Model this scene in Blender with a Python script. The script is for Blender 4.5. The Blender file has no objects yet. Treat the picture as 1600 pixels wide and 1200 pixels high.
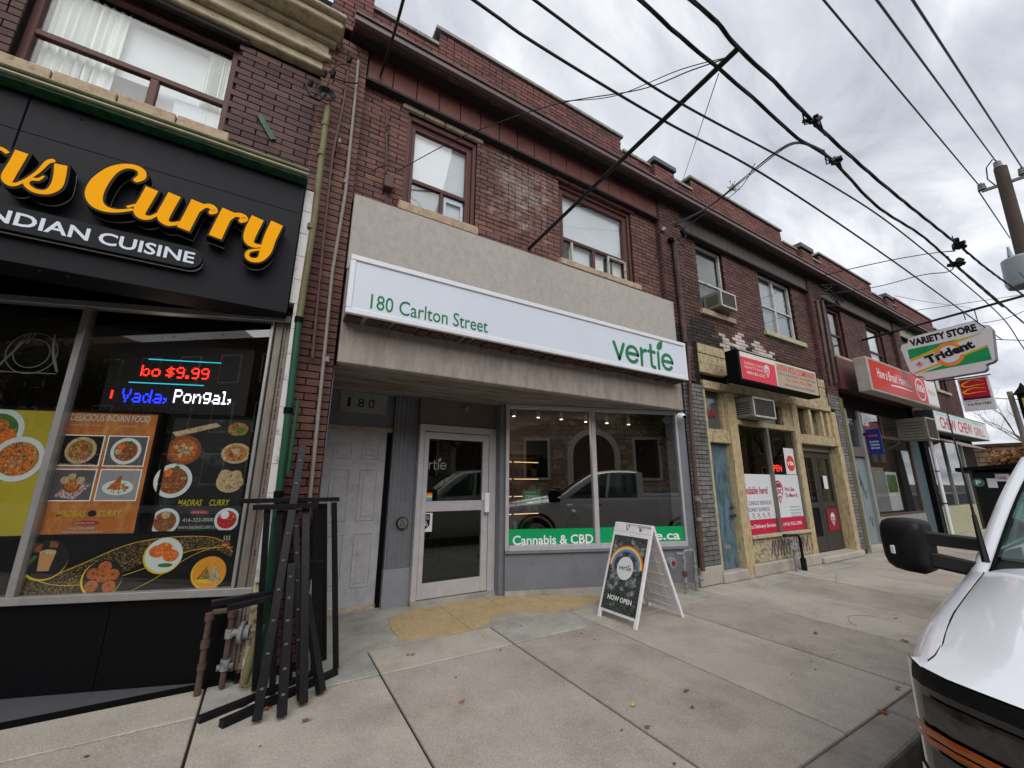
import bpy, bmesh, math, random
from mathutils import Vector, Matrix
rnd = random.Random(7)
S = bpy.context.scene
COL = S.collection
PI = math.pi
# ------------------------------------------------------------------ camera
CAM = Vector((0, 0, 1.5)); FPX = 625.5
R_ = ((0.85960309, -0.51092876, 0.00585904), (0.12368386, 0.1969367, -0.97258328), (0.49576691, 0.83676026, 0.23248104))
cd = bpy.data.cameras.new('camera'); cam = bpy.data.objects.new('camera', cd); COL.objects.link(cam)
cd.sensor_width = 36; cd.lens = FPX / 1600 * 36; cd.clip_start = .05; cd.clip_end = 3000
rx, ry, rz = [Vector(r) for r in R_]
cam.matrix_world = Matrix.Translation(CAM) @ Matrix((rx, -ry, -rz)).transposed().to_4x4()
S.camera = cam
# ------------------------------------------------------------------ sky, sun, exposure
W = bpy.data.worlds.new('World'); S.world = W; W.use_nodes = True
N = W.node_tree.nodes; L = W.node_tree.links; N.clear()
def nd(t, **k):
    n = N.new(t)
    for a, b in k.items(): setattr(n, a, b)
    return n
SUN_EL, SUN_AZ = math.radians(40), math.radians(200)   # behind the camera, high
sky = nd('ShaderNodeTexSky', sky_type='NISHITA', sun_disc=False, sun_elevation=SUN_EL, sun_rotation=SUN_AZ, altitude=100, dust_density=3)
hs = nd('ShaderNodeHueSaturation'); hs.inputs['Saturation'].default_value = .35; L.new(sky.outputs[0], hs.inputs['Color'])
bg1 = nd('ShaderNodeBackground'); bg1.inputs[1].default_value = .07; L.new(hs.outputs[0], bg1.inputs[0])
tc = nd('ShaderNodeTexCoord'); sp = nd('ShaderNodeSeparateXYZ'); L.new(tc.outputs['Generated'], sp.inputs[0])
mx = nd('ShaderNodeMath', operation='ADD'); mx.inputs[1].default_value = .22; L.new(sp.outputs[2], mx.inputs[0])
mm = nd('ShaderNodeMath', operation='MAXIMUM'); mm.inputs[1].default_value = .1; L.new(mx.outputs[0], mm.inputs[0])
dv = []
for i in (0, 1):
    d = nd('ShaderNodeMath', operation='DIVIDE'); L.new(sp.outputs[i], d.inputs[0]); L.new(mm.outputs[0], d.inputs[1]); dv.append(d)
cb = nd('ShaderNodeCombineXYZ'); L.new(dv[0].outputs[0], cb.inputs[0]); L.new(dv[1].outputs[0], cb.inputs[1])
mp = nd('ShaderNodeMapping'); mp.inputs['Rotation'].default_value = (0, 0, .5); mp.inputs['Scale'].default_value = (1.0, 1.9, 1); L.new(cb.outputs[0], mp.inputs[0])
nz = nd('ShaderNodeTexNoise'); nz.inputs['Scale'].default_value = 1.7; nz.inputs['Detail'].default_value = 7; nz.inputs['Roughness'].default_value = .58; nz.inputs['Distortion'].default_value = .6
L.new(mp.outputs[0], nz.inputs['Vector'])
cr = nd('ShaderNodeValToRGB'); e = cr.color_ramp.elements
e[0].position = .33; e[0].color = (.40, .425, .49, 1); e[1].position = .66; e[1].color = (.95, .96, .98, 1)
m_ = e.new(.5); m_.color = (.61, .635, .69, 1)
L.new(nz.outputs['Fac'], cr.inputs[0])
bg2 = nd('ShaderNodeBackground'); bg2.inputs[1].default_value = .84; L.new(cr.outputs[0], bg2.inputs[0])
ms = nd('ShaderNodeMixShader'); ms.inputs[0].default_value = .88; L.new(bg1.outputs[0], ms.inputs[1]); L.new(bg2.outputs[0], ms.inputs[2])
wo = nd('ShaderNodeOutputWorld'); L.new(ms.outputs[0], wo.inputs[0])
sd = bpy.data.lights.new('sun', 'SUN'); sd.energy = 1.5; sd.angle = math.radians(60); sd.color = (1, .97, .92)
so = bpy.data.objects.new('sun', sd); COL.objects.link(so)
sdir = Vector((math.sin(SUN_AZ) * math.cos(SUN_EL), math.cos(SUN_AZ) * math.cos(SUN_EL), math.sin(SUN_EL)))
so.rotation_euler = sdir.to_track_quat('Z', 'Y').to_euler()
S.view_settings.view_transform = 'Standard'; S.view_settings.look = 'None'; S.view_settings.exposure = 0.67; S.view_settings.gamma = 1
S.view_settings.use_curve_mapping = False
S.cycles.max_bounces = 7; S.cycles.transparent_max_bounces = 16
# ------------------------------------------------------------------ helpers
def at(u, v, x=None, y=None, z=None):
    c = Vector(((u - 800) / FPX, (v - 600) / FPX, 1))
    d = rx * c.x + ry * c.y + rz * c.z
    if x is not None: t = (x - CAM.x) / d.x
    elif y is not None: t = (y - CAM.y) / d.y
    else: t = (z - CAM.z) / d.z
    return CAM + d * t
def raydir(u, v):
    c = Vector(((u - 800) / FPX, (v - 600) / FPX, 1)); return rx * c.x + ry * c.y + rz * c.z
def lin(h):
    h = h.lstrip('#'); o = []
    for i in (0, 2, 4):
        c = int(h[i:i + 2], 16) / 255
        o.append(c / 12.92 if c <= .04045 else ((c + .055) / 1.055) ** 2.4)
    return (*o, 1)
MATS = {}
def mat(name, col, rough=.6, metal=0, var=.18, sc=3., bump=0., bs=40., soft=.12, grain=0, emit=0, dark=None, amt=.5, spec=.28, stretch=(1, 1, 1), coat=0, flake=None):
    """base colour varied by two noises; 'dark' = a second colour blotched in by amt"""
    m = bpy.data.materials.new(name); m.use_nodes = True; MATS[name] = m
    nt = m.node_tree; n = nt.nodes; l = nt.links; b = n['Principled BSDF']
    c = lin(col) if isinstance(col, str) else (*col, 1)
    b.inputs['Roughness'].default_value = rough; b.inputs['Metallic'].default_value = metal; b.inputs['Specular IOR Level'].default_value = spec
    if coat: b.inputs['Coat Weight'].default_value = coat; b.inputs['Coat Roughness'].default_value = .04
    geo = n.new('ShaderNodeNewGeometry'); mp = n.new('ShaderNodeMapping'); mp.inputs['Scale'].default_value = stretch
    l.new(geo.outputs['Position'], mp.inputs[0])
    n1 = n.new('ShaderNodeTexNoise'); n1.inputs['Scale'].default_value = sc; n1.inputs['Detail'].default_value = 6; n1.inputs['Roughness'].default_value = .65
    l.new(mp.outputs[0], n1.inputs['Vector'])
    mr = n.new('ShaderNodeMapRange'); mr.inputs['From Min'].default_value = .3; mr.inputs['From Max'].default_value = .7
    mr.inputs['To Min'].default_value = 1 - var; mr.inputs['To Max'].default_value = 1 + var * .7
    l.new(n1.outputs['Fac'], mr.inputs['Value'])
    base = n.new('ShaderNodeRGB'); base.outputs[0].default_value = c; src = base.outputs[0]
    if dark:
        n2 = n.new('ShaderNodeTexNoise'); n2.inputs['Scale'].default_value = sc * 1.7; n2.inputs['Detail'].default_value = 8; n2.inputs['Roughness'].default_value = .7
        mp2 = n.new('ShaderNodeMapping'); mp2.inputs['Location'].default_value = (7, 3, 5); mp2.inputs['Scale'].default_value = stretch
        l.new(geo.outputs['Position'], mp2.inputs[0]); l.new(mp2.outputs[0], n2.inputs['Vector'])
        r2 = n.new('ShaderNodeMapRange'); r2.inputs['From Min'].default_value = .62 - amt * .3; r2.inputs['From Max'].default_value = .62 - amt * .3 + soft
        l.new(n2.outputs['Fac'], r2.inputs['Value'])
        mxx = n.new('ShaderNodeMix'); mxx.data_type = 'RGBA'; mxx.inputs['B'].default_value = lin(dark)
        l.new(r2.outputs[0], mxx.inputs['Factor']); l.new(src, mxx.inputs['A']); src = mxx.outputs['Result']
    if flake:
        n3 = n.new('ShaderNodeTexVoronoi'); n3.inputs['Scale'].default_value = flake[0]; l.new(geo.outputs['Position'], n3.inputs['Vector'])
        sx = n.new('ShaderNodeSeparateColor'); l.new(n3.outputs['Color'], sx.inputs[0])
        r3 = n.new('ShaderNodeMapRange'); r3.inputs['From Min'].default_value = flake[2]; r3.inputs['From Max'].default_value = flake[2] + .05
        l.new(sx.outputs[0], r3.inputs['Value'])
        m3 = n.new('ShaderNodeMix'); m3.data_type = 'RGBA'; m3.inputs['B'].default_value = lin(flake[1])
        l.new(r3.outputs[0], m3.inputs['Factor']); l.new(src, m3.inputs['A']); src = m3.outputs['Result']
    if grain:
        n5 = n.new('ShaderNodeTexNoise'); n5.inputs['Scale'].default_value = 70; n5.inputs['Detail'].default_value = 4; n5.inputs['Roughness'].default_value = .8; l.new(geo.outputs['Position'], n5.inputs['Vector'])
        r5 = n.new('ShaderNodeMapRange'); r5.inputs['From Min'].default_value = .3; r5.inputs['From Max'].default_value = .7; r5.inputs['To Min'].default_value = 1 - grain; r5.inputs['To Max'].default_value = 1 + grain; l.new(n5.outputs['Fac'], r5.inputs['Value'])
        m5 = n.new('ShaderNodeMath'); m5.operation = 'MULTIPLY'; l.new(mr.outputs[0], m5.inputs[0]); l.new(r5.outputs[0], m5.inputs[1]); mr = m5
    vm = n.new('ShaderNodeVectorMath'); vm.operation = 'SCALE'; l.new(src, vm.inputs[0]); l.new(mr.outputs[0], vm.inputs['Scale'])
    l.new(vm.outputs[0], b.inputs['Base Color'])
    if bump:
        n4 = n.new('ShaderNodeTexNoise'); n4.inputs['Scale'].default_value = bs; n4.inputs['Detail'].default_value = 5; l.new(mp.outputs[0], n4.inputs['Vector'])
        bp = n.new('ShaderNodeBump'); bp.inputs['Strength'].default_value = bump; bp.inputs['Distance'].default_value = .01
        l.new(n4.outputs['Fac'], bp.inputs['Height']); l.new(bp.outputs[0], b.inputs['Normal'])
    if emit:
        b.inputs['Emission Color'].default_value = c; b.inputs['Emission Strength'].default_value = emit
    return m
def glass(name, tint, refl=1.0, rough=.0):
    m = bpy.data.materials.new(name); m.use_nodes = True; MATS[name] = m
    n = m.node_tree.nodes; l = m.node_tree.links; n.clear()
    fr = n.new('ShaderNodeLayerWeight'); fr.inputs['Blend'].default_value = .5
    pw = n.new('ShaderNodeMath'); pw.operation = 'POWER'; pw.inputs[1].default_value = 4.5; l.new(fr.outputs['Facing'], pw.inputs[0])
    mu = n.new('ShaderNodeMath'); mu.operation = 'MULTIPLY_ADD'; mu.inputs[1].default_value = .9; mu.inputs[2].default_value = .045 * refl; mu.use_clamp = True; l.new(pw.outputs[0], mu.inputs[0])
    t = n.new('ShaderNodeBsdfTransparent'); t.inputs[0].default_value = (*tint, 1)
    g = n.new('ShaderNodeBsdfGlossy'); g.inputs['Roughness'].default_value = rough
    mi = n.new('ShaderNodeMixShader'); l.new(mu.outputs[0], mi.inputs[0]); l.new(t.outputs[0], mi.inputs[1]); l.new(g.outputs[0], mi.inputs[2])
    o = n.new('ShaderNodeOutputMaterial'); l.new(mi.outputs[0], o.inputs[0])
    return m
def brickmat(name, stops, patch=None, rough=.8):
    """colour from the mesh attribute 'tone' (one value per brick); patch = lime bloom stains around a place on the wall"""
    m = bpy.data.materials.new(name); m.use_nodes = True; MATS[name] = m
    n = m.node_tree.nodes; l = m.node_tree.links; b = n['Principled BSDF']; b.inputs['Roughness'].default_value = rough
    a = n.new('ShaderNodeAttribute'); a.attribute_name = 'tone'
    r = n.new('ShaderNodeValToRGB'); el = r.color_ramp.elements
    while len(el) < len(stops): el.new(.5)
    for i, s in enumerate(stops): el[i].position = i / (len(stops) - 1); el[i].color = lin(s)
    l.new(a.outputs['Fac'], r.inputs[0])
    geo = n.new('ShaderNodeNewGeometry')
    nz = n.new('ShaderNodeTexNoise'); nz.inputs['Scale'].default_value = 35; nz.inputs['Detail'].default_value = 5; nz.inputs['Roughness'].default_value = .7; l.new(geo.outputs['Position'], nz.inputs['Vector'])
    nb = n.new('ShaderNodeTexNoise'); nb.inputs['Scale'].default_value = .9; nb.inputs['Detail'].default_value = 4; l.new(geo.outputs['Position'], nb.inputs['Vector'])
    m1 = n.new('ShaderNodeMapRange'); m1.inputs['From Min'].default_value = .3; m1.inputs['From Max'].default_value = .7; m1.inputs['To Min'].default_value = .74; m1.inputs['To Max'].default_value = 1.22; l.new(nz.outputs['Fac'], m1.inputs['Value'])
    m2 = n.new('ShaderNodeMapRange'); m2.inputs['From Min'].default_value = .3; m2.inputs['From Max'].default_value = .7; m2.inputs['To Min'].default_value = .72; m2.inputs['To Max'].default_value = 1.2; l.new(nb.outputs['Fac'], m2.inputs['Value'])
    mu = n.new('ShaderNodeMath'); mu.operation = 'MULTIPLY'; l.new(m1.outputs[0], mu.inputs[0]); l.new(m2.outputs[0], mu.inputs[1])
    src = r.outputs[0]
    if patch:
        ds = n.new('ShaderNodeVectorMath'); ds.operation = 'DISTANCE'; ds.inputs[1].default_value = patch[:3]; l.new(geo.outputs['Position'], ds.inputs[0])
        nn = n.new('ShaderNodeTexNoise'); nn.inputs['Scale'].default_value = 5; nn.inputs['Detail'].default_value = 8; nn.inputs['Roughness'].default_value = .75; l.new(geo.outputs['Position'], nn.inputs['Vector'])
        m5 = n.new('ShaderNodeMapRange'); m5.inputs['From Min'].default_value = 0; m5.inputs['From Max'].default_value = patch[3]; m5.inputs['To Min'].default_value = .36; m5.inputs['To Max'].default_value = .75; l.new(ds.outputs['Value'], m5.inputs['Value'])
        sb = n.new('ShaderNodeMath'); sb.operation = 'SUBTRACT'; l.new(nn.outputs['Fac'], sb.inputs[0]); l.new(m5.outputs[0], sb.inputs[1])
        m6 = n.new('ShaderNodeMapRange'); m6.inputs['From Max'].default_value = .22; m6.inputs['To Max'].default_value = .8; l.new(sb.outputs[0], m6.inputs['Value'])
        mi = n.new('ShaderNodeMix'); mi.data_type = 'RGBA'; mi.inputs['B'].default_value = lin('#a39a94'); l.new(m6.outputs[0], mi.inputs['Factor']); l.new(src, mi.inputs['A']); src = mi.outputs['Result']
    v = n.new('ShaderNodeVectorMath'); v.operation = 'SCALE'; l.new(src, v.inputs[0]); l.new(mu.outputs[0], v.inputs['Scale']); l.new(v.outputs[0], b.inputs['Base Color'])
    bp = n.new('ShaderNodeBump'); bp.inputs['Strength'].default_value = .5; bp.inputs['Distance'].default_value = .006; l.new(nz.outputs['Fac'], bp.inputs['Height']); l.new(bp.outputs[0], b.inputs['Normal'])
    return m
class Fr:
    """a plane in the place: o origin, x along, up, n outward (towards the viewer)"""
    def __init__(s, o, x, up=(0, 0, 1)):
        s.o = Vector(o); s.x = Vector(x).normalized(); s.u = Vector(up).normalized(); s.n = s.x.cross(s.u).normalized()
    def P(s, a, b, n=0): return s.o + s.x * a + s.u * b + s.n * n
    def px(s, u, v, n=0):
        d = raydir(u, v); o = s.o + s.n * n; t = (o - CAM).dot(s.n) / d.dot(s.n); p = CAM + d * t - o
        return p.dot(s.x), p.dot(s.u)
    def M(s, a, b, n=0):
        m = Matrix((s.x, s.u, s.n)).transposed().to_4x4(); m.translation = s.P(a, b, n); return m
WORLD = Fr((0, 0, 0), (1, 0, 0))
FA = Fr((0, 4, 0), (1, 0, 0))
class MB:
    def __init__(s): s.v = []; s.f = []; s.m = []; s.t = []
    def face(s, ps, m=0, t=0.):
        k = len(s.v); s.v += [tuple(p) for p in ps]; s.f.append(tuple(range(k, k + len(ps)))); s.m.append(m); s.t.append(t)
    def hexa(s, p, m=0, t=0.):
        k = len(s.v); s.v += [tuple(q) for q in p]
        for f in ((0, 3, 2, 1), (4, 5, 6, 7), (0, 1, 5, 4), (1, 2, 6, 5), (2, 3, 7, 6), (3, 0, 4, 7)):
            s.f.append(tuple(k + i for i in f)); s.m.append(m); s.t.append(t)
        return s
    def box(s, x0, x1, y0, y1, z0, z1, m=0, t=0.):
        return s.hexa([(x0, y0, z0), (x1, y0, z0), (x1, y1, z0), (x0, y1, z0), (x0, y0, z1), (x1, y0, z1), (x1, y1, z1), (x0, y1, z1)], m, t)
    def fb(s, F, a0, a1, b0, b1, n0, n1, m=0, t=0.):
        return s.hexa([F.P(a0, b0, n1), F.P(a1, b0, n1), F.P(a1, b0, n0), F.P(a0, b0, n0), F.P(a0, b1, n1), F.P(a1, b1, n1), F.P(a1, b1, n0), F.P(a0, b1, n0)], m, t)
    def bar(s, p, q, w, h=None, up=(0, 0, 1), m=0):
        p = Vector(p); q = Vector(q); h = h or w; d = (q - p).normalized(); u = Vector(up)
        if abs(d.dot(u)) > .95: u = Vector((0, 1, 0))
        a = d.cross(u).normalized() * w / 2; b = d.cross(a).normalized() * h / 2
        return s.hexa([p - a - b, p + a - b, p + a + b, p - a + b, q - a - b, q + a - b, q + a + b, q - a + b], m)
    def prism(s, F, pts, n0, n1, m=0, ms=None):
        """2D outline (counter-clockwise seen from outside) extruded from n0 (back) to n1 (front)"""
        k = len(s.v); c = len(pts)
        s.v += [tuple(F.P(a, b, n1)) for a, b in pts] + [tuple(F.P(a, b, n0)) for a, b in pts]
        s.f.append(tuple(range(k, k + c))); s.m.append(m); s.t.append(0)
        s.f.append(tuple(range(k + 2 * c - 1, k + c - 1, -1))); s.m.append(m if ms is None else ms); s.t.append(0)
        for i in range(c):
            j = (i + 1) % c; s.f.append((k + i, k + c + i, k + c + j, k + j)); s.m.append(m if ms is None else ms); s.t.append(0)
        return s
    def tube(s, pts, r, n=8, m=0, cap=True):
        pts = [Vector(p) for p in pts]; k0 = len(s.v); prev = None; c = len(pts)
        for i, p in enumerate(pts):
            d = (pts[min(i + 1, c - 1)] - pts[max(i - 1, 0)]).normalized()
            if prev is None:
                a = d.orthogonal().normalized()
            else:
                a = prev - d * prev.dot(d); a.normalize()
            prev = a; b = d.cross(a); rr = r[i] if isinstance(r, (list, tuple)) else r
            for j in range(n):
                w = 2 * PI * j / n; s.v.append(tuple(p + (a * math.cos(w) + b * math.sin(w)) * rr))
        for i in range(c - 1):
            for j in range(n):
                j2 = (j + 1) % n; s.f.append((k0 + i * n + j, k0 + i * n + j2, k0 + (i + 1) * n + j2, k0 + (i + 1) * n + j)); s.m.append(m); s.t.append(0)
        if cap:
            s.f.append(tuple(k0 + j for j in range(n - 1, -1, -1))); s.m.append(m); s.t.append(0)
            s.f.append(tuple(k0 + (c - 1) * n + j for j in range(n))); s.m.append(m); s.t.append(0)
        return s
    def cyl(s, p, q, r, n=16, m=0): return s.tube([p, q], r, n, m)
    def disc(s, F, a, b, ra, rb, n0, n1, k=28, m=0, ms=None):
        return s.prism(F, [(a + ra * math.cos(2 * PI * i / k), b + rb * math.sin(2 * PI * i / k)) for i in range(k)], n0, n1, m, ms)
    def ribbon(s, F, pts, n0, n1, grow=0, m=0, rnd_cap=True, smooth=True, flat0=False):
        """a brush stroke: pts = (a, b, width); becomes a band with depth from n0 to n1"""
        if smooth and len(pts) > 2:
            q = []
            for i in range(len(pts) - 1):
                p0 = pts[max(i - 1, 0)]; p1 = pts[i]; p2 = pts[i + 1]; p3 = pts[min(i + 2, len(pts) - 1)]
                for k in range(5):
                    t = k / 5
                    q.append(tuple(.5 * ((2 * p1[c]) + (-p0[c] + p2[c]) * t + (2 * p0[c] - 5 * p1[c] + 4 * p2[c] - p3[c]) * t * t + (-p0[c] + 3 * p1[c] - 3 * p2[c] + p3[c]) * t ** 3) for c in range(3)))
            q.append(pts[-1]); pts = q
        Lf = []; Rt = []; n = len(pts)
        for i, p in enumerate(pts):
            a = pts[max(i - 1, 0)]; b = pts[min(i + 1, n - 1)]; dx, dy = b[0] - a[0], b[1] - a[1]; dl = math.hypot(dx, dy) or 1; dx /= dl; dy /= dl
            w = p[2] / 2 + grow; e = 0
            if not rnd_cap or (flat0 and i == 0): e = -grow if i == 0 else (grow if i == n - 1 else 0)
            Lf.append((p[0] - dy * w + dx * e, p[1] + dx * w + dy * e)); Rt.append((p[0] + dy * w + dx * e, p[1] - dx * w + dy * e))
        for i in range(n - 1):
            s.prism(F, [Rt[i], Rt[i + 1], Lf[i + 1], Lf[i]], n0, n1 + i * 2e-5, m)
        if rnd_cap:
            for p in ((pts[-1],) if flat0 else (pts[0], pts[-1])): s.disc(F, p[0], p[1], p[2] / 2 + grow, p[2] / 2 + grow, n0, n1 + 1.5e-3 * .1, 14, m)
        return s
    def build(s, name, mats, parent=None, label=None, smooth=False, bevel=0, kind=None, cat=None, group=None, seg=1, weld=False):
        me = bpy.data.meshes.new(name); me.from_pydata(s.v, [], s.f)
        if not isinstance(mats, (list, tuple)): mats = [mats]
        for q in mats: me.materials.append(MATS[q] if isinstance(q, str) else q)
        if len(mats) > 1: me.polygons.foreach_set('material_index', s.m)
        if any(s.t):
            at_ = me.attributes.new('tone', 'FLOAT', 'FACE'); at_.data.foreach_set('value', s.t)
        if weld:
            bm = bmesh.new(); bm.from_mesh(me); bmesh.ops.remove_doubles(bm, verts=bm.verts, dist=1e-4); bmesh.ops.recalc_face_normals(bm, faces=bm.faces); bm.to_mesh(me); bm.free()
        if smooth:
            me.polygons.foreach_set('use_smooth', [True] * len(me.polygons))
            try: me.set_sharp_from_angle(angle=math.radians(38))
            except Exception: pass
        me.update()
        o = bpy.data.objects.new(name, me); COL.objects.link(o)
        adopt(o, parent); tag(o, label, cat, group, kind)
        if bevel:
            b = o.modifiers.new('bevel', 'BEVEL'); b.width = bevel; b.segments = seg; b.limit_method = 'ANGLE'; b.angle_limit = math.radians(40)
        return o
def adopt(o, parent):
    if parent is not None:
        o.parent = parent; w = Vector(parent.location); q = parent.parent
        o.matrix_parent_inverse = Matrix.Translation(-w) if parent.type == 'EMPTY' else Matrix.Identity(4)
def tag(o, label=None, cat=None, group=None, kind=None):
    for k, v in (('label', label), ('category', cat), ('group', group), ('kind', kind)):
        if v: o[k] = v
    return o
def thing(name, loc, label, cat, group=None):
    o = bpy.data.objects.new(name, None); COL.objects.link(o); o.location = loc; o.empty_display_size = .2
    bpy.context.view_layer.update() if False else None
    return tag(o, label, cat, group)
_tc = {}
def text(F, a, b, n, s, w, h, m, name='lettering', parent=None, ext=.001, bold=0, shear=0, label=None, add=True, spacing=1.0):
    c = bpy.data.curves.new(name, 'FONT'); c.body = s; c.size = 1; c.offset = bold; c.shear = shear; c.extrude = 0; c.resolution_u = 3; c.space_character = spacing
    t = bpy.data.objects.new('t', c); me = bpy.data.meshes.new_from_object(t); bpy.data.objects.remove(t)
    if not len(me.vertices): return None
    xs = [v.co.x for v in me.vertices]; ys = [v.co.y for v in me.vertices]
    x0, x1, y0, y1 = min(xs), max(xs), min(ys), max(ys)
    if w is None: w = (x1 - x0) * h / (y1 - y0)
    if h is None: h = (y1 - y0) * w / (x1 - x0)
    k = ext
    M = F.M(a, b, n)
    bm = bmesh.new(); bm.from_mesh(me)
    for v in bm.verts: v.co = Vector(((v.co.x - x0) / (x1 - x0) * w, (v.co.y - y0) / (y1 - y0) * h, 0))
    if k > .0015:
        r = bmesh.ops.extrude_face_region(bm, geom=bm.faces[:])
        for v in r['geom']:
            if isinstance(v, bmesh.types.BMVert): v.co.z += k
    else:
        for v in bm.verts: v.co.z = k
    for v in bm.verts: v.co = M @ v.co
    bmesh.ops.recalc_face_normals(bm, faces=bm.faces)
    bm.to_mesh(me); bm.free(); me.materials.clear(); me.materials.append(MATS[m]); me.name = name
    o = bpy.data.objects.new(name, me); COL.objects.link(o); adopt(o, parent); tag(o, label)
    return o
def natw(s, h, bold=0):
    c = bpy.data.curves.new('t', 'FONT'); c.body = s; c.offset = bold; t = bpy.data.objects.new('t', c); me = bpy.data.meshes.new_from_object(t); bpy.data.objects.remove(t)
    xs = [v.co.x for v in me.vertices]; ys = [v.co.y for v in me.vertices]; return (max(xs) - min(xs)) * h / (max(ys) - min(ys))
def tpx(F, n, s, p0, p1, m, h=None, **k):
    """text whose lower-left and lower-right corners were measured on the plane F"""
    a0, b0 = F.px(*p0, n); a1, b1 = F.px(*p1, n)
    if h is not None and h < 0: h = None
    return text(F, a0, (b0 + b1) / 2, n, s, a1 - a0, h, m, **k)
def one(name, m, parent=None, f=None, **k):
    b = MB(); f(b); return b.build(name, m, parent, **k)
def fbox(name, m, parent, F, a0, a1, b0, b1, n0, n1, **k):
    return MB().fb(F, a0, a1, b0, b1, n0, n1).build(name, m, parent, **k)
def wallgrid(b, x0, x1, y0, y1, z0, z1, holes, m=0):
    """a wall with rectangular openings, as butted boxes"""
    xs = sorted({x0, x1, *[h[0] for h in holes], *[h[1] for h in holes]}); xs = [x for x in xs if x0 <= x <= x1]
    for i in range(len(xs) - 1):
        a, c = xs[i], xs[i + 1]; mid = (a + c) / 2; cut = sorted([(h[2], h[3]) for h in holes if h[0] <= mid <= h[1]]); z = z0
        for h0, h1 in cut:
            if h0 > z: b.box(a, c, y0, y1, z, h0, m)
            z = max(z, h1)
        if z < z1: b.box(a, c, y0, y1, z, z1, m)
BV = {}
def brickmesh(L_, H_, D_, mt, k, nt=10):
    key = (L_, mt, k)
    if key not in BV:
        t = (k + .5) / nt; b = MB(); q = random.Random(k * 7 + mt * 3 + int(L_ * 100)); j = lambda: q.uniform(-.0025, .0025)
        p = [(j(), -D_ + j(), j()), (L_ + j(), -D_ + j(), j()), (L_, 0, 0), (0, 0, 0), (j(), -D_ + j(), H_ + j()), (L_ + j(), -D_ + j(), H_ + j()), (L_, 0, H_), (0, 0, H_)]
        b.hexa(p, 0, t); BV[key] = b
    return BV[key]
def bricks(parent, regs, mats, pick, ch=.068, bl=.205, jt=.011, D=.02, limit=300, seed=1, near=None, name='brick', returns=()):
    """regs = (x0,x1,z0,z1,y,holes). Nearest whole bricks become parts of their own, the rest one joined part."""
    q = random.Random(seed); allb = []
    for (x0, x1, z0, z1, y, holes) in regs:
        r = 0; z = z0; pj = []
        while z + ch * .6 <= z1:
            zz = min(ch - jt, z1 - z); x = x0; first = True; nj = []
            while x < x1 - .02:
                hd = (bl - jt) / 2; l = bl if q.random() < .8 else hd
                if first and r % 2: l = hd
                if any(abs(x + l - j_) < .035 for j_ in pj): l = hd if l == bl else bl
                nj.append(x + l)
                first = False; e = min(x + l, x1); segs = [(x, e)]
                for h in holes:
                    if z + zz * .5 > h[2] and z + zz * .5 < h[3]:
                        ns = []
                        for a, c in segs:
                            if c <= h[0] or a >= h[1]: ns.append((a, c)); continue
                            if a < h[0]: ns.append((a, h[0]))
                            if c > h[1]: ns.append((h[1], c))
                        segs = ns
                for a, c in segs:
                    if c - a > .02: allb.append((a, c, z, zz, y, pick(q, (a + c) / 2, z)))
                x = e + jt
            z += ch; r += 1; pj = nj
    near = near or (0, 0)
    whole = [b for b in allb if min(abs(b[1] - b[0] - bl), abs(b[1] - b[0] - (bl - jt) / 2)) < .002 and abs(b[3] - (ch - jt)) < .002]
    whole.sort(key=lambda b: (b[0] - near[0]) ** 2 + (b[2] - near[1]) ** 2 - (b[1] - b[0]) * 2)
    sel = set(id(b) for b in whole[:limit]); cache = {}
    J = MB()
    for b in allb:
        a, c, z, zz, y, (mt, k) = b
        if id(b) in sel:
            l = round(c - a, 4); key = (l, mt, k)
            if key not in cache:
                o = brickmesh(l, ch - jt, D, mt, k).build(name, mats[mt], parent); cache[key] = o
                o.location = (a, y, z)
            else:
                o = cache[key].copy(); COL.objects.link(o); o.location = (a, y, z)
        else:
            d = q.uniform(-.002, .002); J.box(a, c, y - D + d, y, z, z + zz, mt, (k + .5) / 10)
    for (x0, z0, z1, y0, y1, mt) in returns:
        z = z0; r = 0
        while z + ch * .6 <= z1:
            zz = min(ch - jt, z1 - z); J.box(x0 - D * .6, x0 + .01, y0 - D * .5, y1 - .012, z, z + zz, mt, (q.randrange(10) + .5) / 10); z += ch; r += 1
    if J.v: J.build('brickwork', mats, parent, kind='stuff')
def window(parent, F, a0, a1, b0, b1, n, fm, bars, pm='pane_glass', fw=.05, fd=.06, blind=None, name='window', sill=None, label=None):
    """frame with bars = list of (a0,a1,b0,b1) in metres; panes fill the openings given by cells"""
    b = MB()
    b.fb(F, a0, a0 + fw, b0, b1, n - fd, n); b.fb(F, a1 - fw, a1, b0, b1, n - fd, n)
    b.fb(F, a0 + fw, a1 - fw, b0, b0 + fw, n - fd, n - .002); b.fb(F, a0 + fw, a1 - fw, b1 - fw, b1, n - fd, n - .002)
    for k, (c0, c1, d0, d1) in enumerate(bars): b.fb(F, c0, c1, d0, d1, n - fd, n - .004 - .0015 * k)
    w = b.build(name, fm, parent, bevel=.004, label=label)
    MB().fb(F, a0 + fw, a1 - fw, b0 + fw, b1 - fw, n - fd * .6, n - fd * .5).build('pane', pm, w)
    if blind:
        MB().fb(F, a0 + .01, a1 - .01, b0 + .01, b1, n - fd - .05, n - fd - .03).build('blind', blind, w)
    return w
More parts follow.
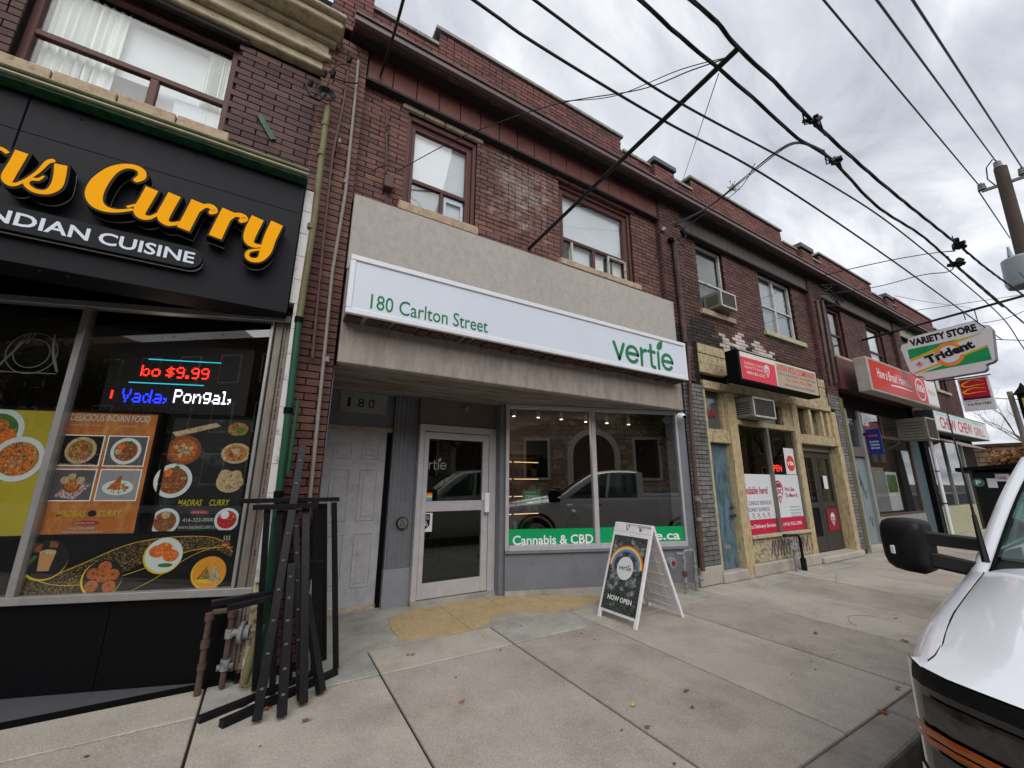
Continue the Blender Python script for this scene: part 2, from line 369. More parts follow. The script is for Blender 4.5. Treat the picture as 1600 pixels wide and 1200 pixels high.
# ------------------------------------------------------------------ materials
mat('mortar', '#1c1615', .95, var=.3, sc=8)
mat('mortar_light', '#5c5048', .95, var=.3, sc=8)
brickmat('brick_main', ['#4c322f', '#593a36', '#63423c', '#6c4943', '#5c3d39', '#745044', '#674941'], patch=(2.5, 4.1, 5.35, 1.35))
brickmat('brick_left', ['#423030', '#4c3635', '#553d3b', '#5d4340', '#4f3a38', '#624a45'])
brickmat('brick_far', ['#412a28', '#4c312e', '#573935', '#60403a', '#4d3531'])
brickmat('brick_low', ['#4a2f2b', '#573530', '#623e36', '#50312c', '#694439'])
brickmat('brick_top', ['#502d2a', '#5d3531', '#683c38', '#744640', '#613935'])
brickmat('brick_greypaint', ['#5f5e60', '#6e6c6c', '#7b7876', '#57595c'])
brickmat('brick_white', ['#b7a8a4', '#c9bcb8', '#a89a96', '#bdb0ab'])
brickmat('brick_soot', ['#1c1717', '#241d1c', '#2e2422', '#382a28'])
mat('stucco', '#aaa6a0', .85, var=.07, sc=9, grain=.08, bump=.3, bs=60, dark='#98938d', amt=.6, soft=.4, stretch=(1.3, 1, .9))
mat('stucco_low', '#a19890', .85, var=.12, sc=3.5, bump=.3, bs=60, dark='#7b7169', amt=.62, soft=.4, grain=.08, stretch=(2.2, 1, .6))
mat('soffit_board', '#8d847c', .85, var=.25, sc=2.5, dark='#6d645c', amt=.5, stretch=(.4, 2, 1))
mat('white_alu', '#dfe1e6', .35, var=.05, sc=6)
mat('sign_face', '#d3dae6', .35, var=.03, sc=1.5)
mat('sign_green', '#13764a', .4, var=.05)
mat('band_green', '#0e9a5c', .35, var=.05)
mat('rust', '#5a4740', .9, var=.3, sc=25, dark='#3e322c', amt=.5, soft=.3)
mat('frieze_red', '#6b423c', .45, var=.14, sc=3, dark='#5c3834', amt=.4, soft=.3)
mat('frieze_grey', '#5b5150', .5, var=.12, sc=3)
mat('eave_brown', '#453534', .4, var=.15, sc=4, dark='#5c4b48', amt=.4)
mat('eave_light', '#6b5b5a', .4, var=.15, sc=4)
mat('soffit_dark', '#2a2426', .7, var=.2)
mat('coping', '#8d8a82', .6, var=.12, sc=5, dark='#6d6a62', amt=.4)
mat('coping_dark', '#55565a', .5, var=.2, sc=5)
mat('win_brown', '#553330', .5, var=.15, sc=8)
mat('win_white', '#b9b7b2', .5, var=.15, sc=8, dark='#8d8a85', amt=.4)
mat('blind_white', '#cfd4d8', .9, var=.05, sc=2)
mat('blind_grey', '#8d939a', .9, var=.08, sc=2)
mat('blind_dim', '#5f625f', .9, var=.2, sc=2)
mat('curtain', '#dfe3e0', .9, var=.12, sc=6, stretch=(6, 6, .5))
mat('stone_sill', '#b09c86', .9, var=.2, sc=9, bump=.4, bs=50, dark='#6a5d50', amt=.45, soft=.3)
mat('lintel_dark', '#2b2425', .8, var=.3, sc=10)
mat('cream_wood', '#b9ad93', .75, var=.18, sc=7, bump=.3, bs=30, dark='#857560', amt=.5, soft=.25, stretch=(1, 1, 3))
mat('cream_peel', '#b3a483', .75, var=.22, sc=9, bump=.6, bs=40, dark='#6a523c', amt=.45, soft=.2)
mat('cream_peel_v', '#b9a985', .75, var=.22, sc=8, bump=.6, bs=40, dark='#765c42', amt=.42, soft=.22, stretch=(2, 2, .7))
mat('graffiti_cream', '#b6a889', .8, var=.18, sc=9, dark='#5f5b56', amt=.45)
mat('black_panel', '#0b0b0e', .4, var=.12, sc=4, spec=.12)
mat('sign_black', '#14161d', .5, var=.1, sc=2, spec=.15)
mat('black_matte', '#08080a', .7, var=.1, spec=.1)
mat('black_plastic', '#0d0d0f', .45, var=.2, sc=30, spec=.25)
mat('letter_yellow', '#fbac10', .6, var=.03, spec=.05)
mat('letter_black', '#060608', .4, var=.05, spec=.12)
mat('white_paint', '#e6e6e8', .4, var=.04)
mat('green_trim', '#2f5d3f', .5, var=.2, sc=9, dark='#20382a', amt=.4)
mat('trim_cream', '#a7a88a', .6, var=.2, sc=9)
mat('alu', '#a5a4a4', .38, metal=.6, var=.15, sc=8)
mat('alu_dull', '#7d766f', .45, metal=.4, var=.25, sc=9, stretch=(2, 2, .5))
mat('alu_light', '#c2c0c4', .35, metal=.3, var=.1, sc=8)
mat('marble', '#c9c7c6', .25, var=.06, sc=4, dark='#8f8f92', amt=.25)
mat('tile_dark', '#55565a', .35, var=.12, sc=5)
mat('black_glossy', '#07080b', .16, var=.2, sc=4)
mat('pipe_green', '#6f6d50', .6, var=.25, sc=8, dark='#75603a', amt=.5, soft=.3)
mat('pipe_dkgreen', '#1e4a35', .45, var=.2, sc=8)
mat('pipe_brown', '#57423e', .6, var=.25, sc=12)
mat('pipe_grey', '#877f79', .5, var=.15, sc=12, dark='#6f655e', amt=.45, soft=.3)
mat('cable', '#17161a', .55, var=.1)
mat('cable_grey', '#3c3d42', .55, var=.1)
mat('door_grey', '#b0b0b3', .5, var=.10, sc=6, dark='#98989c', amt=.5, soft=.3)
mat('slate_paint', '#75777e', .55, var=.1, sc=4, bump=.1, bs=80, dark='#66686e', amt=.4, soft=.3)
mat('slate_light', '#8a8c92', .55, var=.1, sc=4)
mat('ply_brown', '#6b615d', .7, var=.15, sc=3)
mat('plate_old', '#8e948c', .5, var=.14, sc=6)
mat('ink_black', '#0c0c0e', .6, var=.05)
mat('terrazzo', '#b9a27c', .85, var=.12, sc=5, grain=.15, flake=(200, '#927d5c', .7), bump=.4, bs=120, dark='#a8946e', amt=.5, soft=.3)
mat('concrete', '#a79e95', .9, var=.14, grain=.22, sc=1.1, bump=.5, bs=120, dark='#8d8379', amt=.55, soft=.3, flake=(260, '#bab0a6', .9))
mat('concrete_b', '#a0978e', .9, var=.14, grain=.22, sc=1.3, bump=.5, bs=120, dark='#857b71', amt=.6, soft=.3, flake=(260, '#b5aba0', .9))
mat('concrete_c', '#ada59b', .9, var=.14, grain=.22, sc=1.2, bump=.5, bs=120, dark='#91877d', amt=.5, soft=.3, flake=(260, '#c0b7ad', .9))
mat('concrete_apron', '#a6a29b', .9, var=.2, grain=.2, sc=1.6, bump=.5, bs=100, dark='#83807a', amt=.6, soft=.3)
mat('kerb', '#8d867f', .92, var=.2, sc=3, bump=.6, bs=90, dark='#6d6760', amt=.5, soft=.3)
mat('joint_dirt', '#2b2622', 1, var=.3, sc=20)
mat('asphalt', '#39393b', .95, var=.2, sc=4, bump=.6, bs=150, flake=(180, '#5c5c5c', .8))
mat('rack_black', '#0e0f13', .42, var=.2, sc=20, dark='#1a1b20', amt=.4, spec=.25)
mat('led_red', '#ff2a20', emit=3); mat('led_blue', '#2030ff', emit=3); mat('led_white', '#f6eeff', emit=2.2); mat('led_cyan', '#2fb4c4', emit=.8)
mat('lamp_glow', '#ffe9c8', emit=5); mat('shelf_glow', '#ffd79a', emit=1.0); mat('neon_red', '#ff3a30', emit=2.2)
mat('poster_orange', '#a9622a', .5, var=.18, sc=7, dark='#b98046', amt=.4, stretch=(1, 1, .4))
mat('poster_yellow', '#a99a2c', .5, var=.1, sc=5)
mat('poster_black', '#15181a', .6, var=.3, sc=4, dark='#3a3d3e', amt=.35)
mat('food_curry', '#9a4a22', .5, var=.35, sc=40, dark='#c98d4a', amt=.55)
mat('food_rice', '#b08a3c', .6, var=.35, sc=55, dark='#5d3a1c', amt=.6)
mat('food_brown', '#6e3a22', .6, var=.4, sc=60, dark='#a65a34', amt=.5)
mat('food_orange', '#c8551c', .5, var=.35, sc=45, dark='#e09a3a', amt=.45)
mat('food_green', '#3d6b2c', .5, var=.3, sc=30)
mat('food_bread', '#b9a583', .6, var=.2, sc=30, dark='#8d7147', amt=.45)
mat('food_donut', '#b5622a', .5, var=.25, sc=30, dark='#7d3a18', amt=.4)
mat('food_samosa', '#d98f1e', .5, var=.15, sc=25)
mat('plate_white', '#c9d2d2', .4, var=.06)
mat('cloth_check', '#7d3a46', .7, var=.4, sc=50, dark='#c9b6b6', amt=.6)
mat('tea', '#b98a5a', .4, var=.05)
mat('yellow_line', '#d9b81c', .4, var=.1)
mat('gold_dust', '#14100a', .5, var=.3, sc=9, flake=(170, '#8d6f34', .72))
mat('poster_text', '#b9bdb8', .5, var=.05); mat('poster_gold', '#b0a52e', .5, var=.05); mat('badge_red', '#8a2632', .5)
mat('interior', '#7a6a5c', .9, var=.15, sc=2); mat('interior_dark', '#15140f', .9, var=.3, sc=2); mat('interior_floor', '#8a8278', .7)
mat('interior_ceiling', '#8a8178', .9); mat('shelf_wood', '#8d6a42', .6, var=.15); mat('screen_green', '#1d8a56', .5)
mat('blue_door', '#5d7480', .45, var=.22, sc=4, bump=.2, bs=40, dark='#43555f', amt=.5, stretch=(2, 2, .7))
mat('teal_door', '#7d8b8f', .5, var=.15, sc=4)
mat('teal_wall', '#4d5f64', .6, var=.12, sc=5)
mat('glazed_grey', '#8a8c8b', .4, var=.1)
mat('poster_white', '#d3d6db', .45, var=.04); mat('poster_red', '#c01f45', .45, var=.04); mat('text_red', '#a8203f', .5); mat('text_grey', '#5d5560', .5)
mat('sign_red', '#d6304a', .4, var=.06); mat('sign_cream', '#d8d2c6', .45, var=.06, sc=3); mat('sign_tan', '#b0a08e', .5, var=.08); mat('orange_red', '#d3432c', .5)
mat('kit_red', '#c9362f', .4, var=.06, sc=3); mat('sign_white', '#d9d8d5', .4, var=.06, sc=3); mat('sign_side', '#a7a49b', .5, var=.2, sc=6)
mat('plastic_grey', '#cfced3', .4, var=.06, sc=3); mat('plastic_side', '#77777c', .5, var=.1)
mat('tri_green', '#179055', .4); mat('tri_yellow', '#c9a81c', .4); mat('tri_orange', '#e8822a', .4)
mat('mc_red', '#b3122c', .4, var=.06); mat('mc_yellow', '#e6b01e', .4); mat('dark_red', '#4a1020', .4)
mat('chew_pink', '#b05264', .5, var=.1); mat('chew_blue', '#9ccbd8', .5); mat('awning', '#8d7d7c', .7, var=.1)
mat('lotto_blue', '#1c2f78', .4, var=.05)
mat('ac_case', '#7d7a70', .5, var=.15, sc=9, dark='#77736a', amt=.5, soft=.3); mat('ac_dark', '#26272a', .6)
mat('wood_pole', '#4a403a', .9, var=.25, sc=4, bump=.5, bs=30, stretch=(3, 3, .3)); mat('insulator', '#8d9096', .3); mat('transformer', '#848d92', .4, var=.1)
mat('truck_white', '#e4e7ed', .28, var=.012, sc=2, coat=1.0, spec=.5)
mat('headlamp_dark', '#08080a', .2, var=.1, coat=1); mat('headlamp_grey', '#3a3733', .3, metal=.5, var=.5, sc=22, coat=1); mat('amber', '#9a4a10', .2, var=.2, sc=10, coat=1)
mat('rubber', '#151515', .8); mat('chrome', '#9a9ca0', .15, metal=1); mat('tail_red', '#8a1018', .3)
mat('truck_seat', '#2c2c30', .8)
mat('leaf_brown', '#8a5030', .8, var=.2, sc=60); mat('leaf_yellow', '#c9b03a', .8, var=.1); mat('leaf_green', '#4d6a2a', .8); mat('leaf_dark', '#3b2c24', .8); mat('leaf_orange', '#a8623a', .8)
mat('aframe_white', '#e3e1e4', .42, var=.05, sc=6, dark='#cfccd0', amt=.3)
mat('rb_red', '#e0573f', .5); mat('rb_orange', '#eba54a', .5); mat('rb_yellow', '#ead98a', .5); mat('rb_green', '#62b06a', .5); mat('rb_blue', '#5f8fd0', .5); mat('rb_violet', '#7d5fb0', .5)
mat('far_stone', '#8a6f55', .95, var=.3, sc=2, dark='#5a4434', amt=.5, bump=.4, bs=10); mat('far_brown', '#4c3a2f', .95, var=.3, sc=2)
mat('opp_stone', '#b8a18b', .95, var=.3, sc=3, dark='#8a7460', amt=.5); mat('opp_brick', '#9a7c68', .95, var=.25, sc=4); mat('opp_trim', '#cbbba9', .9, var=.2)
mat('door_brown', '#3f3b38', .5, var=.15, sc=8); mat('leaves_autumn', '#8a5a34', .8, var=.35, sc=3, dark='#5a4a26', amt=.5)
mat('gum', '#5d544d', .9)
mat('bark', '#3d342d', .95, var=.3, sc=9); mat('leaves', '#4c5a26', .8, var=.35, sc=3, dark='#7d7a2c', amt=.5); mat('twig', '#6a5a50', .9)
mat('reflection_green', '#1d2a1c', .3, var=.2, sc=4)  # colour of the reflection imitated behind the glass door
mat('teal_logo', '#3f7d70', .4)
mat('ground_far', '#4a4742', .95, var=.2, sc=.3)
mat('meter_grey', '#8b8d90', .5, var=.15, sc=12, dark='#66625c', amt=.4)
mat('disc_metal', '#8a8782', .35, metal=.7, var=.1)
mat('blue_print', '#2c5a9a', .5)
glass('pane_glass', (.97, .985, .985), 1.0); glass('shop_glass', (.95, .96, .95), 1.3); glass('store_glass', (.93, .94, .93), 3.4); glass('dark_glass', (.8, .82, .8), 1.4); glass('truck_glass', (.62, .78, .74), 1.6)

# black and white leaf print of the sandwich board
m = mat('leaf_print', '#1d211e', .5, var=.2, sc=6); nt = m.node_tree; n = nt.nodes; l = nt.links
geo = n.new('ShaderNodeNewGeometry'); nz = n.new('ShaderNodeTexNoise'); nz.inputs['Scale'].default_value = 9; nz.inputs['Detail'].default_value = 3; nz.inputs['Distortion'].default_value = 2.5; l.new(geo.outputs['Position'], nz.inputs['Vector'])
mp = n.new('ShaderNodeMapping'); mp.inputs['Scale'].default_value = (1, 1, 1); wv = n.new('ShaderNodeTexVoronoi'); wv.feature = 'SMOOTH_F1'; wv.inputs['Scale'].default_value = 16; wv.inputs['Randomness'].default_value = 1
l.new(nz.outputs['Color'], mp.inputs[0]); l.new(mp.outputs[0], wv.inputs['Vector'])
cr = n.new('ShaderNodeValToRGB'); cr.color_ramp.elements[0].position = .12; cr.color_ramp.elements[0].color = (.22, .25, .22, 1); cr.color_ramp.elements[1].position = .42; cr.color_ramp.elements[1].color = (.012, .016, .014, 1)
l.new(nz.outputs['Fac'], wv.inputs['Scale']) if False else None
l.new(wv.outputs['Distance'], cr.inputs[0]); l.new(cr.outputs[0], n['Principled BSDF'].inputs['Base Color'])

# ------------------------------------------------------------------ ground
def struct(o, lab=None): o['kind'] = 'structure'; return o
struct(MB().box(-300, 400, -300, 300, -.35, -.30).build('ground', 'ground_far'))
struct(MB().box(-80, 160, -10.4, 1.26, -.30, -.14).build('road', 'asphalt'))
base = struct(MB().box(-30, 90, 1.30, 14.3, -.29, -.02).build('sidewalk', 'joint_dirt'))
xs = [-.2, .96, 2.19, 3.25, 4.38, 5.45]
while xs[-1] < 40: xs.append(xs[-1] + 1.13)
while xs[0] > -6: xs.insert(0, xs[0] - 1.13)
JG = .008
for i in range(len(xs) - 1):
    b = MB(); b.box(xs[i] + JG, xs[i + 1] - JG, 1.43, 3.614, -.05, rnd.uniform(-.004, .003))
    b.build('paving_slab', ['concrete', 'concrete_b', 'concrete_c'][(i * 7 + i // 3) % 3], base, bevel=.009, seg=2)
    MB().box(xs[i] + JG, xs[i + 1] - JG, 3.632, 4.12, -.05, rnd.uniform(-.002, .004)).build('paving_strip', 'concrete_c' if i % 2 else 'concrete_apron', base, bevel=.006)
for i in range(-4, 22):
    MB().box(i * 1.9 + JG, i * 1.9 + 1.9 - JG, 1.2, 1.425, -.20, .0).build('kerb_stone', 'kerb', base, bevel=.028, seg=3)
# entry recess floor: grey concrete with worn terrazzo inlay
MB().box(.42, 5.46, 4.121, 5.42, -.05, .002).build('entry_floor', 'concrete_apron', base)
TZ = [(1.40, 5.32), (1.55, 4.55), (1.63, 4.40), (2.05, 4.42), (2.45, 4.40), (2.62, 4.62), (2.80, 4.70), (3.02, 4.56), (3.25, 4.36), (3.5, 4.28), (3.75, 4.22), (4.15, 4.10), (4.6, 4.08), (5.0, 4.13), (4.9, 4.24), (2.86, 4.94), (2.82, 5.12), (1.66, 5.16)]
p = [(at(u, v, z=0).x, at(u, v, z=0).y) for u, v in ((606, 967), (612, 985), (626, 1003), (660, 998), (700, 993), (735, 986), (762, 976), (778, 962), (800, 957), (828, 956), (856, 959), (880, 953), (905, 951), (925, 944), (944, 938), (944, 931), (880, 931), (771, 933), (700, 944), (640, 955))]
GZ = Fr((0, 0, 0), (1, 0, 0), (0, 1, 0))
cuts = [1.0, 1.98, 2.62, 3.22, 3.8, 5.2]
def clip(poly, a, side):
    o = []
    for i in range(len(poly)):
        P, Q = poly[i], poly[(i + 1) % len(poly)]; ip = (P[0] - a) * side >= 0; iq = (Q[0] - a) * side >= 0
        if ip: o.append(P)
        if ip != iq:
            t = (a - P[0]) / (Q[0] - P[0]); o.append((a, P[1] + t * (Q[1] - P[1])))
    return o
q_ = random.Random(5); pp = []
for i in range(len(p)):
    a_, c_ = p[i], p[(i + 1) % len(p)]; n_ = max(1, int(math.hypot(a_[0] - c_[0], a_[1] - c_[1]) / .04))
    for k in range(n_): pp.append((a_[0] + (c_[0] - a_[0]) * k / n_ + q_.gauss(0, .007), a_[1] + (c_[1] - a_[1]) * k / n_ + q_.gauss(0, .007)))
p = pp
for i in range(len(cuts) - 1):
    q = clip(clip(p, cuts[i] + .003, 1), cuts[i + 1] - .003, -1)
    if len(q) > 2:
        # ragged worn edge
        MB().prism(GZ, q[::-1] if sum(q[k][0] * q[(k + 1) % len(q)][1] - q[(k + 1) % len(q)][0] * q[k][1] for k in range(len(q))) < 0 else q, .0, .007 + i * .0003).build('terrazzo_slab', 'terrazzo', base)
q_ = random.Random(9); b = MB()
for k in range(70):
    x, y, r_ = q_.uniform(-1, 12), q_.uniform(1.5, 4.0), q_.uniform(.005, .013); b.disc(GZ, x, y, r_, r_ * q_.uniform(.6, 1), .0035, .0052 + k * 1e-6, 9)
b.build('gum_spots', 'gum', base, kind='stuff')
b = MB()   # hairline cracks
for x, y, a_, n_ in ((5.6, 2.2, 1.2, 10), (7.6, 3.1, .4, 14)):
    for k in range(n_): a_ += q_.gauss(0, .35); x2, y2 = x + .07 * math.cos(a_), y + .07 * math.sin(a_); b.bar((x, y, .0045), (x2, y2, .0045), .0022, .0015); x, y = x2, y2
b.build('cracks', 'joint_dirt', base, kind='stuff')
# sidewalk across the street
struct(MB().box(-60, 90, -13.5, -10.4, -.3, .0).build('opposite_sidewalk', 'concrete_apron'))

# ------------------------------------------------------------------ row of brick buildings
def tone_std(mt=0, soot=None):
    def f(q, x, z): return (mt, q.randrange(10))
    return f
def eave(parent, x0, x1, fm, f0, f1, pw=.29):
    b = MB(); b.box(x0, x1, 3.72, 3.80, 6.36, 6.43, 0); b.box(x0, x1, 3.70, 3.80, 6.43, 6.47, 1); b.box(x0, x1, 3.78, 3.84, 6.33, 6.36, 1)
    b.build('gutter', ['eave_light', 'eave_brown'], parent, bevel=.006)
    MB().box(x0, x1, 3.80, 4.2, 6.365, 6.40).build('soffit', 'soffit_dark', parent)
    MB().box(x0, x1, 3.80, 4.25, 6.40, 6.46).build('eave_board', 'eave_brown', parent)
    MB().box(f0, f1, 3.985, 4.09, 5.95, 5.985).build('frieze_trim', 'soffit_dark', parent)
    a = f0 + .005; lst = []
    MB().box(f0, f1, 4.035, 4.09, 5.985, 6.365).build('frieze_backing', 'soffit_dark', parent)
    while a < f1 - .04:
        c = min(a + pw, f1)
        MB().box(a + .005, c - .005, 4.015, 4.034, 5.985, 6.363).build('frieze_panel', fm, parent, bevel=.004); a = c
def coping(parent, x0, x1, z, m='coping', y0=4.05, y1=4.5):
    MB().box(x0, x1, y0, y1, z, z + .055).build('parapet_cap', m, parent, bevel=.005)
def sill(parent, x0, x1, z, m='stone_sill', y0=4.02, h=.10, n=1):
    for i in range(n):
        a = x0 + (x1 - x0) * i / n; c = x0 + (x1 - x0) * (i + 1) / n
        MB().box(a + .002, c - .002, y0, 4.16, z - h, z).build('window_sill', m, parent, bevel=.008, seg=2)
def mass(parent, x0, x1, z0=3.0, name='wall'):
    b = MB(); b.box(x0, x1, 4.36, 14, z0, 6.9); b.box(x0, x0 + .1, 4.36, 14, 0, z0); b.box(x1 - .1, x1, 4.36, 14, 0, z0)
    return b

# ---- restaurant building (left)
RB = thing('restaurant_building', (-2.6, 4.1, 0), 'dark brown brick restaurant building with cream cornice above the black shopfront sign', 'building')
hR = [(-2.14, -.77, 4.63, 5.74), (-4.9, -3.3, 4.63, 5.74)]
b = mass(RB, -5.6, -.03); wallgrid(b, -5.6, -.03, 4.1, 4.36, 4.1, 6.9, hR); b.box(-5.6, -.03, 4.15, 14, 2.93, 2.999); b.build('wall', 'mortar', RB)
bricks(RB, [(-5.6, -.03, 4.28, 5.78, 4.1, hR)], ['brick_left'], tone_std(), limit=300, near=(-.4, 5), seed=3, bl=.215, ch=.07)
MB().box(-5.6, .0, 4.0, 4.12, 5.80, 5.90).box(-5.6, .03, 3.93, 4.12, 5.90, 5.97).box(-5.6, .06, 3.9, 4.12, 6.10, 6.16).box(-5.6, .0, 3.96, 4.12, 5.97, 6.10).box(-5.6, .1, 3.74, 4.12, 6.16, 6.24).box(-5.6, .12, 3.68, 4.12, 6.24, 6.29).build('cornice', 'cream_wood', RB, bevel=.012)

MB().box(-2.22, -.70, 4.04, 4.1, 5.74, 5.80).build('lintel', 'lintel_dark', RB, bevel=.01)
for i in range(4):
    a = -2.24 + i * .385; MB().box(a + .004, a + .38, 4.0, 4.2, 4.44, 4.625).build('window_sill', 'stone_sill', RB, bevel=.012, seg=2)
w = window(RB, FA, -2.14, -.77, 4.63, 5.74, -.16, 'win_brown', [(-2.09, -.82, 5.03, 5.085), (-1.36, -1.30, 4.68, 5.03)], fw=.055, label='wide brown-framed window with sheer curtains')
def curtain(parent, x0, x1, z0, z1, y, m='curtain'):
    b = MB(); n = 26; k = []
    for i in range(n + 1):
        x = x0 + (x1 - x0) * i / n; k.append((x, y + .025 * math.sin(i * 1.9) + .01 * math.sin(i * 4.1)))
    for i in range(n): b.face([(k[i][0], k[i][1], z0), (k[i + 1][0], k[i + 1][1], z0), (k[i + 1][0], k[i + 1][1], z1), (k[i][0], k[i][1], z1)])
    return b.build('curtain', m, parent, smooth=True)
curtain(w, -2.08, -1.62, 4.66, 5.7, 4.28); curtain(w, -1.02, -.82, 4.66, 5.7, 4.28)
MB().box(-2.1, -.8, 4.325, 4.335, 4.64, 5.72).build('blind', 'blind_white', w)
MB().box(-2.09, -1.35, 4.30, 4.31, 4.66, 5.03).build('blind', 'blind_dim', w)
MB().box(-1.19, -.84, 4.255, 4.262, 4.70, 4.98).build('blind', 'blind_white', w)
window(RB, FA, -4.9, -3.3, 4.63, 5.74, -.16, 'win_brown', [(-4.85, -3.35, 5.03, 5.085)], blind='blind_white')
b = MB().hexa([tuple(at(*q, y=4.06)) for q in ((402, 178), (408, 176), (408, 176), (402, 178), (424, 218), (430, 215), (430, 215), (424, 218))])
p0, p1 = at(405, 180, y=4.07), at(427, 219, y=4.07)
MB().bar(p0, p1, .05, .03, up=(0, 1, 0)).build('metal_bracket', 'green_trim', RB)

# ---- main shop building
MAIN = thing('shop_building', (2.7, 4.1, 0), 'red-brown brick building with grey stucco fascia and grey recessed shopfront', 'building')
hM = [(.93, 1.86, 4.55, 5.87), (3.20, 4.72, 4.55, 5.90)]
b = mass(MAIN, -.028, 5.34); wallgrid(b, -.028, 5.34, 4.1, 4.36, 3.0, 7.1, hM); b.box(1.26, 4.61, 4.1, 4.36, 7.1, 7.38)
b.box(-.028, .40, 4.0, 4.1, 0, 6.36); b.box(-.028, .42, 4.1, 5.6, 0, 3.0); b.box(-.028, .40, 4.0, 4.36, 6.5, 7.75); b.build('wall', 'mortar', MAIN)
pickM = lambda q, x, z: (1, q.randrange(10)) if (x < .45 and z < 3.3) else ((2, q.randrange(10)) if z > 6.4 else (0, q.randrange(10)))
bricks(MAIN, [(.405, 5.34, 4.40, 5.96, 4.1, hM), (-.022, .40, .08, 6.35, 4.0, []), (-.02, .40, 6.5, 7.74, 4.0, []), (.41, 1.25, 6.48, 7.1, 4.1, []), (1.26, 4.61, 6.48, 7.38, 4.1, []), (4.62, 5.34, 6.48, 7.1, 4.1, [])],
       ['brick_main', 'brick_low', 'brick_top'], pickM, limit=300, near=(2.2, 5.2), seed=5, returns=[(-.028, 4.3, 6.35, 4.0, 4.1, 0)])
coping(MAIN, .40, 1.25, 7.1); coping(MAIN, 1.2, 4.66, 7.38); coping(MAIN, 4.64, 5.34, 7.1)
MB().box(-.05, .43, 3.96, 4.4, 7.75, 7.82).build('pier_cap', 'coping_dark', MAIN)
eave(MAIN, .20, 5.46, 'frieze_red', .41, 5.335)
# rough lintel stones under the frieze over the windows
for a, c in ((.93, 1.86), (3.2, 4.72)):
    n = 4 if c - a < 1 else 6
    for i in range(n):
        d = (c - a + .16) / n; MB().box(a - .08 + i * d + .004, a - .08 + (i + 1) * d - .004, 4.055, 4.12, 5.885 + rnd.uniform(-.004, .004), 5.945).build('lintel_stone', 'stone_sill' if a < 2 else 'win_brown', MAIN, bevel=.008)
for a, c, t in ((.93, 1.86, 5.87), (3.2, 4.72, 5.9)):   # moulded brown surround
    b = MB(); b.box(a, a + .05, 4.115, 4.2, 4.55, t); b.box(c - .05, c, 4.115, 4.2, 4.55, t); b.box(a + .05, c - .05, 4.115, 4.2, t - .07, t); b.box(a + .05, a + .08, 4.15, 4.2, 4.55, t - .07); b.box(c - .08, c - .05, 4.15, 4.2, 4.55, t - .07)
    b.box(a + .08, c - .08, 4.15, 4.2, t - .11, t - .07); b.build('window_surround', 'win_brown', MAIN, bevel=.006)
sill(MAIN, .88, 1.87, 4.55, n=1, y0=3.99, h=.11); sill(MAIN, 3.16, 4.78, 4.55, m='cream_wood' if False else 'stone_sill', n=2, y0=4.0, h=.09)
w = window(MAIN, FA, 1.01, 1.78, 4.56, 5.76, -.15, 'win_brown', [(1.05, 1.74, 4.97, 5.02), (1.41, 1.45, 4.6, 4.97)], fw=.04)
MB().box(1.03, 1.76, 4.23, 4.24, 4.58, 5.75).build('blind', 'blind_white', w); MB().box(1.05, 1.42, 4.217, 4.222, 4.6, 4.97).build('blind', 'blind_grey', w)
MB().box(1.47, 1.50, 4.19, 4.2, 4.61, 4.96).box(1.5, 1.72, 4.19, 4.2, 4.90, 4.96).box(1.70, 1.73, 4.19, 4.2, 4.61, 4.9).build('inner_sash', 'sign_face', w)
w = window(MAIN, FA, 3.28, 4.64, 4.56, 5.80, -.15, 'win_brown', [(3.33, 4.59, 4.97, 5.02), (3.90, 3.95, 4.61, 4.97)], fw=.05)
MB().box(3.31, 4.6, 4.24, 4.25, 5.0, 5.76).build('blind', 'blind_white', w); MB().box(3.5, 3.9, 4.24, 4.25, 4.6, 4.97).build('blind', 'blind_white', w); MB().box(3.95, 4.2, 4.245, 4.25, 4.6, 4.97).box(4.4, 4.6, 4.245, 4.25, 4.6, 4.97).build('blind', 'curtain', w)
MB().box(3.3, 3.5, 4.25, 4.26, 4.6, 4.97).box(4.2, 4.4, 4.25, 4.26, 4.6, 4.97).build('blind', 'ac_dark', w)
MB().box(4.20, 4.225, 4.13, 4.16, 4.62, 4.96).box(4.57, 4.59, 4.13, 4.16, 4.62, 4.96).box(4.225, 4.57, 4.13, 4.16, 4.62, 4.64).box(4.225, 4.57, 4.13, 4.16, 4.94, 4.96).box(3.47, 3.50, 4.14, 4.17, 4.62, 4.96).build('sash', 'win_white', w)
# stucco fascia and soffit
MB().box(.42, 5.49, 3.97, 4.082, 3.55, 4.42).build('fascia', 'stucco', MAIN, bevel=.008)
MB().box(.43, 5.505, 3.975, 4.098, 2.575, 3.549).build('fascia', 'stucco_low', MAIN, bevel=.01, label='lower grey stucco fascia with brown streaks')
MB().box(.44, 5.50, 4.10, 5.60, 2.58, 2.70).build('soffit', 'soffit_board', MAIN)
b = MB(); b.box(.40, .43, 4.11, 5.36, 0, 2.575); b.build('side_wall', 'slate_paint', MAIN)
# interior shell
b = MB(); b.box(1.7, 5.3, 10.5, 10.6, 0, 2.9); b.box(1.36, 1.40, 5.42, 10.5, 0, 2.9); b.box(5.36, 5.42, 4.5, 10.5, 0, 2.9); b.build('interior_wall', 'interior', MAIN)
MB().box(1.40, 5.36, 5.6, 10.5, 2.75, 2.8).build('interior_ceiling', 'interior_ceiling', MAIN); MB().box(1.40, 5.36, 5.42, 10.5, -.02, .03).build('interior_floor', 'interior_floor', MAIN)
b = MB(); b.hexa([(2.95, 5.02, -.02), (5.40, 4.16, -.02), (5.40, 5.42, -.02), (2.95, 5.42, -.02), (2.95, 5.02, .03), (5.40, 4.16, .03), (5.40, 5.42, .03), (2.95, 5.42, .03)]); b.build('interior_floor', 'interior_floor', MAIN)
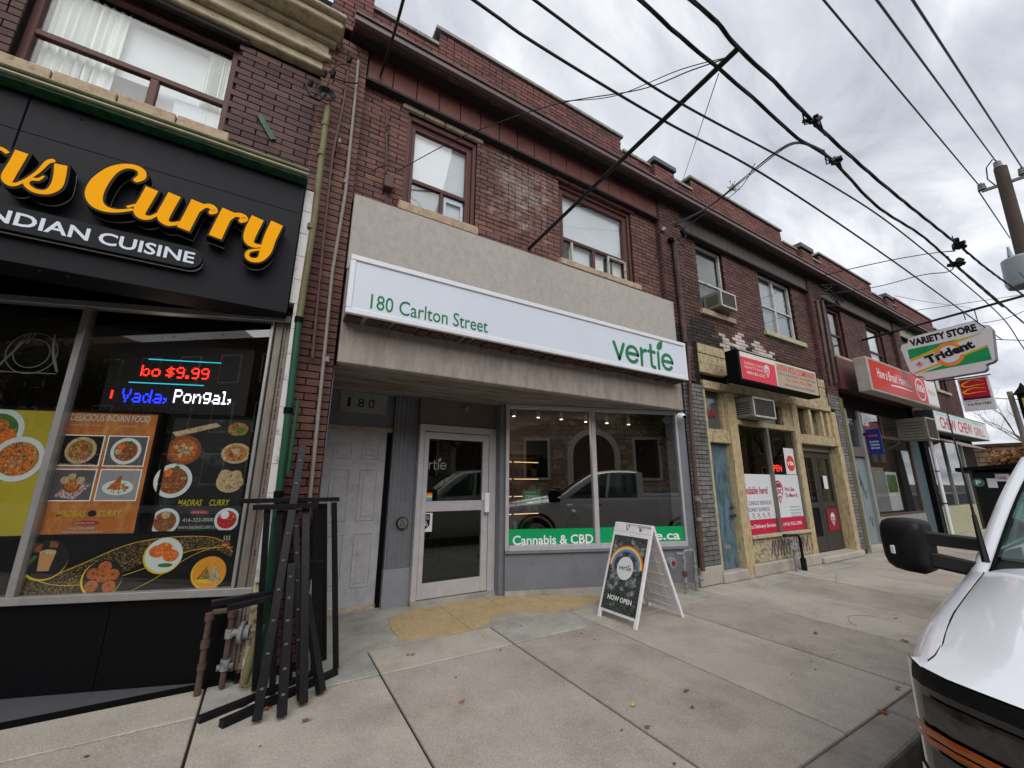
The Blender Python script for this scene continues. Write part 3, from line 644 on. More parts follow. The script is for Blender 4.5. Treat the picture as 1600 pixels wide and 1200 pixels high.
# door numbered 180
FD = Fr((0, 5.37, 0), (1, 0, 0))
MB().fb(FD, .43, 1.34, 2.15, 2.575, -.08, .02).build('transom_panel', 'slate_paint', MAIN)
pl = fbox('number_plate', 'plate_old', MAIN, FD, .66, 1.24, FD.px(566, 645, .035)[1], FD.px(566, 609, .035)[1], .02, .035, bevel=.004)
for k_, s_ in enumerate('180'): text(FD, FD.px(542 + 16.5 * k_, 640, .036)[0], FD.px(566, 637, .036)[1], .036, s_, .035 if k_ == 0 else .075, .12, 'ink_black', 'digit', pl)
d = fbox('door', 'door_grey', MAIN, FD, .55, 1.28, .05, 2.09, -.04, .0)
for a0, a1 in ((.64, .87), (.98, 1.20)):
    for b0, b1 in ((1.74, 1.94), (1.0, 1.62), (.25, .86)):
        b = MB(); e = .018
        b.fb(FD, a0, a0 + e, b0, b1, 0, .009); b.fb(FD, a1 - e, a1, b0, b1, 0, .009); b.fb(FD, a0 + e, a1 - e, b0, b0 + e, 0, .009); b.fb(FD, a0 + e, a1 - e, b1 - e, b1, 0, .009)
        b.fb(FD, a0 + .05, a1 - .05, b0 + .05, b1 - .05, 0, .008); b.build('door_panel', 'door_grey', d, bevel=.005)
one('lock', 'alu', d, lambda b: (b.disc(FD, .63, 1.07, .03, .03, .0, .03), b.fb(FD, .612, .648, .96, 1.02, .0, .035)), bevel=.003)
fbox('door_head', 'cream_wood', MAIN, FD, .50, 1.34, 2.09, 2.148, -.04, .03)
fbox('threshold', 'cream_wood', MAIN, FD, .47, 1.29, .0, .05, -.05, .02)
fbox('door_jamb', 'black_matte', MAIN, FD, 1.285, 1.34, .0, 2.09, -.06, .02)
fbox('door_jamb', 'slate_paint', MAIN, FD, .43, .548, .05, 2.09, -.06, .0)
# fluted column
b = MB(); b.box(1.342, 1.655, 5.28, 5.45, .43, 2.575)
for i in range(5):
    a = 1.36 + i * .058; b.tube([(a + .02, 5.282, .44), (a + .02, 5.282, 2.57)], .017, 6)
b.build('fluted_column', 'slate_paint', MAIN, smooth=True)
MB().box(1.336, 1.66, 5.265, 5.45, .0, .43).build('column_base', 'slate_light', MAIN, bevel=.004)
# vertie door
FV = Fr((0, 5.18, 0), (1, 0, 0))
b = MB(); b.fb(FV, 1.66, 1.73, .05, 2.22, -.1, 0); b.fb(FV, 2.70, 2.81, .05, 2.22, -.1, 0); b.fb(FV, 1.73, 2.70, 2.13, 2.22, -.1, -.001); b.build('door_frame', 'alu_light', MAIN, bevel=.004)
b = MB(); b.fb(FV, 1.655, 2.81, .0, .05, -.12, .02); b.build('threshold', 'concrete_apron', MAIN)
gd = MB(); gd.fb(FV, 1.735, 1.80, .06, 2.12, -.06, -.012); gd.fb(FV, 2.60, 2.695, .06, 2.12, -.06, -.012); gd.fb(FV, 1.80, 2.60, 2.03, 2.12, -.06, -.014); gd.fb(FV, 1.80, 2.60, .06, .24, -.06, -.014); gd.fb(FV, 1.80, 2.60, 1.09, 1.22, -.06, -.014)
gd = gd.build('glass_door', 'alu_light', MAIN, bevel=.004)
fbox('pane', 'dark_glass', gd, FV, 1.80, 2.60, 1.22, 2.03, -.042, -.036); fbox('pane', 'dark_glass', gd, FV, 1.80, 2.60, .24, 1.09, -.042, -.036)
one('push_handle', 'white_alu', gd, lambda b: (b.fb(FV, 2.62, 2.69, 1.06, 1.32, .0, .05), b.fb(FV, 2.60, 2.68, 1.22, 1.31, -.012, .0)), bevel=.006)
one('lock', 'alu', gd, lambda b: b.disc(FV, 2.655, 1.03, .018, .018, -.012, .006))
MB().box(1.655, 2.84, 5.2, 5.3, 2.22, 2.578).build('transom_panel', 'ply_brown', MAIN)
MB().box(2.812, 2.90, 5.06, 5.28, 0, 2.578).build('corner_post', 'slate_paint', MAIN)
# dark inner vestibule behind the door
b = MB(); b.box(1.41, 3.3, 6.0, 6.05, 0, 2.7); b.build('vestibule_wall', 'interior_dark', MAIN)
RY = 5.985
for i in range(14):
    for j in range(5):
        MB().box(1.62 + j * .3 + (i % 2) * .1, 1.62 + j * .3 + .29 + (i % 2) * .1, RY - .01, RY + .01, .1 + i * .18, .27 + i * .18).build('reflection_tile', 'reflection_green', MAIN)  # coursed tiles stand in for the street reflected in the door glass
# stickers on the glass door
st = fbox('age_notice', 'poster_white', MAIN, FV, *[FV.px(652, 840, -.03)[0], FV.px(676, 803, -.03)[0]], .845, 1.075, -.034, -.0325)
a0 = FV.px(652, 840, -.03)[0]; a1 = FV.px(676, 803, -.03)[0]; ac = (a0 + a1) / 2
MB().prism(FV, [(ac - .06, .92), (ac, .875), (ac + .06, .92), (ac + .06, 1.06), (ac - .06, 1.06)], -.032, -.030).build('shield', 'ink_black', st)
text(FV, ac - .05, 1.022, -.029, 'ONTARIO', .10, .017, 'white_paint', parent=st); text(FV, ac - .05, .997, -.029, 'AUTHORIZED', .10, .017, 'white_paint', parent=st)
b = MB()
for k in range(3):
    w_ = PI / 2 + k * 2 * PI / 3; b.ribbon(FV, [(ac, .94, .006), (ac + .028 * math.cos(w_ - .5), .94 + .028 * math.sin(w_ - .5), .006), (ac + .038 * math.cos(w_), .94 + .038 * math.sin(w_), .006), (ac + .028 * math.cos(w_ + .5), .94 + .028 * math.sin(w_ + .5), .006), (ac, .94, .006)], -.030, -.0285)
b.build('trillium', 'white_paint', st)
q0 = FV.px(655, 785, -.03); fl = thing('pride_sticker', (q0[0], 5.2, 1.27), 'small rainbow chevron flag sticker inside the white glass door', 'sticker')
for i, c in enumerate(['rb_violet', 'rb_blue', 'rb_green', 'rb_yellow', 'rb_orange', 'rb_red']): MB().fb(FV, q0[0] + .05, q0[0] + .17, q0[1] + i * .02, q0[1] + (i + 1) * .02, -.034, -.0325).build('stripe', c, fl)
MB().prism(FV, [(q0[0] + .03, q0[1]), (q0[0] + .09, q0[1] + .06), (q0[0] + .03, q0[1] + .12)], -.032, -.0315).build('chevron', 'ink_black', fl)
MB().prism(FV, [(q0[0], q0[1]), (q0[0] + .05, q0[1]), (q0[0] + .085, q0[1] + .06), (q0[0] + .05, q0[1] + .12), (q0[0], q0[1] + .12)], -.0312, -.0308).build('chevron', 'poster_white', fl)
# logo strokes
def vertie(F, a, z, k, n0, n1, m, parent, name='logo', wgt=.11):
    b = MB(); w = wgt * k
    R = lambda pts, **q: b.ribbon(F, [(a + x * k, z + y * k, w) for x, y in pts], n0, n1, **q)
    R([(0, .5), (.19, .04)], rnd_cap=True, smooth=False); R([(.19, .04), (.38, .5)], smooth=False)
    arc = lambda cx, cy, r, t0, t1, n=12: [(cx + r * math.cos(math.radians(t0 + (t1 - t0) * i / n)), cy + r * math.sin(math.radians(t0 + (t1 - t0) * i / n))) for i in range(n + 1)]
    R([(.50, .27), (.94, .27)], smooth=False); R(arc(.72, .26, .235, 0, 320), smooth=False)
    R([(1.10, 0), (1.10, .5)], smooth=False); R(arc(1.29, .28, .19, 180, 85, 6), smooth=False)
    R([(1.52, .68), (1.52, .12), (1.56, .02), (1.66, 0)]); R([(1.42, .48), (1.68, .48)], smooth=False)
    R([(1.84, 0), (1.84, .5)], smooth=False)
    R([(2.02, .27), (2.46, .27)], smooth=False); R(arc(2.24, .26, .235, 0, 320), smooth=False)
    b.prism(F, [(a + x * k, z + y * k) for x, y in ((1.83, .58), (1.95, .60), (2.04, .68), (2.08, .92), (1.92, .86), (1.82, .76), (1.79, .66))], n0, n1 + .0003)
    return b.build(name, m, parent)
a0, b0 = FV.px(663, 733, -.03); vertie(FV, a0 - .12, b0, .17, -.034, -.0325, 'slate_light', gd, 'logo_print', wgt=.08)
# angled shop window
FW = Fr((2.87, 5.0, 0), (2.64, -.93, 0)); WL = 2.80
def fx(u, v, n=0): return FW.px(u, v, n)[0]
m0 = fx(930, 740)
b = MB(); b.fb(FW, .0, .05, .56, 2.574, -.08, .0); b.fb(FW, WL - .08, WL - .02, .56, 2.574, -.08, .0); b.fb(FW, .05, WL - .08, .56, .63, -.08, .012); b.fb(FW, .05, WL - .08, 2.52, 2.574, -.08, -.001); b.fb(FW, m0 - .035, m0 + .035, .63, 2.52, -.08, .004)
sw = b.build('shop_window', 'alu_light', MAIN, bevel=.004)
fbox('pane', 'store_glass', sw, FW, .05, m0 - .035, .63, 2.52, -.045, -.038); fbox('pane', 'store_glass', sw, FW, m0 + .035, WL - .08, .63, 2.52, -.045, -.038)
fbox('bulkhead', 'slate_paint', MAIN, FW, .0, WL - .01, .07, .555, -.12, -.01); fbox('bulkhead_base', 'concrete_apron', MAIN, FW, .0, WL, .0, .068, -.12, .02); fbox('window_stool', 'slate_paint', MAIN, FW, .0, WL - .01, .53, .559, -.10, .03)
MB().hexa([(5.44, 4.105, 0), (5.55, 4.02, 0), (5.55, 4.3, 0), (5.44, 4.3, 0), (5.44, 4.105, 2.574), (5.55, 4.02, 2.574), (5.55, 4.3, 2.574), (5.44, 4.3, 2.574)]).build('end_post', 'slate_paint', MAIN)
bd = fbox('green_band', 'band_green', sw, FW, .055, m0 - .037, .635, .835, -.0375, -.035); bd2 = fbox('green_band', 'band_green', sw, FW, m0 + .037, WL - .085, .635, .84, -.0375, -.035)
tpx(FW, -.034, 'Cannabis & CBD', (801, 853), (927, 848), 'white_paint', h=.125, parent=sw, bold=.018, name='lettering')
tpx(FW, -.034, 'vertie.ca', (975, 843), (1063, 845), 'white_paint', h=.12, parent=sw, bold=.018, name='lettering')
os_ = thing('open_notice', (3.1, 5.0, 1.0), 'small green OPEN card inside the left shop window pane', 'sign')
a0, b0 = FW.px(817, 789, -.06); a1, b1 = FW.px(845, 765, -.06)
fbox('card', 'sign_green', os_, FW, a0, a1, b0, b1, -.065, -.06); text(FW, a0 + .03, b0 + .42 * (b1 - b0), -.0595, 'OPEN', (a1 - a0) * .72, .05, 'white_paint', parent=os_, bold=.01)
text(FW, a0 + .03, b0 + .78 * (b1 - b0), -.0595, 'Yes we are', (a1 - a0) * .6, .02, 'white_paint', parent=os_)
vertie(FW, a0 + .06, b0 + .03, .03, -.0599, -.0592, 'white_paint', os_)
# shelf with lit products
P0 = at(790, 715, y=7.6); P1 = at(851, 792, y=7.6); sx0, sx1, sz0, sz1 = P0.x - .6, P1.x, 0.1, P0.z
sh = thing('display_shelf', ((sx0 + sx1) / 2, 7.7, 0), 'lit wooden product shelf against the wall inside the shop', 'shelf')
b = MB(); b.box(sx0, sx1, 7.9, 7.94, 0, sz1); b.box(sx0, sx0 + .04, 7.6, 7.9, 0, sz1); b.box(sx1 - .04, sx1, 7.6, 7.9, 0, sz1); b.box((sx0 + sx1) / 2 - .02, (sx0 + sx1) / 2 + .02, 7.62, 7.9, 0, sz1); b.box(sx0, sx1, 7.58, 7.9, sz1, sz1 + .08); b.build('carcass', 'shelf_wood', sh)
for k in range(4):
    z = .45 + k * (sz1 - .5) / 4; MB().box(sx0 + .04, sx1 - .04, 7.64, 7.9, z, z + .025).build('shelf_board', 'shelf_wood', sh)
    MB().box(sx0 + .06, sx1 - .06, 7.66, 7.68, z + (sz1 - .5) / 4 - .04, z + (sz1 - .5) / 4 - .025).build('strip_light', 'shelf_glow', sh)
    pb = MB(); x = sx0 + .1
    while x < sx1 - .16:
        ww = rnd.uniform(.06, .13); hh = rnd.uniform(.08, .2); pb.box(x, x + ww, 7.7, 7.78, z + .027, z + .027 + hh, rnd.randrange(4)); x += ww + rnd.uniform(.03, .1)
    pb.build('products', ['poster_white', 'blue_print', 'food_orange', 'sign_green'], sh, kind='stuff')
MB().box(sx1 + .0, 5.35, 10.3, 10.45, 0, 2.75).build('interior_wall', 'ply_brown', MAIN)
for i, (u, v) in enumerate(((803, 645), (841, 647), (877, 650), (915, 654), (948, 656), (982, 658))):
    p = at(u, v, y=5.0 - .3 * i / 2 + .45); t = thing('track_light', tuple(p), ['first', 'second', 'third', 'fourth', 'fifth', 'sixth'][i] + ' white ceiling spotlight from the door inside the shop window', 'spotlight', 'ceiling spotlights in the shop window')
    MB().cyl(p + Vector((0, 0, .055)), p - Vector((0, 0, .055)), .028, 14).build('lamp_body', 'white_paint', t, smooth=True); MB().cyl(p + Vector((0, 0, .055)), p + Vector((0, 0, .12)), .008, 6).build('stem', 'white_paint', t)
    MB().cyl(p - Vector((0, 0, .056)), p - Vector((0, 0, .060)), .022, 12).build('bulb', 'lamp_glow', t)

for x_, y_ in ((3.6, 9.2), (4.6, 9.9)):  # added fill lights and glowing panels, only to brighten the shop interior
    ld = bpy.data.lights.new('shop_fill_light', 'AREA'); ld.energy = 24; ld.size = .5; ld.color = (1, .86, .68); lo = bpy.data.objects.new('shop_fill_light', ld); COL.objects.link(lo); lo.location = (x_, y_, 2.68)
    MB().box(x_ - .25, x_ + .25, y_ - .25, y_ + .25, 2.70, 2.745).build('lamp_or_fill_panel', 'lamp_glow', MAIN)
for k in range(7): MB().box(3.6 + k * .26, 3.82 + k * .26, 10.46, 10.495, 1.2, 1.5 + .1 * (k % 3)).build('wall_picture', ['poster_white', 'sign_green', 'far_brown'][k % 3], MAIN)
# ------------------------------------------------------------------ main light-box sign
SG = Fr((0, 3.75, 0), (1, 0, 0))
sg = thing('shop_sign', (2.9, 3.8, 3.3), 'long white light-box sign with green lettering on the grey stucco fascia', 'sign')
MB().box(.44, 5.35, 3.775, 3.972, 3.01, 3.58).build('sign_case', 'sign_side', sg)
b = MB(); b.fb(SG, .425, 5.365, 3.54, 3.595, -.03, .012); b.fb(SG, .425, 5.365, 2.995, 3.05, -.03, .012); b.fb(SG, .425, .475, 3.05, 3.54, -.03, .01); b.fb(SG, 5.315, 5.365, 3.05, 3.54, -.03, .01); b.build('sign_frame', 'white_alu', sg, bevel=.006)
fbox('sign_face', 'sign_face', sg, SG, .475, 5.315, 3.05, 3.54, -.02, -.004)
b = MB(); x = .44
while x < 5.3:
    l_ = rnd.uniform(.03, .16); b.box(x, x + l_, 3.80, 3.97, 2.994 - rnd.uniform(.0, .022), 3.009); x += l_ + rnd.uniform(0, .06)
b.build('rusty_edge', 'rust', sg)
tpx(SG, -.003, '180 Carlton Street', (578, 484), (762, 519), 'sign_green', h=.155, parent=sg, bold=.006)
a0, b0 = SG.px(959, 561); a1, b1 = SG.px(1052, 578); vertie(SG, a0 + .02, b0 + .005, (a1 - a0) / 2.52, -.004, -.001, 'sign_green', sg, 'logo', wgt=.105)
cm = thing('security_camera', (5.5, 3.95, 2.45), 'white dome security camera at the right end of the stucco fascia', 'camera')
p = at(1066, 651, y=3.93); MB().cyl(p + Vector((0, .06, .01)), p + Vector((0, .0, .0)), .055, 16).build('mount', 'white_paint', cm, smooth=True)
b = MB(); b.tube([p + Vector((0, .02, 0)) - Vector((0, 1, 0)) * .07 * t for t in (0, .35, .7, .9, 1)], [.055, .055, .045, .028, .005], 16); b.build('dome', 'white_paint', cm, smooth=True)
MB().cyl(p + Vector((-.012, -.035, -.01)), p + Vector((-.018, -.062, -.016)), .026, 14).build('lens', 'black_glossy', cm)
p = at(726, 638, y=5.18); MB().cyl(p + Vector((0, .02, 0)), p, .03, 12).tube([p, p - Vector((0, .05, .01))], .022, 10).box(p.x + .02, p.x + .06, p.y - .02, p.y + .02, p.z - .035, p.z + .03).build('doorway_camera', 'pipe_grey', label='small dark camera on the brown panel above the glass door', cat='camera')
p = at(628, 817, y=5.26); ab = thing('access_button', tuple(p), 'round metal wheelchair access button on the fluted column', 'button')
F1 = Fr((p.x, 5.262, p.z), (1, 0, 0)); one('ring', 'black_matte', ab, lambda b: b.disc(F1, 0, 0, .072, .072, 0, .03)); one('plate', 'disc_metal', ab, lambda b: b.disc(F1, 0, 0, .062, .062, .03, .036))
b = MB(); b.disc(F1, -.008, .033, .007, .007, .036, .0375, 10); b.ribbon(F1, [(-.008, .022, .006), (-.006, -.003, .006), (.016, -.003, .006), (.026, -.026, .006)], .036, .0375, smooth=False); b.ribbon(F1, [(-.012, .004, .005), (-.026, -.012, .005), (-.02, -.032, .005), (.0, -.036, .005), (.014, -.022, .005)], .036, .0373); b.build('symbol', 'ink_black', ab)

# ------------------------------------------------------------------ restaurant shopfront and its sign
SP = Fr((0, 3.8, 0), (1, 0, 0))
rs = thing('restaurant_sign', (-2.5, 3.8, 3.5), 'black panel sign with raised yellow script lettering above the restaurant window', 'sign')
for i, (a, c) in enumerate(((-5.6, -3.62), (-3.61, -1.82), (-1.815, -.035))): MB().box(a, c, 3.8, 4.098, 2.90, 4.195).build('sign_panel', 'sign_black', rs, bevel=.004)
p_ = [SP.px(u, v, .003) for u, v in ((80, 199), (440, 308), (440, 308.6), (80, 199.6))]
a0 = -1.8
MB().fb(SP, -5.6, -.06, 3.885, 3.889, 0, .002).build('panel_seam', 'black_matte', rs)
b = MB()
for (u, v) in ((128, 187), (308, 243), (469, 295), (106, 433), (62, 424), (260, 462), (437, 489)): b.disc(SP, *SP.px(u, v), .008, .008, 0, .004, 8)
b.build('rivets', 'black_matte', rs)
c1 = lambda x, y, w: (x * .2166, 200 + y * .2166, w * .2166); c2 = lambda x, y, w: (200 + x * .2, 220 + y * .2, w * .2)
STR = [
 [c1(985, 375, 50), c1(1022, 352, 62), c1(1020, 312, 62), c1(970, 282, 52), c1(890, 277, 55), c1(800, 312, 85), c1(715, 395, 122), c1(678, 480, 128), c1(700, 545, 105), c1(770, 587, 60), c1(860, 598, 36), c1(950, 588, 30)],
 [c2(0, 515, 30), c2(60, 500, 26)],
 [c2(190, 372, 100), c2(140, 460, 98), c2(92, 545, 98), c2(110, 588, 75), c2(170, 600, 42), c2(235, 570, 30)],
 [c2(366, 418, 100), c2(320, 500, 98), c2(275, 590, 98), c2(300, 640, 62), c2(350, 650, 42), c2(400, 640, 34)],
 [c2(545, 472, 96), c2(490, 580, 96), c2(430, 692, 100)], [c2(555, 545, 30), c2(600, 510, 42), c2(650, 515, 55), c2(672, 545, 62), c2(650, 560, 44)],
 [c2(786, 540, 96), c2(735, 640, 96), c2(680, 755, 100)], [c2(795, 610, 30), c2(835, 580, 40), c2(885, 585, 52), c2(908, 608, 62), c2(886, 625, 44)],
 [c2(1015, 600, 94), c2(965, 700, 94), c2(945, 775, 80), c2(980, 815, 50), c2(1040, 822, 28)],
 [c2(1166, 642, 92), c2(1110, 760, 90), c2(1075, 860, 84), c2(1030, 925, 50), c2(965, 930, 42), c2(930, 900, 38), c2(945, 865, 30), c2(1000, 852, 24), c2(1070, 848, 26)],
 [c1(160, 170, 100), c1(110, 260, 98), c1(55, 355, 98), c1(70, 400, 62), c1(120, 405, 40), c1(185, 375, 30)],
 [c1(-60, 150, 60), c1(10, 150, 50), c1(60, 185, 45)],
 [c1(170, 385, 30), c1(270, 320, 36), c1(340, 250, 44), c1(380, 236, 46)],
 [c1(440, 262, 96), c1(430, 350, 90), c1(405, 420, 84), c1(340, 462, 56), c1(250, 452, 52), c1(190, 405, 52), c1(215, 370, 42), c1(275, 372, 36), c1(315, 350, 22)]]
SCL = (SP.px(300, 300, .12)[0] - SP.px(299, 300, .12)[0])
for ids in ((0, 1), (2, 3), (4, 5), (6, 7), (8, 9), (10, 11), (12, 13)):
    b = MB()
    for k in ids:
        st = STR[k]; pts = []
        for (u, v, w) in st:
            a, z = SP.px(u, v, .14); s_ = (SP.px(u + 3, v, .14)[0] - SP.px(u - 3, v, .14)[0]) / 6; pts.append((a, z, w * s_ * 1.16))
        flat = len(st) == 3; f0 = st[0][2] > 18
        for n0, n1, gr, mi in ((.035, .135, .012, 0), (.1352, .140, -.003, 1), (.018, .030, .010, 2)): b.ribbon(SP, pts, n0, n1 + k * 1e-4, gr, m=mi, rnd_cap=not flat, flat0=f0)
    b.build('letter', ['letter_black', 'letter_yellow', 'white_paint'], rs)
# pill with INDIAN CUISINE
q = [SP.px(u, v, .06) for u, v in ((0, 318), (0, 355), (296, 421), (300, 387))]
zc0 = (q[0][1] + q[1][1]) / 2; zc = (q[2][1] + q[3][1]) / 2; pill = [(-5.2, zc - .088), (q[2][0] - .02, zc - .088)] + [(q[2][0] - .02 + .088 * math.sin(t * PI / 10), zc - .088 * math.cos(t * PI / 10)) for t in range(1, 10)] + [(q[2][0] - .02, zc + .088), (-5.2, zc + .088)]
MB().prism(SP, pill, .025, .075).build('name_bar', 'sign_black', rs); MB().prism(SP, [(a, b_ - .004) for a, b_ in pill], .012, .020).build('bar_backing', 'white_paint', rs)
a0, b0 = SP.px(-4, 352, .078); a1, b1 = SP.px(150, 388, .078)
a2 = SP.px(302, 412, .078)[0]
text(SP, SP.px(150, 385, .078)[0], zc - .048, .076, 'CUISINE', a2 - SP.px(150, 385, .078)[0], .096, 'sign_face', parent=rs, bold=.02)
ai = SP.px(136, 380, .078)[0]; wI = (a2 - SP.px(150, 385, .078)[0]) * natw('INDIAN', .096, .02) / natw('CUISINE', .096, .02); text(SP, ai - wI, zc - .048, .076, 'INDIAN', wI, .096, 'sign_face', parent=rs, bold=.02)
text(SP, ai - 2.1, zc - .048, .076, 'SOUTH', .8, .096, 'sign_face', parent=rs, bold=.02) if False else None
b = MB(); b.box(-5.6, -.02, 3.70, 4.098, 4.20, 4.225, 0); b.box(-5.6, -.02, 3.67, 4.098, 4.225, 4.245, 1); b.box(-5.6, -.02, 3.69, 4.098, 4.245, 4.265, 0); b.box(-5.6, -.02, 3.66, 4.098, 4.265, 4.28, 1); b.build('green_cornice', ['green_trim', 'trim_cream'], RB, bevel=.006)
fbox('soffit', 'black_matte', RB, WORLD, -5.6, -.04, 2.93, 2.96, -5.4, -4.1)
FR = Fr((-.30, 4.058, 0), (.945, -.325, 0))
def fs(u, v, n=0): return FR.px(u, v, n)
def rfb(name, m, par, a0, a1, b0, b1, n0, n1, **k): return fbox(name, m, par, FR, a0, a1, b0, b1, n0, n1, **k)
SR = FR.px(372, 900)[0]; ml = FR.px(80, 700)[0]
rfb('bulkhead', 'black_panel', RB, -2.6, -.62, .04, .615, -.1, -.03); rfb('bulkhead', 'black_panel', RB, -.615, .31, .04, .615, -.1, -.03)
b = MB(); b.prism(GZ, [(-5.0, 4.08), (-.04, 4.05), (.0, 4.12), (.0, 5.2), (-5.0, 6.2)], .0, .03); b.build('tile_ledge', 'tile_dark', RB)
b = MB(); b.prism(GZ, [(-5.0, 4.065), (-.10, 4.035), (-.10, 4.05), (-5.0, 4.08)], .0, .036); b.build('ledge_edge', 'black_matte', RB)
b = MB(); b.fb(FR, -2.6, .33, .62, .675, -.06, .02); b.fb(FR, -2.6, .33, 2.87, 2.925, -.06, .02); b.fb(FR, ml - .025, ml + .025, .675, 2.87, -.06, .018); b.fb(FR, SR - .035, SR - .01, .675, 2.87, -.06, .016)
rw = b.build('shop_window', 'alu', RB, bevel=.004)
b = MB(); b.fb(FR, SR, SR + .06, .1, 2.9, -.1, .0); b.fb(FR, SR + .06, SR + .115, .1, 2.9, -.1, -.02); b.build('steel_post', 'alu_dull', RB, bevel=.004)
rfb('pane', 'shop_glass', rw, ml + .025, SR - .035, .675, 2.87, -.03, -.024); rfb('pane', 'shop_glass', rw, -2.6, ml - .025, .675, 2.87, -.03, -.024)
for i in range(17):
    z = 4.2 - i * .235; MB().box(-.028 if z > 3.1 else .012, .068 if z > 3.1 else .08, 3.86, 4.0, max(z - .233, .72), z).build('marble_tile', 'marble', RB, bevel=.003) if z > .9 else None
MB().box(.01, .11, 3.9, 3.999, .0, .71).build('post_base', 'graffiti_cream', RB, bevel=.01)
# restaurant interior
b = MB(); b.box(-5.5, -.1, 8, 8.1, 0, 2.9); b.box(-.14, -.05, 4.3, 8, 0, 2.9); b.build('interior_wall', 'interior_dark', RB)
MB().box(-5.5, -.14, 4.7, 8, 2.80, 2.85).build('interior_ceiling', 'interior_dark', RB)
p = at(233, 650, y=6.0); MB().box(p.x - .12, p.x + .1, 5.95, 6.2, p.z, p.z + .03).build('lamp_or_fill_panel', 'lamp_glow', label='lit white lamp seen between the two restaurant posters', cat='lamp')
# posters
def quad_on(F, n, c0, c1): a0, b0 = F.px(*c0, n); a1, b1 = F.px(*c1, n); return a0, a1, b0, b1
def poster(name, lab, tl, br, m, border=.022):
    a0, b1 = FR.px(*tl, -.06); a1, b0 = FR.px(*br, -.06); t = thing(name, tuple(FR.P((a0 + a1) / 2, b0, -.06)), lab, 'poster')
    b = MB(); b.fb(FR, a0 - border, a1 + border, b0 - border, b0, -.1, -.055); b.fb(FR, a0 - border, a1 + border, b1, b1 + border, -.1, -.055); b.fb(FR, a0 - border, a0, b0, b1, -.1, -.055); b.fb(FR, a1, a1 + border, b0, b1, -.1, -.055); b.build('poster_frame', 'black_matte', t)
    rfb('poster_sheet', m, t, a0, a1, b0, b1, -.095, -.062); return t, a0, a1, b0, b1
def dish(t, cx, cy, r, food, plate='plate_white', ry=None, n=-.0615, extras=()):
    ry = ry or r
    if plate: one('plate_picture', plate, t, lambda b: b.disc(FR, cx, cy, r, ry, n, n + .0008))
    one('food_picture', food, t, lambda b: b.disc(FR, cx, cy, r * .78, ry * .76, n + .0008, n + .0016))
    b = MB(); q = random.Random(int(cx * 1e4) ^ int(cy * 1e3))
    for i in range(46):
        a_, rr = q.uniform(0, 2 * PI), math.sqrt(q.random()) * .7; x, y, s_ = cx + r * rr * math.cos(a_), cy + ry * rr * math.sin(a_), r * q.uniform(.05, .13); t_ = q.uniform(0, PI)
        P_ = [FR.P(x + s_ * math.cos(t_ + k * PI / 2) * (1 if k % 2 else .45), y + s_ * math.sin(t_ + k * PI / 2) * (1 if k % 2 else .45), n + .00165 + i * 2e-6) for k in range(4)]; b.face(P_, q.choice((0, 0, 1, 1, 2, 3)))
    b.build('garnish_picture', ['food_brown', 'food_rice', 'food_bread', 'food_green'], t, kind='stuff')
    for (dx, dy, rr, mm) in extras: one('food_picture', mm, t, lambda b: b.disc(FR, cx + dx * r, cy + dy * r, rr * r, rr * r, n + .0018, n + .0026, 14))
T, a0, a1, b0, b1 = poster('food_poster', 'orange poster of four framed Indian dishes in the restaurant window', (103, 643), (209, 833), 'poster_orange')
a0 = FR.px(52, 833, -.06)[0]; a0 = (a0 + FR.px(103, 643, -.06)[0]) / 2; a1 = (FR.px(209, 833, -.06)[0] + FR.px(244, 648, -.06)[0]) / 2; pw = a1 - a0; ph = b1 - b0
cells = [((99, 667), (165, 722)), ((164, 669), (236, 724)), ((70, 732), (150, 790)), ((145, 732), (222, 790))]
for i, (gx, gy) in enumerate(((.05, .53), (.53, .53), (.05, .245), (.53, .245))):
    x0 = a0 + gx * pw; y0 = b0 + gy * ph + .02; cw = pw * .42; ch_ = ph * .245
    rfb('picture_frame', 'white_paint', T, x0 - .008, x0 + cw + .008, y0 - .008, y0 + ch_ + .008, -.0625, -.0612); rfb('picture_ground', ['ink_black', 'tile_dark', 'tile_dark', 'slate_light'][i], T, x0, x0 + cw, y0, y0 + ch_, -.062, -.0606)
    cx, cy = x0 + cw / 2, y0 + ch_ / 2; r = min(cw, ch_) * .46
    if i == 0: dish(T, cx, cy, r, 'food_rice', 'food_bread', n=-.0604, extras=((.2, .2, .25, 'food_brown'), (-.3, -.2, .2, 'food_curry'), (.4, -.45, .16, 'chew_pink')))
    if i == 1: dish(T, cx, cy, r, 'food_brown', n=-.0604, extras=((-.35, .3, .26, 'food_orange'), (-.5, -.05, .22, 'food_bread'), (.2, .62, .16, 'food_green')))
    if i == 2: MB().prism(FR, [(cx - r, y0 + .03), (cx + r * .3, y0 + .005), (x0 + cw - .01, y0 + ch_ * .5), (cx, y0 + ch_ * .6)], -.0604, -.0598).build('napkin_picture', 'cloth_check', T); dish(T, cx, cy, r * .55, 'food_curry', 'food_brown', n=-.0596, extras=((-.9, .6, .5, 'food_bread'), (.9, .6, .5, 'food_bread'), (-.2, 1.1, .45, 'food_bread')))
    if i == 3: dish(T, cx, cy - .02, r, 'plate_white', 'plate_white', ry=r * .55, n=-.0604); MB().prism(FR, [(cx - r * .7, cy - r * .3), (cx + r * .2, cy - r * .35), (cx + r * .1, cy + r * .75)], -.0585, -.058).build('dosa_picture', 'food_donut', T); one('food_picture', 'food_curry', T, lambda b: b.disc(FR, cx + r * .5, cy - r * .2, r * .25, r * .14, -.0585, -.058, 14))
text(FR, a0 + .07 * pw, b0 + .925 * ph, -.0612, 'DELICIOUS INDIAN FOOD', pw * .86, ph * .06, 'poster_text', parent=T, bold=.01)
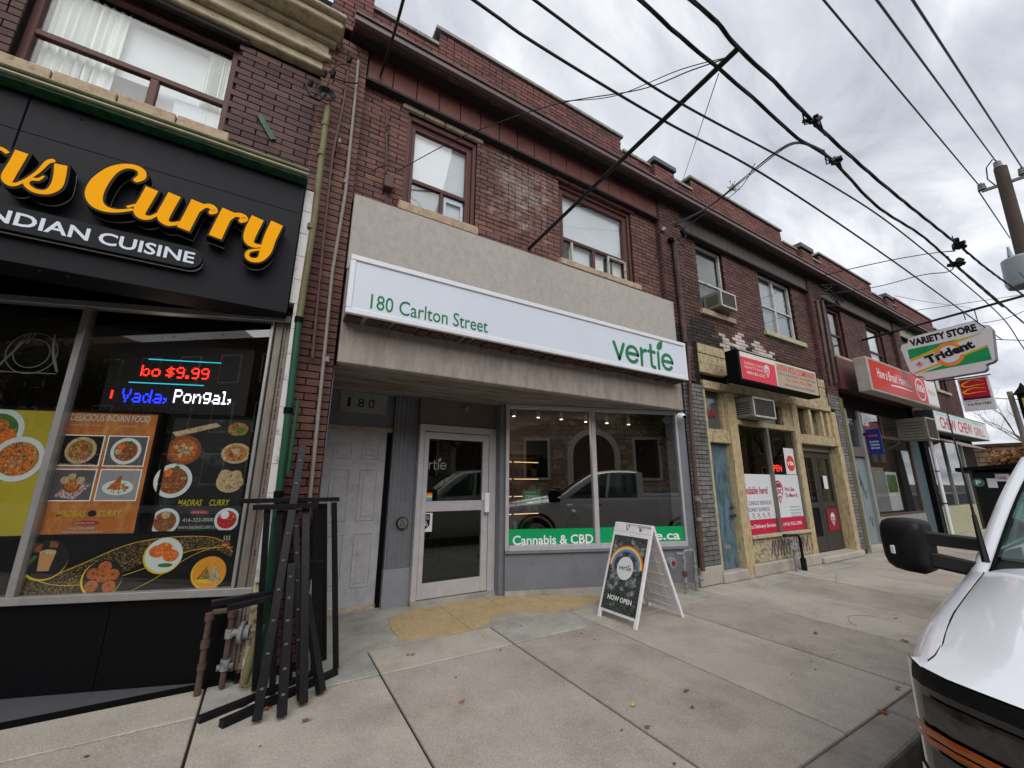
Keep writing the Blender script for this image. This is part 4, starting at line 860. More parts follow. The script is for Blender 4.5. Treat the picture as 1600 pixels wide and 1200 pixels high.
for s_, x, y, w_ in (('Chicken Dum Biryani', .08, .885, .34), ('Andhra Nuts', .6, .885, .2), ('Butter Chicken & Naan', .08, .555, .36), ('Dosa', .68, .555, .1)): text(FR, a0 + x * pw, b0 + y * ph - .004, -.0612, s_, w_ * pw, .014, 'poster_text', parent=T)
text(FR, a0 + .18 * pw, b0 + .135 * ph, -.0612, 'MADRAS', pw * .29, ph * .05, 'poster_gold', parent=T, bold=.012, shear=.15); text(FR, a0 + .6 * pw, b0 + .135 * ph, -.0612, 'CURRY', pw * .24, ph * .05, 'poster_gold', parent=T, bold=.012, shear=.15)
one('badge', 'ink_black', T, lambda b: b.disc(FR, a0 + .535 * pw, b0 + .16 * ph, .028, .024, -.062, -.061)); one('badge', 'badge_red', T, lambda b: b.disc(FR, a0 + .5 * pw, b0 + .085 * ph, .085, .018, -.062, -.061)); text(FR, a0 + .38 * pw, b0 + .077 * ph, -.0608, 'ORDER NOW', .13, .014, 'poster_text', parent=T)
text(FR, a0 + .34 * pw, b0 + .035 * ph, -.0612, '416-323-0000', .16, .018, 'poster_text', parent=T); text(FR, a0 + .28 * pw, b0 + .008 * ph, -.0612, 'WWW.MADRASCURRY.CA', .26, .014, 'poster_text', parent=T)
T2, a0, a1, b0, b1 = poster('food_poster', 'black poster of dishes at the right end of the restaurant window', (273, 652), (370, 828), 'poster_black')
a0 = (FR.px(273, 652, -.06)[0] + FR.px(228, 828, -.06)[0]) / 2; a1 = (FR.px(394, 655, -.06)[0] + FR.px(368, 826, -.06)[0]) / 2; pw = a1 - a0; ph = b1 - b0
MB().prism(FR, [(a0 + .04 * pw, b0 + .86 * ph), (a0 + .1 * pw, b0 + .82 * ph), (a0 + .62 * pw, b0 + .93 * ph), (a0 + .55 * pw, b0 + .96 * ph)], -.062, -.0612).build('dosa_picture', 'food_bread', T2)
dish(T2, a0 + .84 * pw, b0 + .905 * ph, .10, 'food_rice', None, ry=.075, extras=((.2, -.1, .3, 'food_green'), (-.2, .2, .25, 'food_brown')))
dish(T2, a0 + .22 * pw, b0 + .70 * ph, .125, 'food_donut', 'food_brown', ry=.12, extras=tuple((.5 * math.cos(k * 2.4) * (k / 9), .5 * math.sin(k * 2.4) * (k / 9), .13, 'food_bread') for k in range(10)))
dish(T2, a0 + .86 * pw, b0 + .68 * ph, .11, 'food_curry', 'food_bread', ry=.085, extras=((0, .1, .3, 'food_bread'), (-.3, -.1, .2, 'food_brown')))
dish(T2, a0 + .16 * pw, b0 + .43 * ph, .135, 'food_brown', extras=((-.3, .45, .22, 'food_orange'), (.1, .72, .16, 'food_green')))
dish(T2, a0 + .84 * pw, b0 + .42 * ph, .10, 'food_bread', 'food_bread', ry=.085, extras=((-.4, .5, .5, 'food_bread'), (.4, .5, .45, 'food_bread')))
dish(T2, a0 + .16 * pw, b0 + .08 * ph, .10, 'food_brown', extras=((0, .5, .3, 'food_bread'),)); dish(T2, a0 + .88 * pw, b0 + .09 * ph, .09, 'mc_red', extras=((-.2, .4, .35, 'poster_white'),))
text(FR, a0 + .27 * pw, b0 + .21 * ph, -.0612, 'MADRAS', pw * .28, ph * .055, 'poster_gold', parent=T2, bold=.012, shear=.15); text(FR, a0 + .64 * pw, b0 + .21 * ph, -.0612, 'CURRY', pw * .24, ph * .055, 'poster_gold', parent=T2, bold=.012, shear=.15)
one('badge', 'badge_red', T2, lambda b: b.disc(FR, a0 + .54 * pw, b0 + .155 * ph, .07, .017, -.062, -.061)); text(FR, a0 + .45 * pw, b0 + .148 * ph, -.0608, 'ORDER NOW', .1, .012, 'poster_text', parent=T2)
text(FR, a0 + .36 * pw, b0 + .075 * ph, -.0612, '416-323-0000', pw * .36, .028, 'poster_text', parent=T2); text(FR, a0 + .32 * pw, b0 + .015 * ph, -.0612, 'WWW.MADRASCURRY.CA', pw * .46, .022, 'poster_text', parent=T2)
T3, a0, a1, b0, b1 = poster('food_poster', 'yellow poster of curry dishes cut by the left edge of the photo', (-90, 636), (40, 837), 'poster_yellow')
dish(T3, FR.px(-5, 672, -.06)[0], FR.px(-5, 672, -.06)[1], .17, 'food_green', extras=((.4, -.3, .4, 'food_orange'), (.1, .2, .3, 'food_curry')))
pq = FR.px(28, 717, -.06); dish(T3, pq[0], pq[1], .17, 'food_curry', extras=tuple((.5 * math.cos(k * 2.4), .5 * math.sin(k * 2.4), .12, 'food_orange') for k in range(6)), n=-.059)
# lower graphic band
A = lambda u, v: FR.px(u, v, -.04)
for nm, lab, u0, u1 in (('window_graphic', 'black window graphic with four round food pictures under the posters', None, None),):
    x0 = ml + .03; x1 = SR - .04; z0 = .68; z1 = A(200, 836)[1]; g = thing(nm, tuple(FR.P((x0 + x1) / 2, z0)), lab, 'window graphic')
    rfb('graphic_sheet', 'black_matte', g, x0, x1, z0, z1, -.05, -.045)
    wave = [(A(u, v)) for u, v in ((30, 905), (90, 895), (150, 880), (200, 855), (235, 845), (300, 840), (345, 852), (362, 870), (362, 862), (330, 838), (240, 836), (180, 852), (110, 885), (30, 890))]
    b = MB(); up = [A(u, v) for u, v in ((28, 893), (80, 898), (130, 880), (180, 858), (225, 845), (290, 838), (340, 842), (363, 862))]; dn = [A(u, v) for u, v in ((28, 930), (80, 930), (130, 925), (180, 900), (225, 880), (290, 862), (340, 860), (363, 872))]
    for i in range(7): b.face([FR.P(*dn[i], -.0445), FR.P(*dn[i + 1], -.0445), FR.P(*up[i + 1], -.0445), FR.P(*up[i], -.0445)])
    b.build('gold_wave', 'gold_dust', g)
    b = MB(); b.ribbon(FR, [(*q_, .004) for q_ in up], -.0445, -.0438); b.ribbon(FR, [(*A(u, v), .004) for u, v in ((28, 898), (90, 915), (160, 908), (220, 890), (300, 860), (363, 855))], -.0445, -.0436); b.ribbon(FR, [(*A(u, v), .003) for u, v in ((180, 935), (240, 905), (300, 868), (350, 850))], -.0445, -.0434); b.build('gold_line', 'yellow_line', g)
    for k, (u, v, r) in enumerate(((72, 874, .135), (160, 903, .125), (256, 867, .125), (327, 894, .115))):
        cx, cy = A(u, v); one('yellow_ring', 'yellow_line', g, lambda b: b.disc(FR, cx - .006, cy - .008, r + .006, r + .004, -.0436, -.0430, 36)); one('picture_ground', ['ink_black', 'ink_black', 'plate_white', 'food_samosa'][k], g, lambda b: b.disc(FR, cx, cy, r, r, -.0430, -.0424, 36))
        n = -.0424
        if k == 0:
            MB().prism(FR, [(cx - .04, cy - .08), (cx + .03, cy - .08), (cx + .05, cy + .05), (cx - .05, cy + .05)], n, n + .0006).build('glass_picture', 'tea', g); one('glass_picture', 'food_bread', g, lambda b: b.disc(FR, cx, cy + .05, .05, .018, n + .0006, n + .001)); 
            MB().prism(FR, [(cx - .09, cy + .05), (cx - .05, cy + .05), (cx - .04, cy + .11), (cx - .09, cy + .09)], n, n + .0006).prism(FR, [(cx + .0, cy + .08), (cx + .05, cy + .08), (cx + .05, cy + .12), (cx + .0, cy + .125)], n, n + .0006).build('glass_picture', 'food_brown', g)
            MB().prism(FR, [(cx - .12, cy - .04), (cx - .10, cy - .05), (cx - .06, cy + .02), (cx - .08, cy + .03)], n, n + .0006).build('spice_picture', 'food_green', g)
        if k == 1:
            for j, (dx, dy) in enumerate(((-.065, .03), (0, .075), (.06, .02), (-.06, -.055), (.05, -.06), (0, .01))): one('donut_picture', 'food_donut', g, lambda b: b.disc(FR, cx + dx, cy + dy, .043, .04, n, n + .0004 * (j + 1), 20)); one('hole_picture', 'food_brown', g, lambda b: b.disc(FR, cx + dx, cy + dy + .004, .012, .01, n, n + .0004 * (j + 1) + .0004, 10))
        if k == 2:
            for j, (dx, dy) in enumerate(((-.05, .025), (.045, -.005), (-.005, .045))): one('fritter_picture', 'food_orange', g, lambda b: b.disc(FR, cx + dx, cy + dy, .055, .045, n, n + .0004 * (j + 1), 20))
            one('leaf_picture', 'food_green', g, lambda b: b.disc(FR, cx + .02, cy - .075, .05, .015, n, n + .0006, 14))
        if k == 3:
            one('plate_picture', 'yellow_line', g, lambda b: b.disc(FR, cx, cy - .055, .09, .022, n, n + .0005))
            for j, (dx, dy) in enumerate(((.03, .0), (-.035, -.015), (.04, -.035))): MB().prism(FR, [(cx + dx - .05, cy + dy - .035), (cx + dx + .05, cy + dy - .035), (cx + dx + .01 * j, cy + dy + .06)], n, n + .0008 + .0004 * j).build('samosa_picture', ['food_bread', 'food_rice', 'food_bread'][j], g)
    cx, cy = A(352, 851); one('cup_logo', 'badge_red', g, lambda b: b.disc(FR, cx, cy, .035, .024, -.0445, -.043)); text(FR, cx - .02, cy - .012, -.0428, 'MC', .04, .018, 'yellow_line', parent=g, bold=.02)
    b = MB()
    for k in range(3): b.ribbon(FR, [(cx - .02 + k * .018, cy + .03, .003), (cx - .012 + k * .018, cy + .042, .003), (cx - .02 + k * .018, cy + .054, .003), (cx - .012 + k * .018, cy + .066, .003)], -.0445, -.0435)
    b.build('steam', 'white_paint', g)
# plate, fork and knife neon outline
g = thing('window_outline_sign', tuple(FR.P(ml - .35, 2.2)), 'pale plate, fork and knife outline in the left restaurant window', 'sign')
cx, cy = FR.px(50, 552, -.06); b = MB(); arc = lambda r, k=26: [(cx + r * math.cos(2 * PI * i / k), cy + r * math.sin(2 * PI * i / k), .006) for i in range(k + 1)]
b.ribbon(FR, arc(.17), -.062, -.056, smooth=False); b.ribbon(FR, arc(.12), -.062, -.055, smooth=False); b.ribbon(FR, [(cx - .2, cy - .16, .006), (cx + .2, cy - .16, .006)], -.062, -.056, smooth=False)
b.ribbon(FR, [(cx - .2, cy - .14, .012), (cx - .08, cy + .08, .012)], -.062, -.054, smooth=False)
for k in range(3): b.ribbon(FR, [(cx - .10 + k * .025, cy + .08, .006), (cx - .06 + k * .025, cy + .16, .006)], -.062, -.054, smooth=False)
b.ribbon(FR, [(cx + .2, cy - .14, .014), (cx + .14, cy + .02, .02), (cx + .12, cy + .17, .006)], -.062, -.054); b.build('outline', 'cable_grey' if False else 'slate_light', g)
# LED sign made of dots
FN = {'b': '1000010000101101100110001100111110'[:0] or ['10000', '10000', '10110', '11001', '10001', '11001', '10110'], 'o': ['00000', '00000', '01110', '10001', '10001', '10001', '01110'], ' ': ['00000'] * 7,
 '$': ['00100', '01111', '10100', '01110', '00101', '11110', '00100'], '9': ['01110', '10001', '10001', '01111', '00001', '00001', '01110'], '.': ['00', '00', '00', '00', '00', '11', '11'],
 'V': ['10001', '10001', '10001', '01010', '01010', '00100', '00100'], 'a': ['00000', '00000', '01110', '00001', '01111', '10001', '01111'], 'd': ['00001', '00001', '01101', '10011', '10001', '10011', '01101'], ',': ['00', '00', '00', '00', '11', '01', '10'],
 'P': ['11110', '10001', '10001', '11110', '10000', '10000', '10000'], 'n': ['00000', '00000', '10110', '11001', '10001', '10001', '10001'], 'g': ['00000', '01111', '10001', '10001', '01111', '00001', '01110'], 'l': ['110', '010', '010', '010', '010', '010', '111'], 'i': ['01', '01', '01', '01', '01', '01', '01']}
def led(par, s_, c0, c1, h, m):
    a0, b0 = FR.px(*c0, -.10); a1, b1 = FR.px(*c1, -.10); cols = []
    for ch in s_:
        gph = FN[ch]
        for c in range(len(gph[0])): cols.append([gph[r][c] for r in range(7)])
        cols.append(['0'] * 7)
    dx = (a1 - a0) / (2 * len(cols)); dz = h / 14; b = MB()
    for i, c in enumerate(cols):
        for r in range(7):
            if c[r] == '1':
                for e in (0, 1):
                    for f_ in (0, 1): x = a0 + (2 * i + e) * dx; z = b0 + (b1 - b0) * 0 + (6 - r) * 2 * dz + f_ * dz; b.fb(FR, x, x + dx * .7, z, z + dz * .72, -.10, -.0985)
    return b.build('led_letters', m, par, kind='stuff')
ls = thing('led_sign', tuple(FR.P(-.2, 1.95, -.1)), 'dark LED board with red, blue and white dot lettering in the restaurant window', 'sign')
a0, b0 = FR.px(155, 645, -.12); a1, b1 = FR.px(400, 548, -.12); rfb('led_board', 'ink_black', ls, a0, a1, b0 + .01, b1, -.14, -.104)
led(ls, 'bo', (219, 587), (252, 590), .095, 'led_red'); led(ls, '$9.99', (258, 590), (328, 593), .10, 'led_red')
led(ls, 'Vada,', (188, 628), (262, 631), .115, 'led_blue'); led(ls, 'Pongal,', (270, 629), (362, 633), .115, 'led_white'); led(ls, 'i', (168, 622), (178, 624), .07, 'led_red')
for c0, c1 in (((232, 561), (346, 567)), ((201, 597), (319, 602))):
    p0 = FR.px(*c0, -.1); p1 = FR.px(*c1, -.1); b = MB(); k = 60
    for i in range(k): b.fb(FR, p0[0] + (p1[0] - p0[0]) * i / k, p0[0] + (p1[0] - p0[0]) * (i + .75) / k, p0[1] - .004, p0[1] + .004, -.1035, -.10)
    b.build('led_line', 'led_cyan', ls, kind='stuff')

# ------------------------------------------------------------------ third building: variety of old cream woodwork
TB = thing('cargo_shop_building', (8.1, 4.1, 0), 'dark brick building with peeling cream wooden shopfront and blue side door', 'building')
hT = [(6.45, 7.30, 4.55, 5.93), (8.58, 9.98, 4.56, 5.93)]
b = mass(TB, 5.342, 10.66); wallgrid(b, 5.342, 10.66, 4.1, 4.36, 3.0, 7.1, hT); b.box(6.55, 9.95, 4.1, 4.36, 7.1, 7.40)
b.box(5.342, 5.90, 4.0, 4.1, 3.05, 6.36); b.box(5.342, 5.9, 4.0, 4.36, 6.5, 7.16); b.box(5.56, 6.08, 4.02, 4.36, 0, 3.85); b.build('wall', 'mortar', TB)
def pickT(q, x, z):
    if 3.70 < z < 4.30:
        r = math.sin(x * 9) * .10 + math.sin(x * 23) * .06
        if 6.95 < x < 7.78 and 3.64 < z + r < 4.24 and abs(x - 7.28) > .07: return (1, q.randrange(10))
        if 7.9 < x < 8.75 and 3.64 < z + r * .7 < 4.12: return (1, q.randrange(10))
        if x > 6.0 and x < 6.75: return (2, q.randrange(10))
        if 3.7 < z < 4.05 and x < 9: return (2, q.randrange(10))
    if x < 6.1 and z < 3.1: return (3, q.randrange(10))
    if z > 6.4: return (4, q.randrange(10))
    return (0, q.randrange(10))
bricks(TB, [(5.905, 10.66, 3.72, 5.96, 4.1, hT + [(9.1, 10.7, 3.6, 3.8)]), (5.352, 5.90, 3.10, 6.35, 4.0, []), (5.57, 6.075, .28, 3.10, 4.01, []), (5.35, 5.89, 6.5, 7.15, 4.0, []), (5.91, 6.54, 6.48, 7.1, 4.1, []), (6.55, 9.95, 6.48, 7.4, 4.1, []), (9.96, 10.66, 6.48, 7.1, 4.1, [])],
       ['brick_far', 'brick_white', 'brick_soot', 'brick_greypaint', 'brick_top'], pickT, limit=300, near=(6.0, 4.6), seed=9, returns=[(5.342, 4.42, 6.35, 4.0, 4.1, 0), (5.342, 6.5, 7.15, 4.0, 4.36, 4)])
MB().box(5.56, 6.09, 3.99, 4.2, .0, .27).build('pier_base', 'concrete_c', TB, bevel=.02)
coping(TB, 5.91, 6.54, 7.1); coping(TB, 6.5, 10.0, 7.4); coping(TB, 9.98, 10.66, 7.1)
MB().box(5.31, 5.93, 3.95, 4.42, 7.16, 7.26).build('pier_cap', 'coping_dark', TB, bevel=.01)
eave(TB, 5.47, 10.78, 'frieze_grey', 5.91, 10.65, pw=.19)
sill(TB, 6.38, 7.42, 4.55); sill(TB, 8.5, 10.2, 4.56, m='trim_cream', n=2)
w = window(TB, FA, 6.45, 7.30, 4.555, 5.93, -.14, 'win_white', [(6.49, 7.26, 5.16, 5.20)], fw=.04, blind='blind_dim'); MB().box(6.48, 7.27, 4.235, 4.24, 5.2, 5.9).build('blind', 'blind_white', w)
w = window(TB, FA, 8.58, 9.98, 4.565, 5.93, -.14, 'win_white', [(8.62, 9.94, 5.18, 5.22), (9.25, 9.31, 4.6, 5.9)], fw=.04, blind='blind_grey'); MB().box(8.62, 9.94, 4.235, 4.24, 5.22, 5.9).build('blind', 'blind_white', w)
def ac(x0, x1, z0, z1, y0, y1, lab, grille='ac_case'):
    t = thing('air_conditioner', ((x0 + x1) / 2, (y0 + y1) / 2, z0), lab, 'air conditioner')
    MB().box(x0, x1, y0, y1, z0, z1).build('case', 'ac_case', t, bevel=.01)
    b = MB(); b.box(x0, x0 + .03, y0 - .012, y0, z0, z1); b.box(x1 - .03, x1, y0 - .012, y0, z0, z1); b.box(x0 + .03, x1 - .03, y0 - .012, y0, z0, z0 + .03); b.box(x0 + .03, x1 - .03, y0 - .012, y0, z1 - .03, z1); b.build('case_rim', 'win_white', t)
    MB().box(x0 + .03, x1 - .03, y0 - .004, y0 - .001, z0 + .03, z1 - .03).build('coil', 'ac_dark', t)
    b = MB(); k = int((x1 - x0) / .035)
    for i in range(1, k): a = x0 + (x1 - x0) * i / k; b.box(a - .003, a + .003, y0 - .010, y0 - .005, z0 + .03, z1 - .03)
    b.build('grille', 'alu_dull', t)
    b = MB()
    for i in range(6): z = z0 + .06 + (z1 - z0 - .12) * i / 6; b.box(x0 - .003, x0 - .0005, y0 + .05, y1 - .06, z, z + .015)
    b.build('side_louvre', 'ac_dark', t); return t
ac(6.70, 7.18, 4.60, 4.92, 3.86, 4.2, 'white window air conditioner in the tall window above the light-box sign')
# shopfront: posts, rails
def pnl(n_, m_, a0, a1, b0, b1, y0, y1, par=TB, bev=.006): return MB().box(a0, a1, y0, y1, b0, b1).build(n_, m_, par, bevel=bev)
for k in range(3): pnl('fascia_board', 'cream_peel', 6.08, 6.98, 3.30 + k * .175, 3.47 + k * .175, 4.0 + .01 * (k % 2), 4.1)
for k in range(3): pnl('fascia_board', 'cream_peel', 9.0, 10.66, 3.16 + k * .2, 3.356 + k * .2, 4.0 + .01 * (k % 2), 4.1)
pnl('fascia_board', 'cream_wood', 6.98, 9.0, 3.2, 3.80, 4.03, 4.1)
pnl('head_rail', 'cream_peel', 6.08, 10.66, 3.02, 3.156, 3.97, 4.12)
pnl('door_post', 'cream_peel_v', 6.72, 6.96, .0, 3.02, 3.98, 4.2); pnl('door_post', 'cream_peel_v', 6.08, 6.14, .15, 3.02, 4.0, 4.2, bev=.004)
pnl('rail', 'cream_peel', 6.14, 6.72, 2.12, 2.34, 4.0, 4.2)
pnl('door_step', 'concrete_c', 6.08, 6.72, .0, .145, 3.96, 4.3, bev=.015)
tr = pnl('transom_window', 'cream_peel', 6.14, 6.2, 2.34, 3.02, 4.05, 4.15); MB().box(6.2, 6.66, 4.10, 4.11, 2.36, 3.0).build('pane', 'pane_glass', tr); MB().box(6.18, 6.68, 4.13, 4.14, 2.35, 3.0).build('blind', 'blind_dim', tr); pnl('stile', 'cream_peel', 6.66, 6.718, 2.34, 3.02, 4.05, 4.15)
F2 = Fr((0, 4.10, 0), (1, 0, 0)); text(F2, *F2.px(1094, 650, .002), .001, '32-A', .46, .15, 'text_red', 'number', parent=tr, bold=.02)
d = pnl('door', 'blue_door', 6.145, 6.715, .15, 2.115, 4.10, 4.15); MB().cyl((6.64, 4.10, 1.08), (6.64, 4.04, 1.08), .025, 12).cyl((6.64, 4.10, .95), (6.64, 4.03, .95), .03, 12).build('door_knob', 'chrome', d, smooth=True); MB().box(6.36, 6.52, 4.09, 4.10, .45, .51).build('mail_slot', 'alu', d)
F3 = Fr((0, 4.098, 0), (1, 0, 0)); g0 = F3.px(1105, 735)
b = MB(); b.ribbon(F3, [(g0[0], g0[1], .008), (g0[0] + .05, g0[1] - .1, .008), (g0[0] + .12, g0[1] + .03, .008), (g0[0] + .06, g0[1] + .12, .008), (g0[0] + .14, g0[1] - .12, .008)], 0, .002); b.ribbon(F3, [(g0[0] + .02, g0[1] + .1, .006), (g0[0] + .13, g0[1] + .06, .006), (g0[0] + .02, g0[1] - .02, .006)], 0, .0025); b.build('graffiti', 'ink_black', d)
# shop window
pnl('window_post', 'cream_peel_v', 8.93, 9.10, .14, 3.02, 3.98, 4.2); pnl('rail', 'cream_peel', 6.96, 8.93, 2.47, 2.56, 3.99, 4.15)
pnl('window_sill', 'cream_wood', 6.96, 8.95, .57, .62, 3.96, 4.2); 
for k in range(3): pnl('stall_panel', 'graffiti_cream', 6.97 + k * .655, 6.97 + (k + 1) * .655 - .006, .19, .565, 4.02, 4.15)
b = MB(); q = random.Random(12); F10 = Fr((0, 4.018, 0), (1, 0, 0))
for k in range(13): x = 7.55 + k * .10; b.ribbon(F10, [(x, .26 + q.uniform(0, .05), .03), (x + .05 + q.uniform(0, .05), .5, .035), (x + .09, .36, .02), (x + .12, .27, .03)], 0, .001 + k * 1e-4)
b.build('graffiti', 'text_grey', TB)
pnl('stall_base', 'concrete_c', 6.9, 9.10, .0, .185, 3.95, 4.2, bev=.015)
b = MB(); b.box(6.965, 7.0, 4.02, 4.07, .62, 2.47); b.box(8.89, 8.925, 4.02, 4.07, .62, 2.47); b.box(7.90, 7.97, 4.0, 4.07, .62, 2.47); sw = b.build('shop_window', 'alu_dull', TB)
MB().box(7.0, 7.90, 4.05, 4.056, .62, 2.47).box(7.97, 8.89, 4.05, 4.056, .62, 2.47).build('pane', 'dark_glass', sw)
F4 = Fr((0, 4.0495, 0), (1, 0, 0))
for a, c in ((7.0, 7.90), (7.97, 8.89)):
    fbox('poster', 'poster_white', sw, F4, a, c, .63, 1.62, 0, .001); fbox('poster_band', 'poster_red', sw, F4, a, c, .63, .86, .001, .002)
# print is on the outside face of the film
fp = -.0020 + .004
F5 = Fr((0, 4.047, 0), (1, 0, 0))
text(F5, 7.03, 1.28, 0, 'vailable here!', .72, .13, 'text_red', parent=sw, bold=.02); text(F5, 7.03, 1.10, 0, 'R CARGO SERVICES', .78, .065, 'text_grey', parent=sw); text(F5, 7.03, .99, 0, 'MONEY EXPRESS', .70, .065, 'text_grey', parent=sw); text(F5, 7.06, .70, 0, 'Its Delivery Service', .8, .085, 'white_paint', parent=sw, bold=.015)
text(F5, 8.33, 1.32, 0, 'We Like', .35, .075, 'text_red', parent=sw, bold=.02); text(F5, 8.33, 1.21, 0, 'To Move It', .45, .075, 'text_red', parent=sw, bold=.02); text(F5, 8.12, .70, 0, '(416) 922.2785', .66, .075, 'white_paint', parent=sw, bold=.01)
for k in range(4): text(F5, 8.45, 1.02 - k * .055, 0, ['lbcexpress.com', 'lbcexpress', 'lbcexpress', '1.800.522.5255'][k], .36, .03, 'text_grey', parent=sw)
b = MB()
for k in range(4): x = 7.15 + k * .16; b.ribbon(F5, [(x, .90, .006), (x + .08, .94, .006), (x + .02, .96, .006), (x + .1, .89, .006), (x + .05, .88, .006)], 0, .001)
b.build('scribble', 'text_grey', sw)
def lbc(F, cx, cz, k, m1, m2, par):
    pts = [(cx + k * .5 * math.cos(t), cz + k * .12 + k * .5 * math.sin(t)) for t in [math.radians(a) for a in range(-20, 201, 20)]] + [(cx - k * .3, cz - k * .35), (cx, cz - k * .75), (cx + k * .3, cz - k * .35)]
    MB().prism(F, pts[::1], 0, .0008).build('emblem', m1, par); MB().prism(F, [(cx + (a - cx) * .82, cz + (b_ - cz) * .84) for a, b_ in pts], 0, .0014).build('emblem', m2, par)
    MB().prism(F, [(cx + k * .36 * math.cos(t), cz + k * .18 + k * .3 * math.sin(t)) for t in [math.radians(a) for a in range(0, 181, 20)]], 0, .0018).prism(F, [(cx - k * .15, cz - k * .3), (cx, cz - k * .5), (cx + k * .15, cz - k * .3)], 0, .0018).build('emblem', m1, par)
    text(F, cx - k * .38, cz - k * .18, .002, 'LBC', k * .76, k * .3, m1, parent=par, bold=.03)
lbc(F5, 8.13, 1.33, .30, 'text_red', 'poster_white', sw)
rc = thing('red_circle_sticker', (8.7, 4.05, 1.7), 'white sticker with a red disc in the right pane beside the wooden post', 'sticker')
fbox('sticker_sheet', 'poster_white', rc, F5, 8.50, 8.87, 1.63, 2.13, -.001, .0005); one('red_disc', 'orange_red', rc, lambda b: b.disc(F5, 8.70, 1.84, .15, .15, .0005, .0015)); text(F5, 8.59, 1.80, .002, 'ria', .22, .09, 'white_paint', parent=rc, bold=.03)
nb = text(F5, 7.98, 1.68, -.03, 'OPEN', .42, .12, 'neon_red', name='neon_open_sign'); tag(nb, 'red glowing OPEN lettering behind the cargo shop window', 'sign')
# transom lights over window
sw2 = MB().box(6.96, 8.93, 4.0, 4.12, 2.95, 3.02).box(6.96, 7.02, 4.02, 4.12, 2.56, 2.95).box(8.60, 8.93, 4.01, 4.12, 2.56, 2.95).build('transom_window', 'cream_peel', TB)
MB().box(7.02, 8.60, 4.08, 4.086, 2.56, 2.95).build('pane', 'dark_glass', sw2); MB().box(7.85, 8.45, 4.09, 4.095, 2.58, 2.88).build('notice', 'poster_white', sw2)
ac(7.03, 7.72, 2.58, 2.93, 3.72, 4.12, 'old beige air conditioner above the cargo shop window')
for k, a in enumerate((9.14, 9.72, 10.25)): pnl('transom_post', 'cream_peel_v', a, a + .1, 2.45, 3.02, 4.02, 4.2)
pnl('transom_post', 'cream_peel_v', 10.52, 10.66, 2.45, 3.02, 4.02, 4.2)
tw = pnl('rail', 'cream_peel', 9.10, 10.66, 2.25, 2.44, 3.99, 4.2); MB().box(9.2, 10.52, 4.12, 4.126, 2.44, 3.02).build('pane', 'dark_glass', tw); MB().box(9.84, 10.22, 4.13, 4.135, 2.45, 2.75).build('cloth', 'trim_cream', tw); MB().box(9.26, 9.46, 4.13, 4.135, 2.75, 3.0).build('notice', 'poster_white', tw)
# recessed pair of doors
pnl('jamb', 'cream_peel_v', 9.101, 9.22, .12, 2.25, 4.03, 4.25, bev=.004); pnl('corner_post', 'cream_peel_v', 10.72, 10.90, .0, 2.249, 3.97, 4.25); pnl('corner_post', 'cream_peel_v', 10.66, 10.86, 2.251, 3.02, 3.97, 4.12)
F6 = Fr((0, 4.17, 0), (1, 0, 0)); fbox('door_frame', 'alu_dull', TB, F6, 9.22, 10.72, 2.12, 2.248, -.05, .04)
for a, c in ((9.23, 9.96), (9.98, 10.71)):
    b = MB(); b.fb(F6, a, a + .1, .14, 2.11, -.04, .0); b.fb(F6, c - .1, c, .14, 2.11, -.04, 0); b.fb(F6, a + .1, c - .1, .14, .42, -.04, -.002); b.fb(F6, a + .1, c - .1, 1.98, 2.11, -.04, -.002); b.fb(F6, a + .1, c - .1, .98, 1.08, -.04, -.002)
    d = b.build('door', 'door_brown', TB, bevel=.004); fbox('pane', 'dark_glass', d, F6, a + .1, c - .1, 1.08, 1.98, -.025, -.02); fbox('kick_panel', 'black_panel' if a < 9.5 else 'door_brown', d, F6, a + .1, c - .1, .42, .98, -.03, -.01)
    b = MB()
    for k in range(1, 4): x = a + .1 + (c - a - .2) * k / 4; b.fb(F6, x - .005, x + .005, 1.08, 1.98, -.05, -.04)
    for k in range(1, 4): z = 1.08 + .9 * k / 4; b.fb(F6, a + .1, c - .1, z - .005, z + .005, -.05, -.042)
    b.build('security_bars', 'alu_dull', d)
fbox('red_notice', 'badge_red', TB, F6, 10.12, 10.6, .5, .95, .001, .004); F7 = Fr((0, 4.164, 0), (1, 0, 0)); lbc(F7, 10.36, .74, .2, 'poster_white', 'badge_red', TB)
fbox('door_notice', 'poster_white', TB, F6, 10.22, 10.4, 1.35, 1.62, .001, .003)
pnl('door_sill', 'concrete_c', 9.11, 10.9, .0, .12, 3.9, 4.9, bev=.02)
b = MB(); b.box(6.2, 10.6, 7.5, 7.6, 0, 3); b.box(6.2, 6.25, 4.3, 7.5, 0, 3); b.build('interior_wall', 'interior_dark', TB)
# light box sign
LB = Fr((0, 3.5, 0), (1, 0, 0)); lb = thing('light_box_sign', (7.7, 3.75, 3.35), 'black-cased light box sign, red left half and beige right half', 'sign')
MB().box(6.36, 9.06, 3.505, 3.72, 3.08, 3.62).build('sign_case', 'black_matte', lb, bevel=.008)
b = MB(); b.bar((6.8, 3.72, 3.3), (6.8, 4.05, 3.3), .05).bar((8.6, 3.72, 3.3), (8.6, 4.05, 3.3), .05); b.build('sign_bracket', 'black_matte', lb, kind='stuff')
fbox('sign_face', 'sign_cream', lb, LB, 6.42, 9.0, 3.12, 3.585, -.005, .002); fbox('sign_face', 'sign_red', lb, LB, 6.42, 7.48, 3.12, 3.50, .002, .004); fbox('sign_face', 'sign_tan', lb, LB, 7.52, 9.0, 3.13, 3.56, .002, .004)
for k in range(2): text(LB, 6.52, 3.38 - k * .07, .004, ['EXPRESS CARGO', 'REMITTANCE'][k], .62, .045, 'sign_cream', parent=lb)
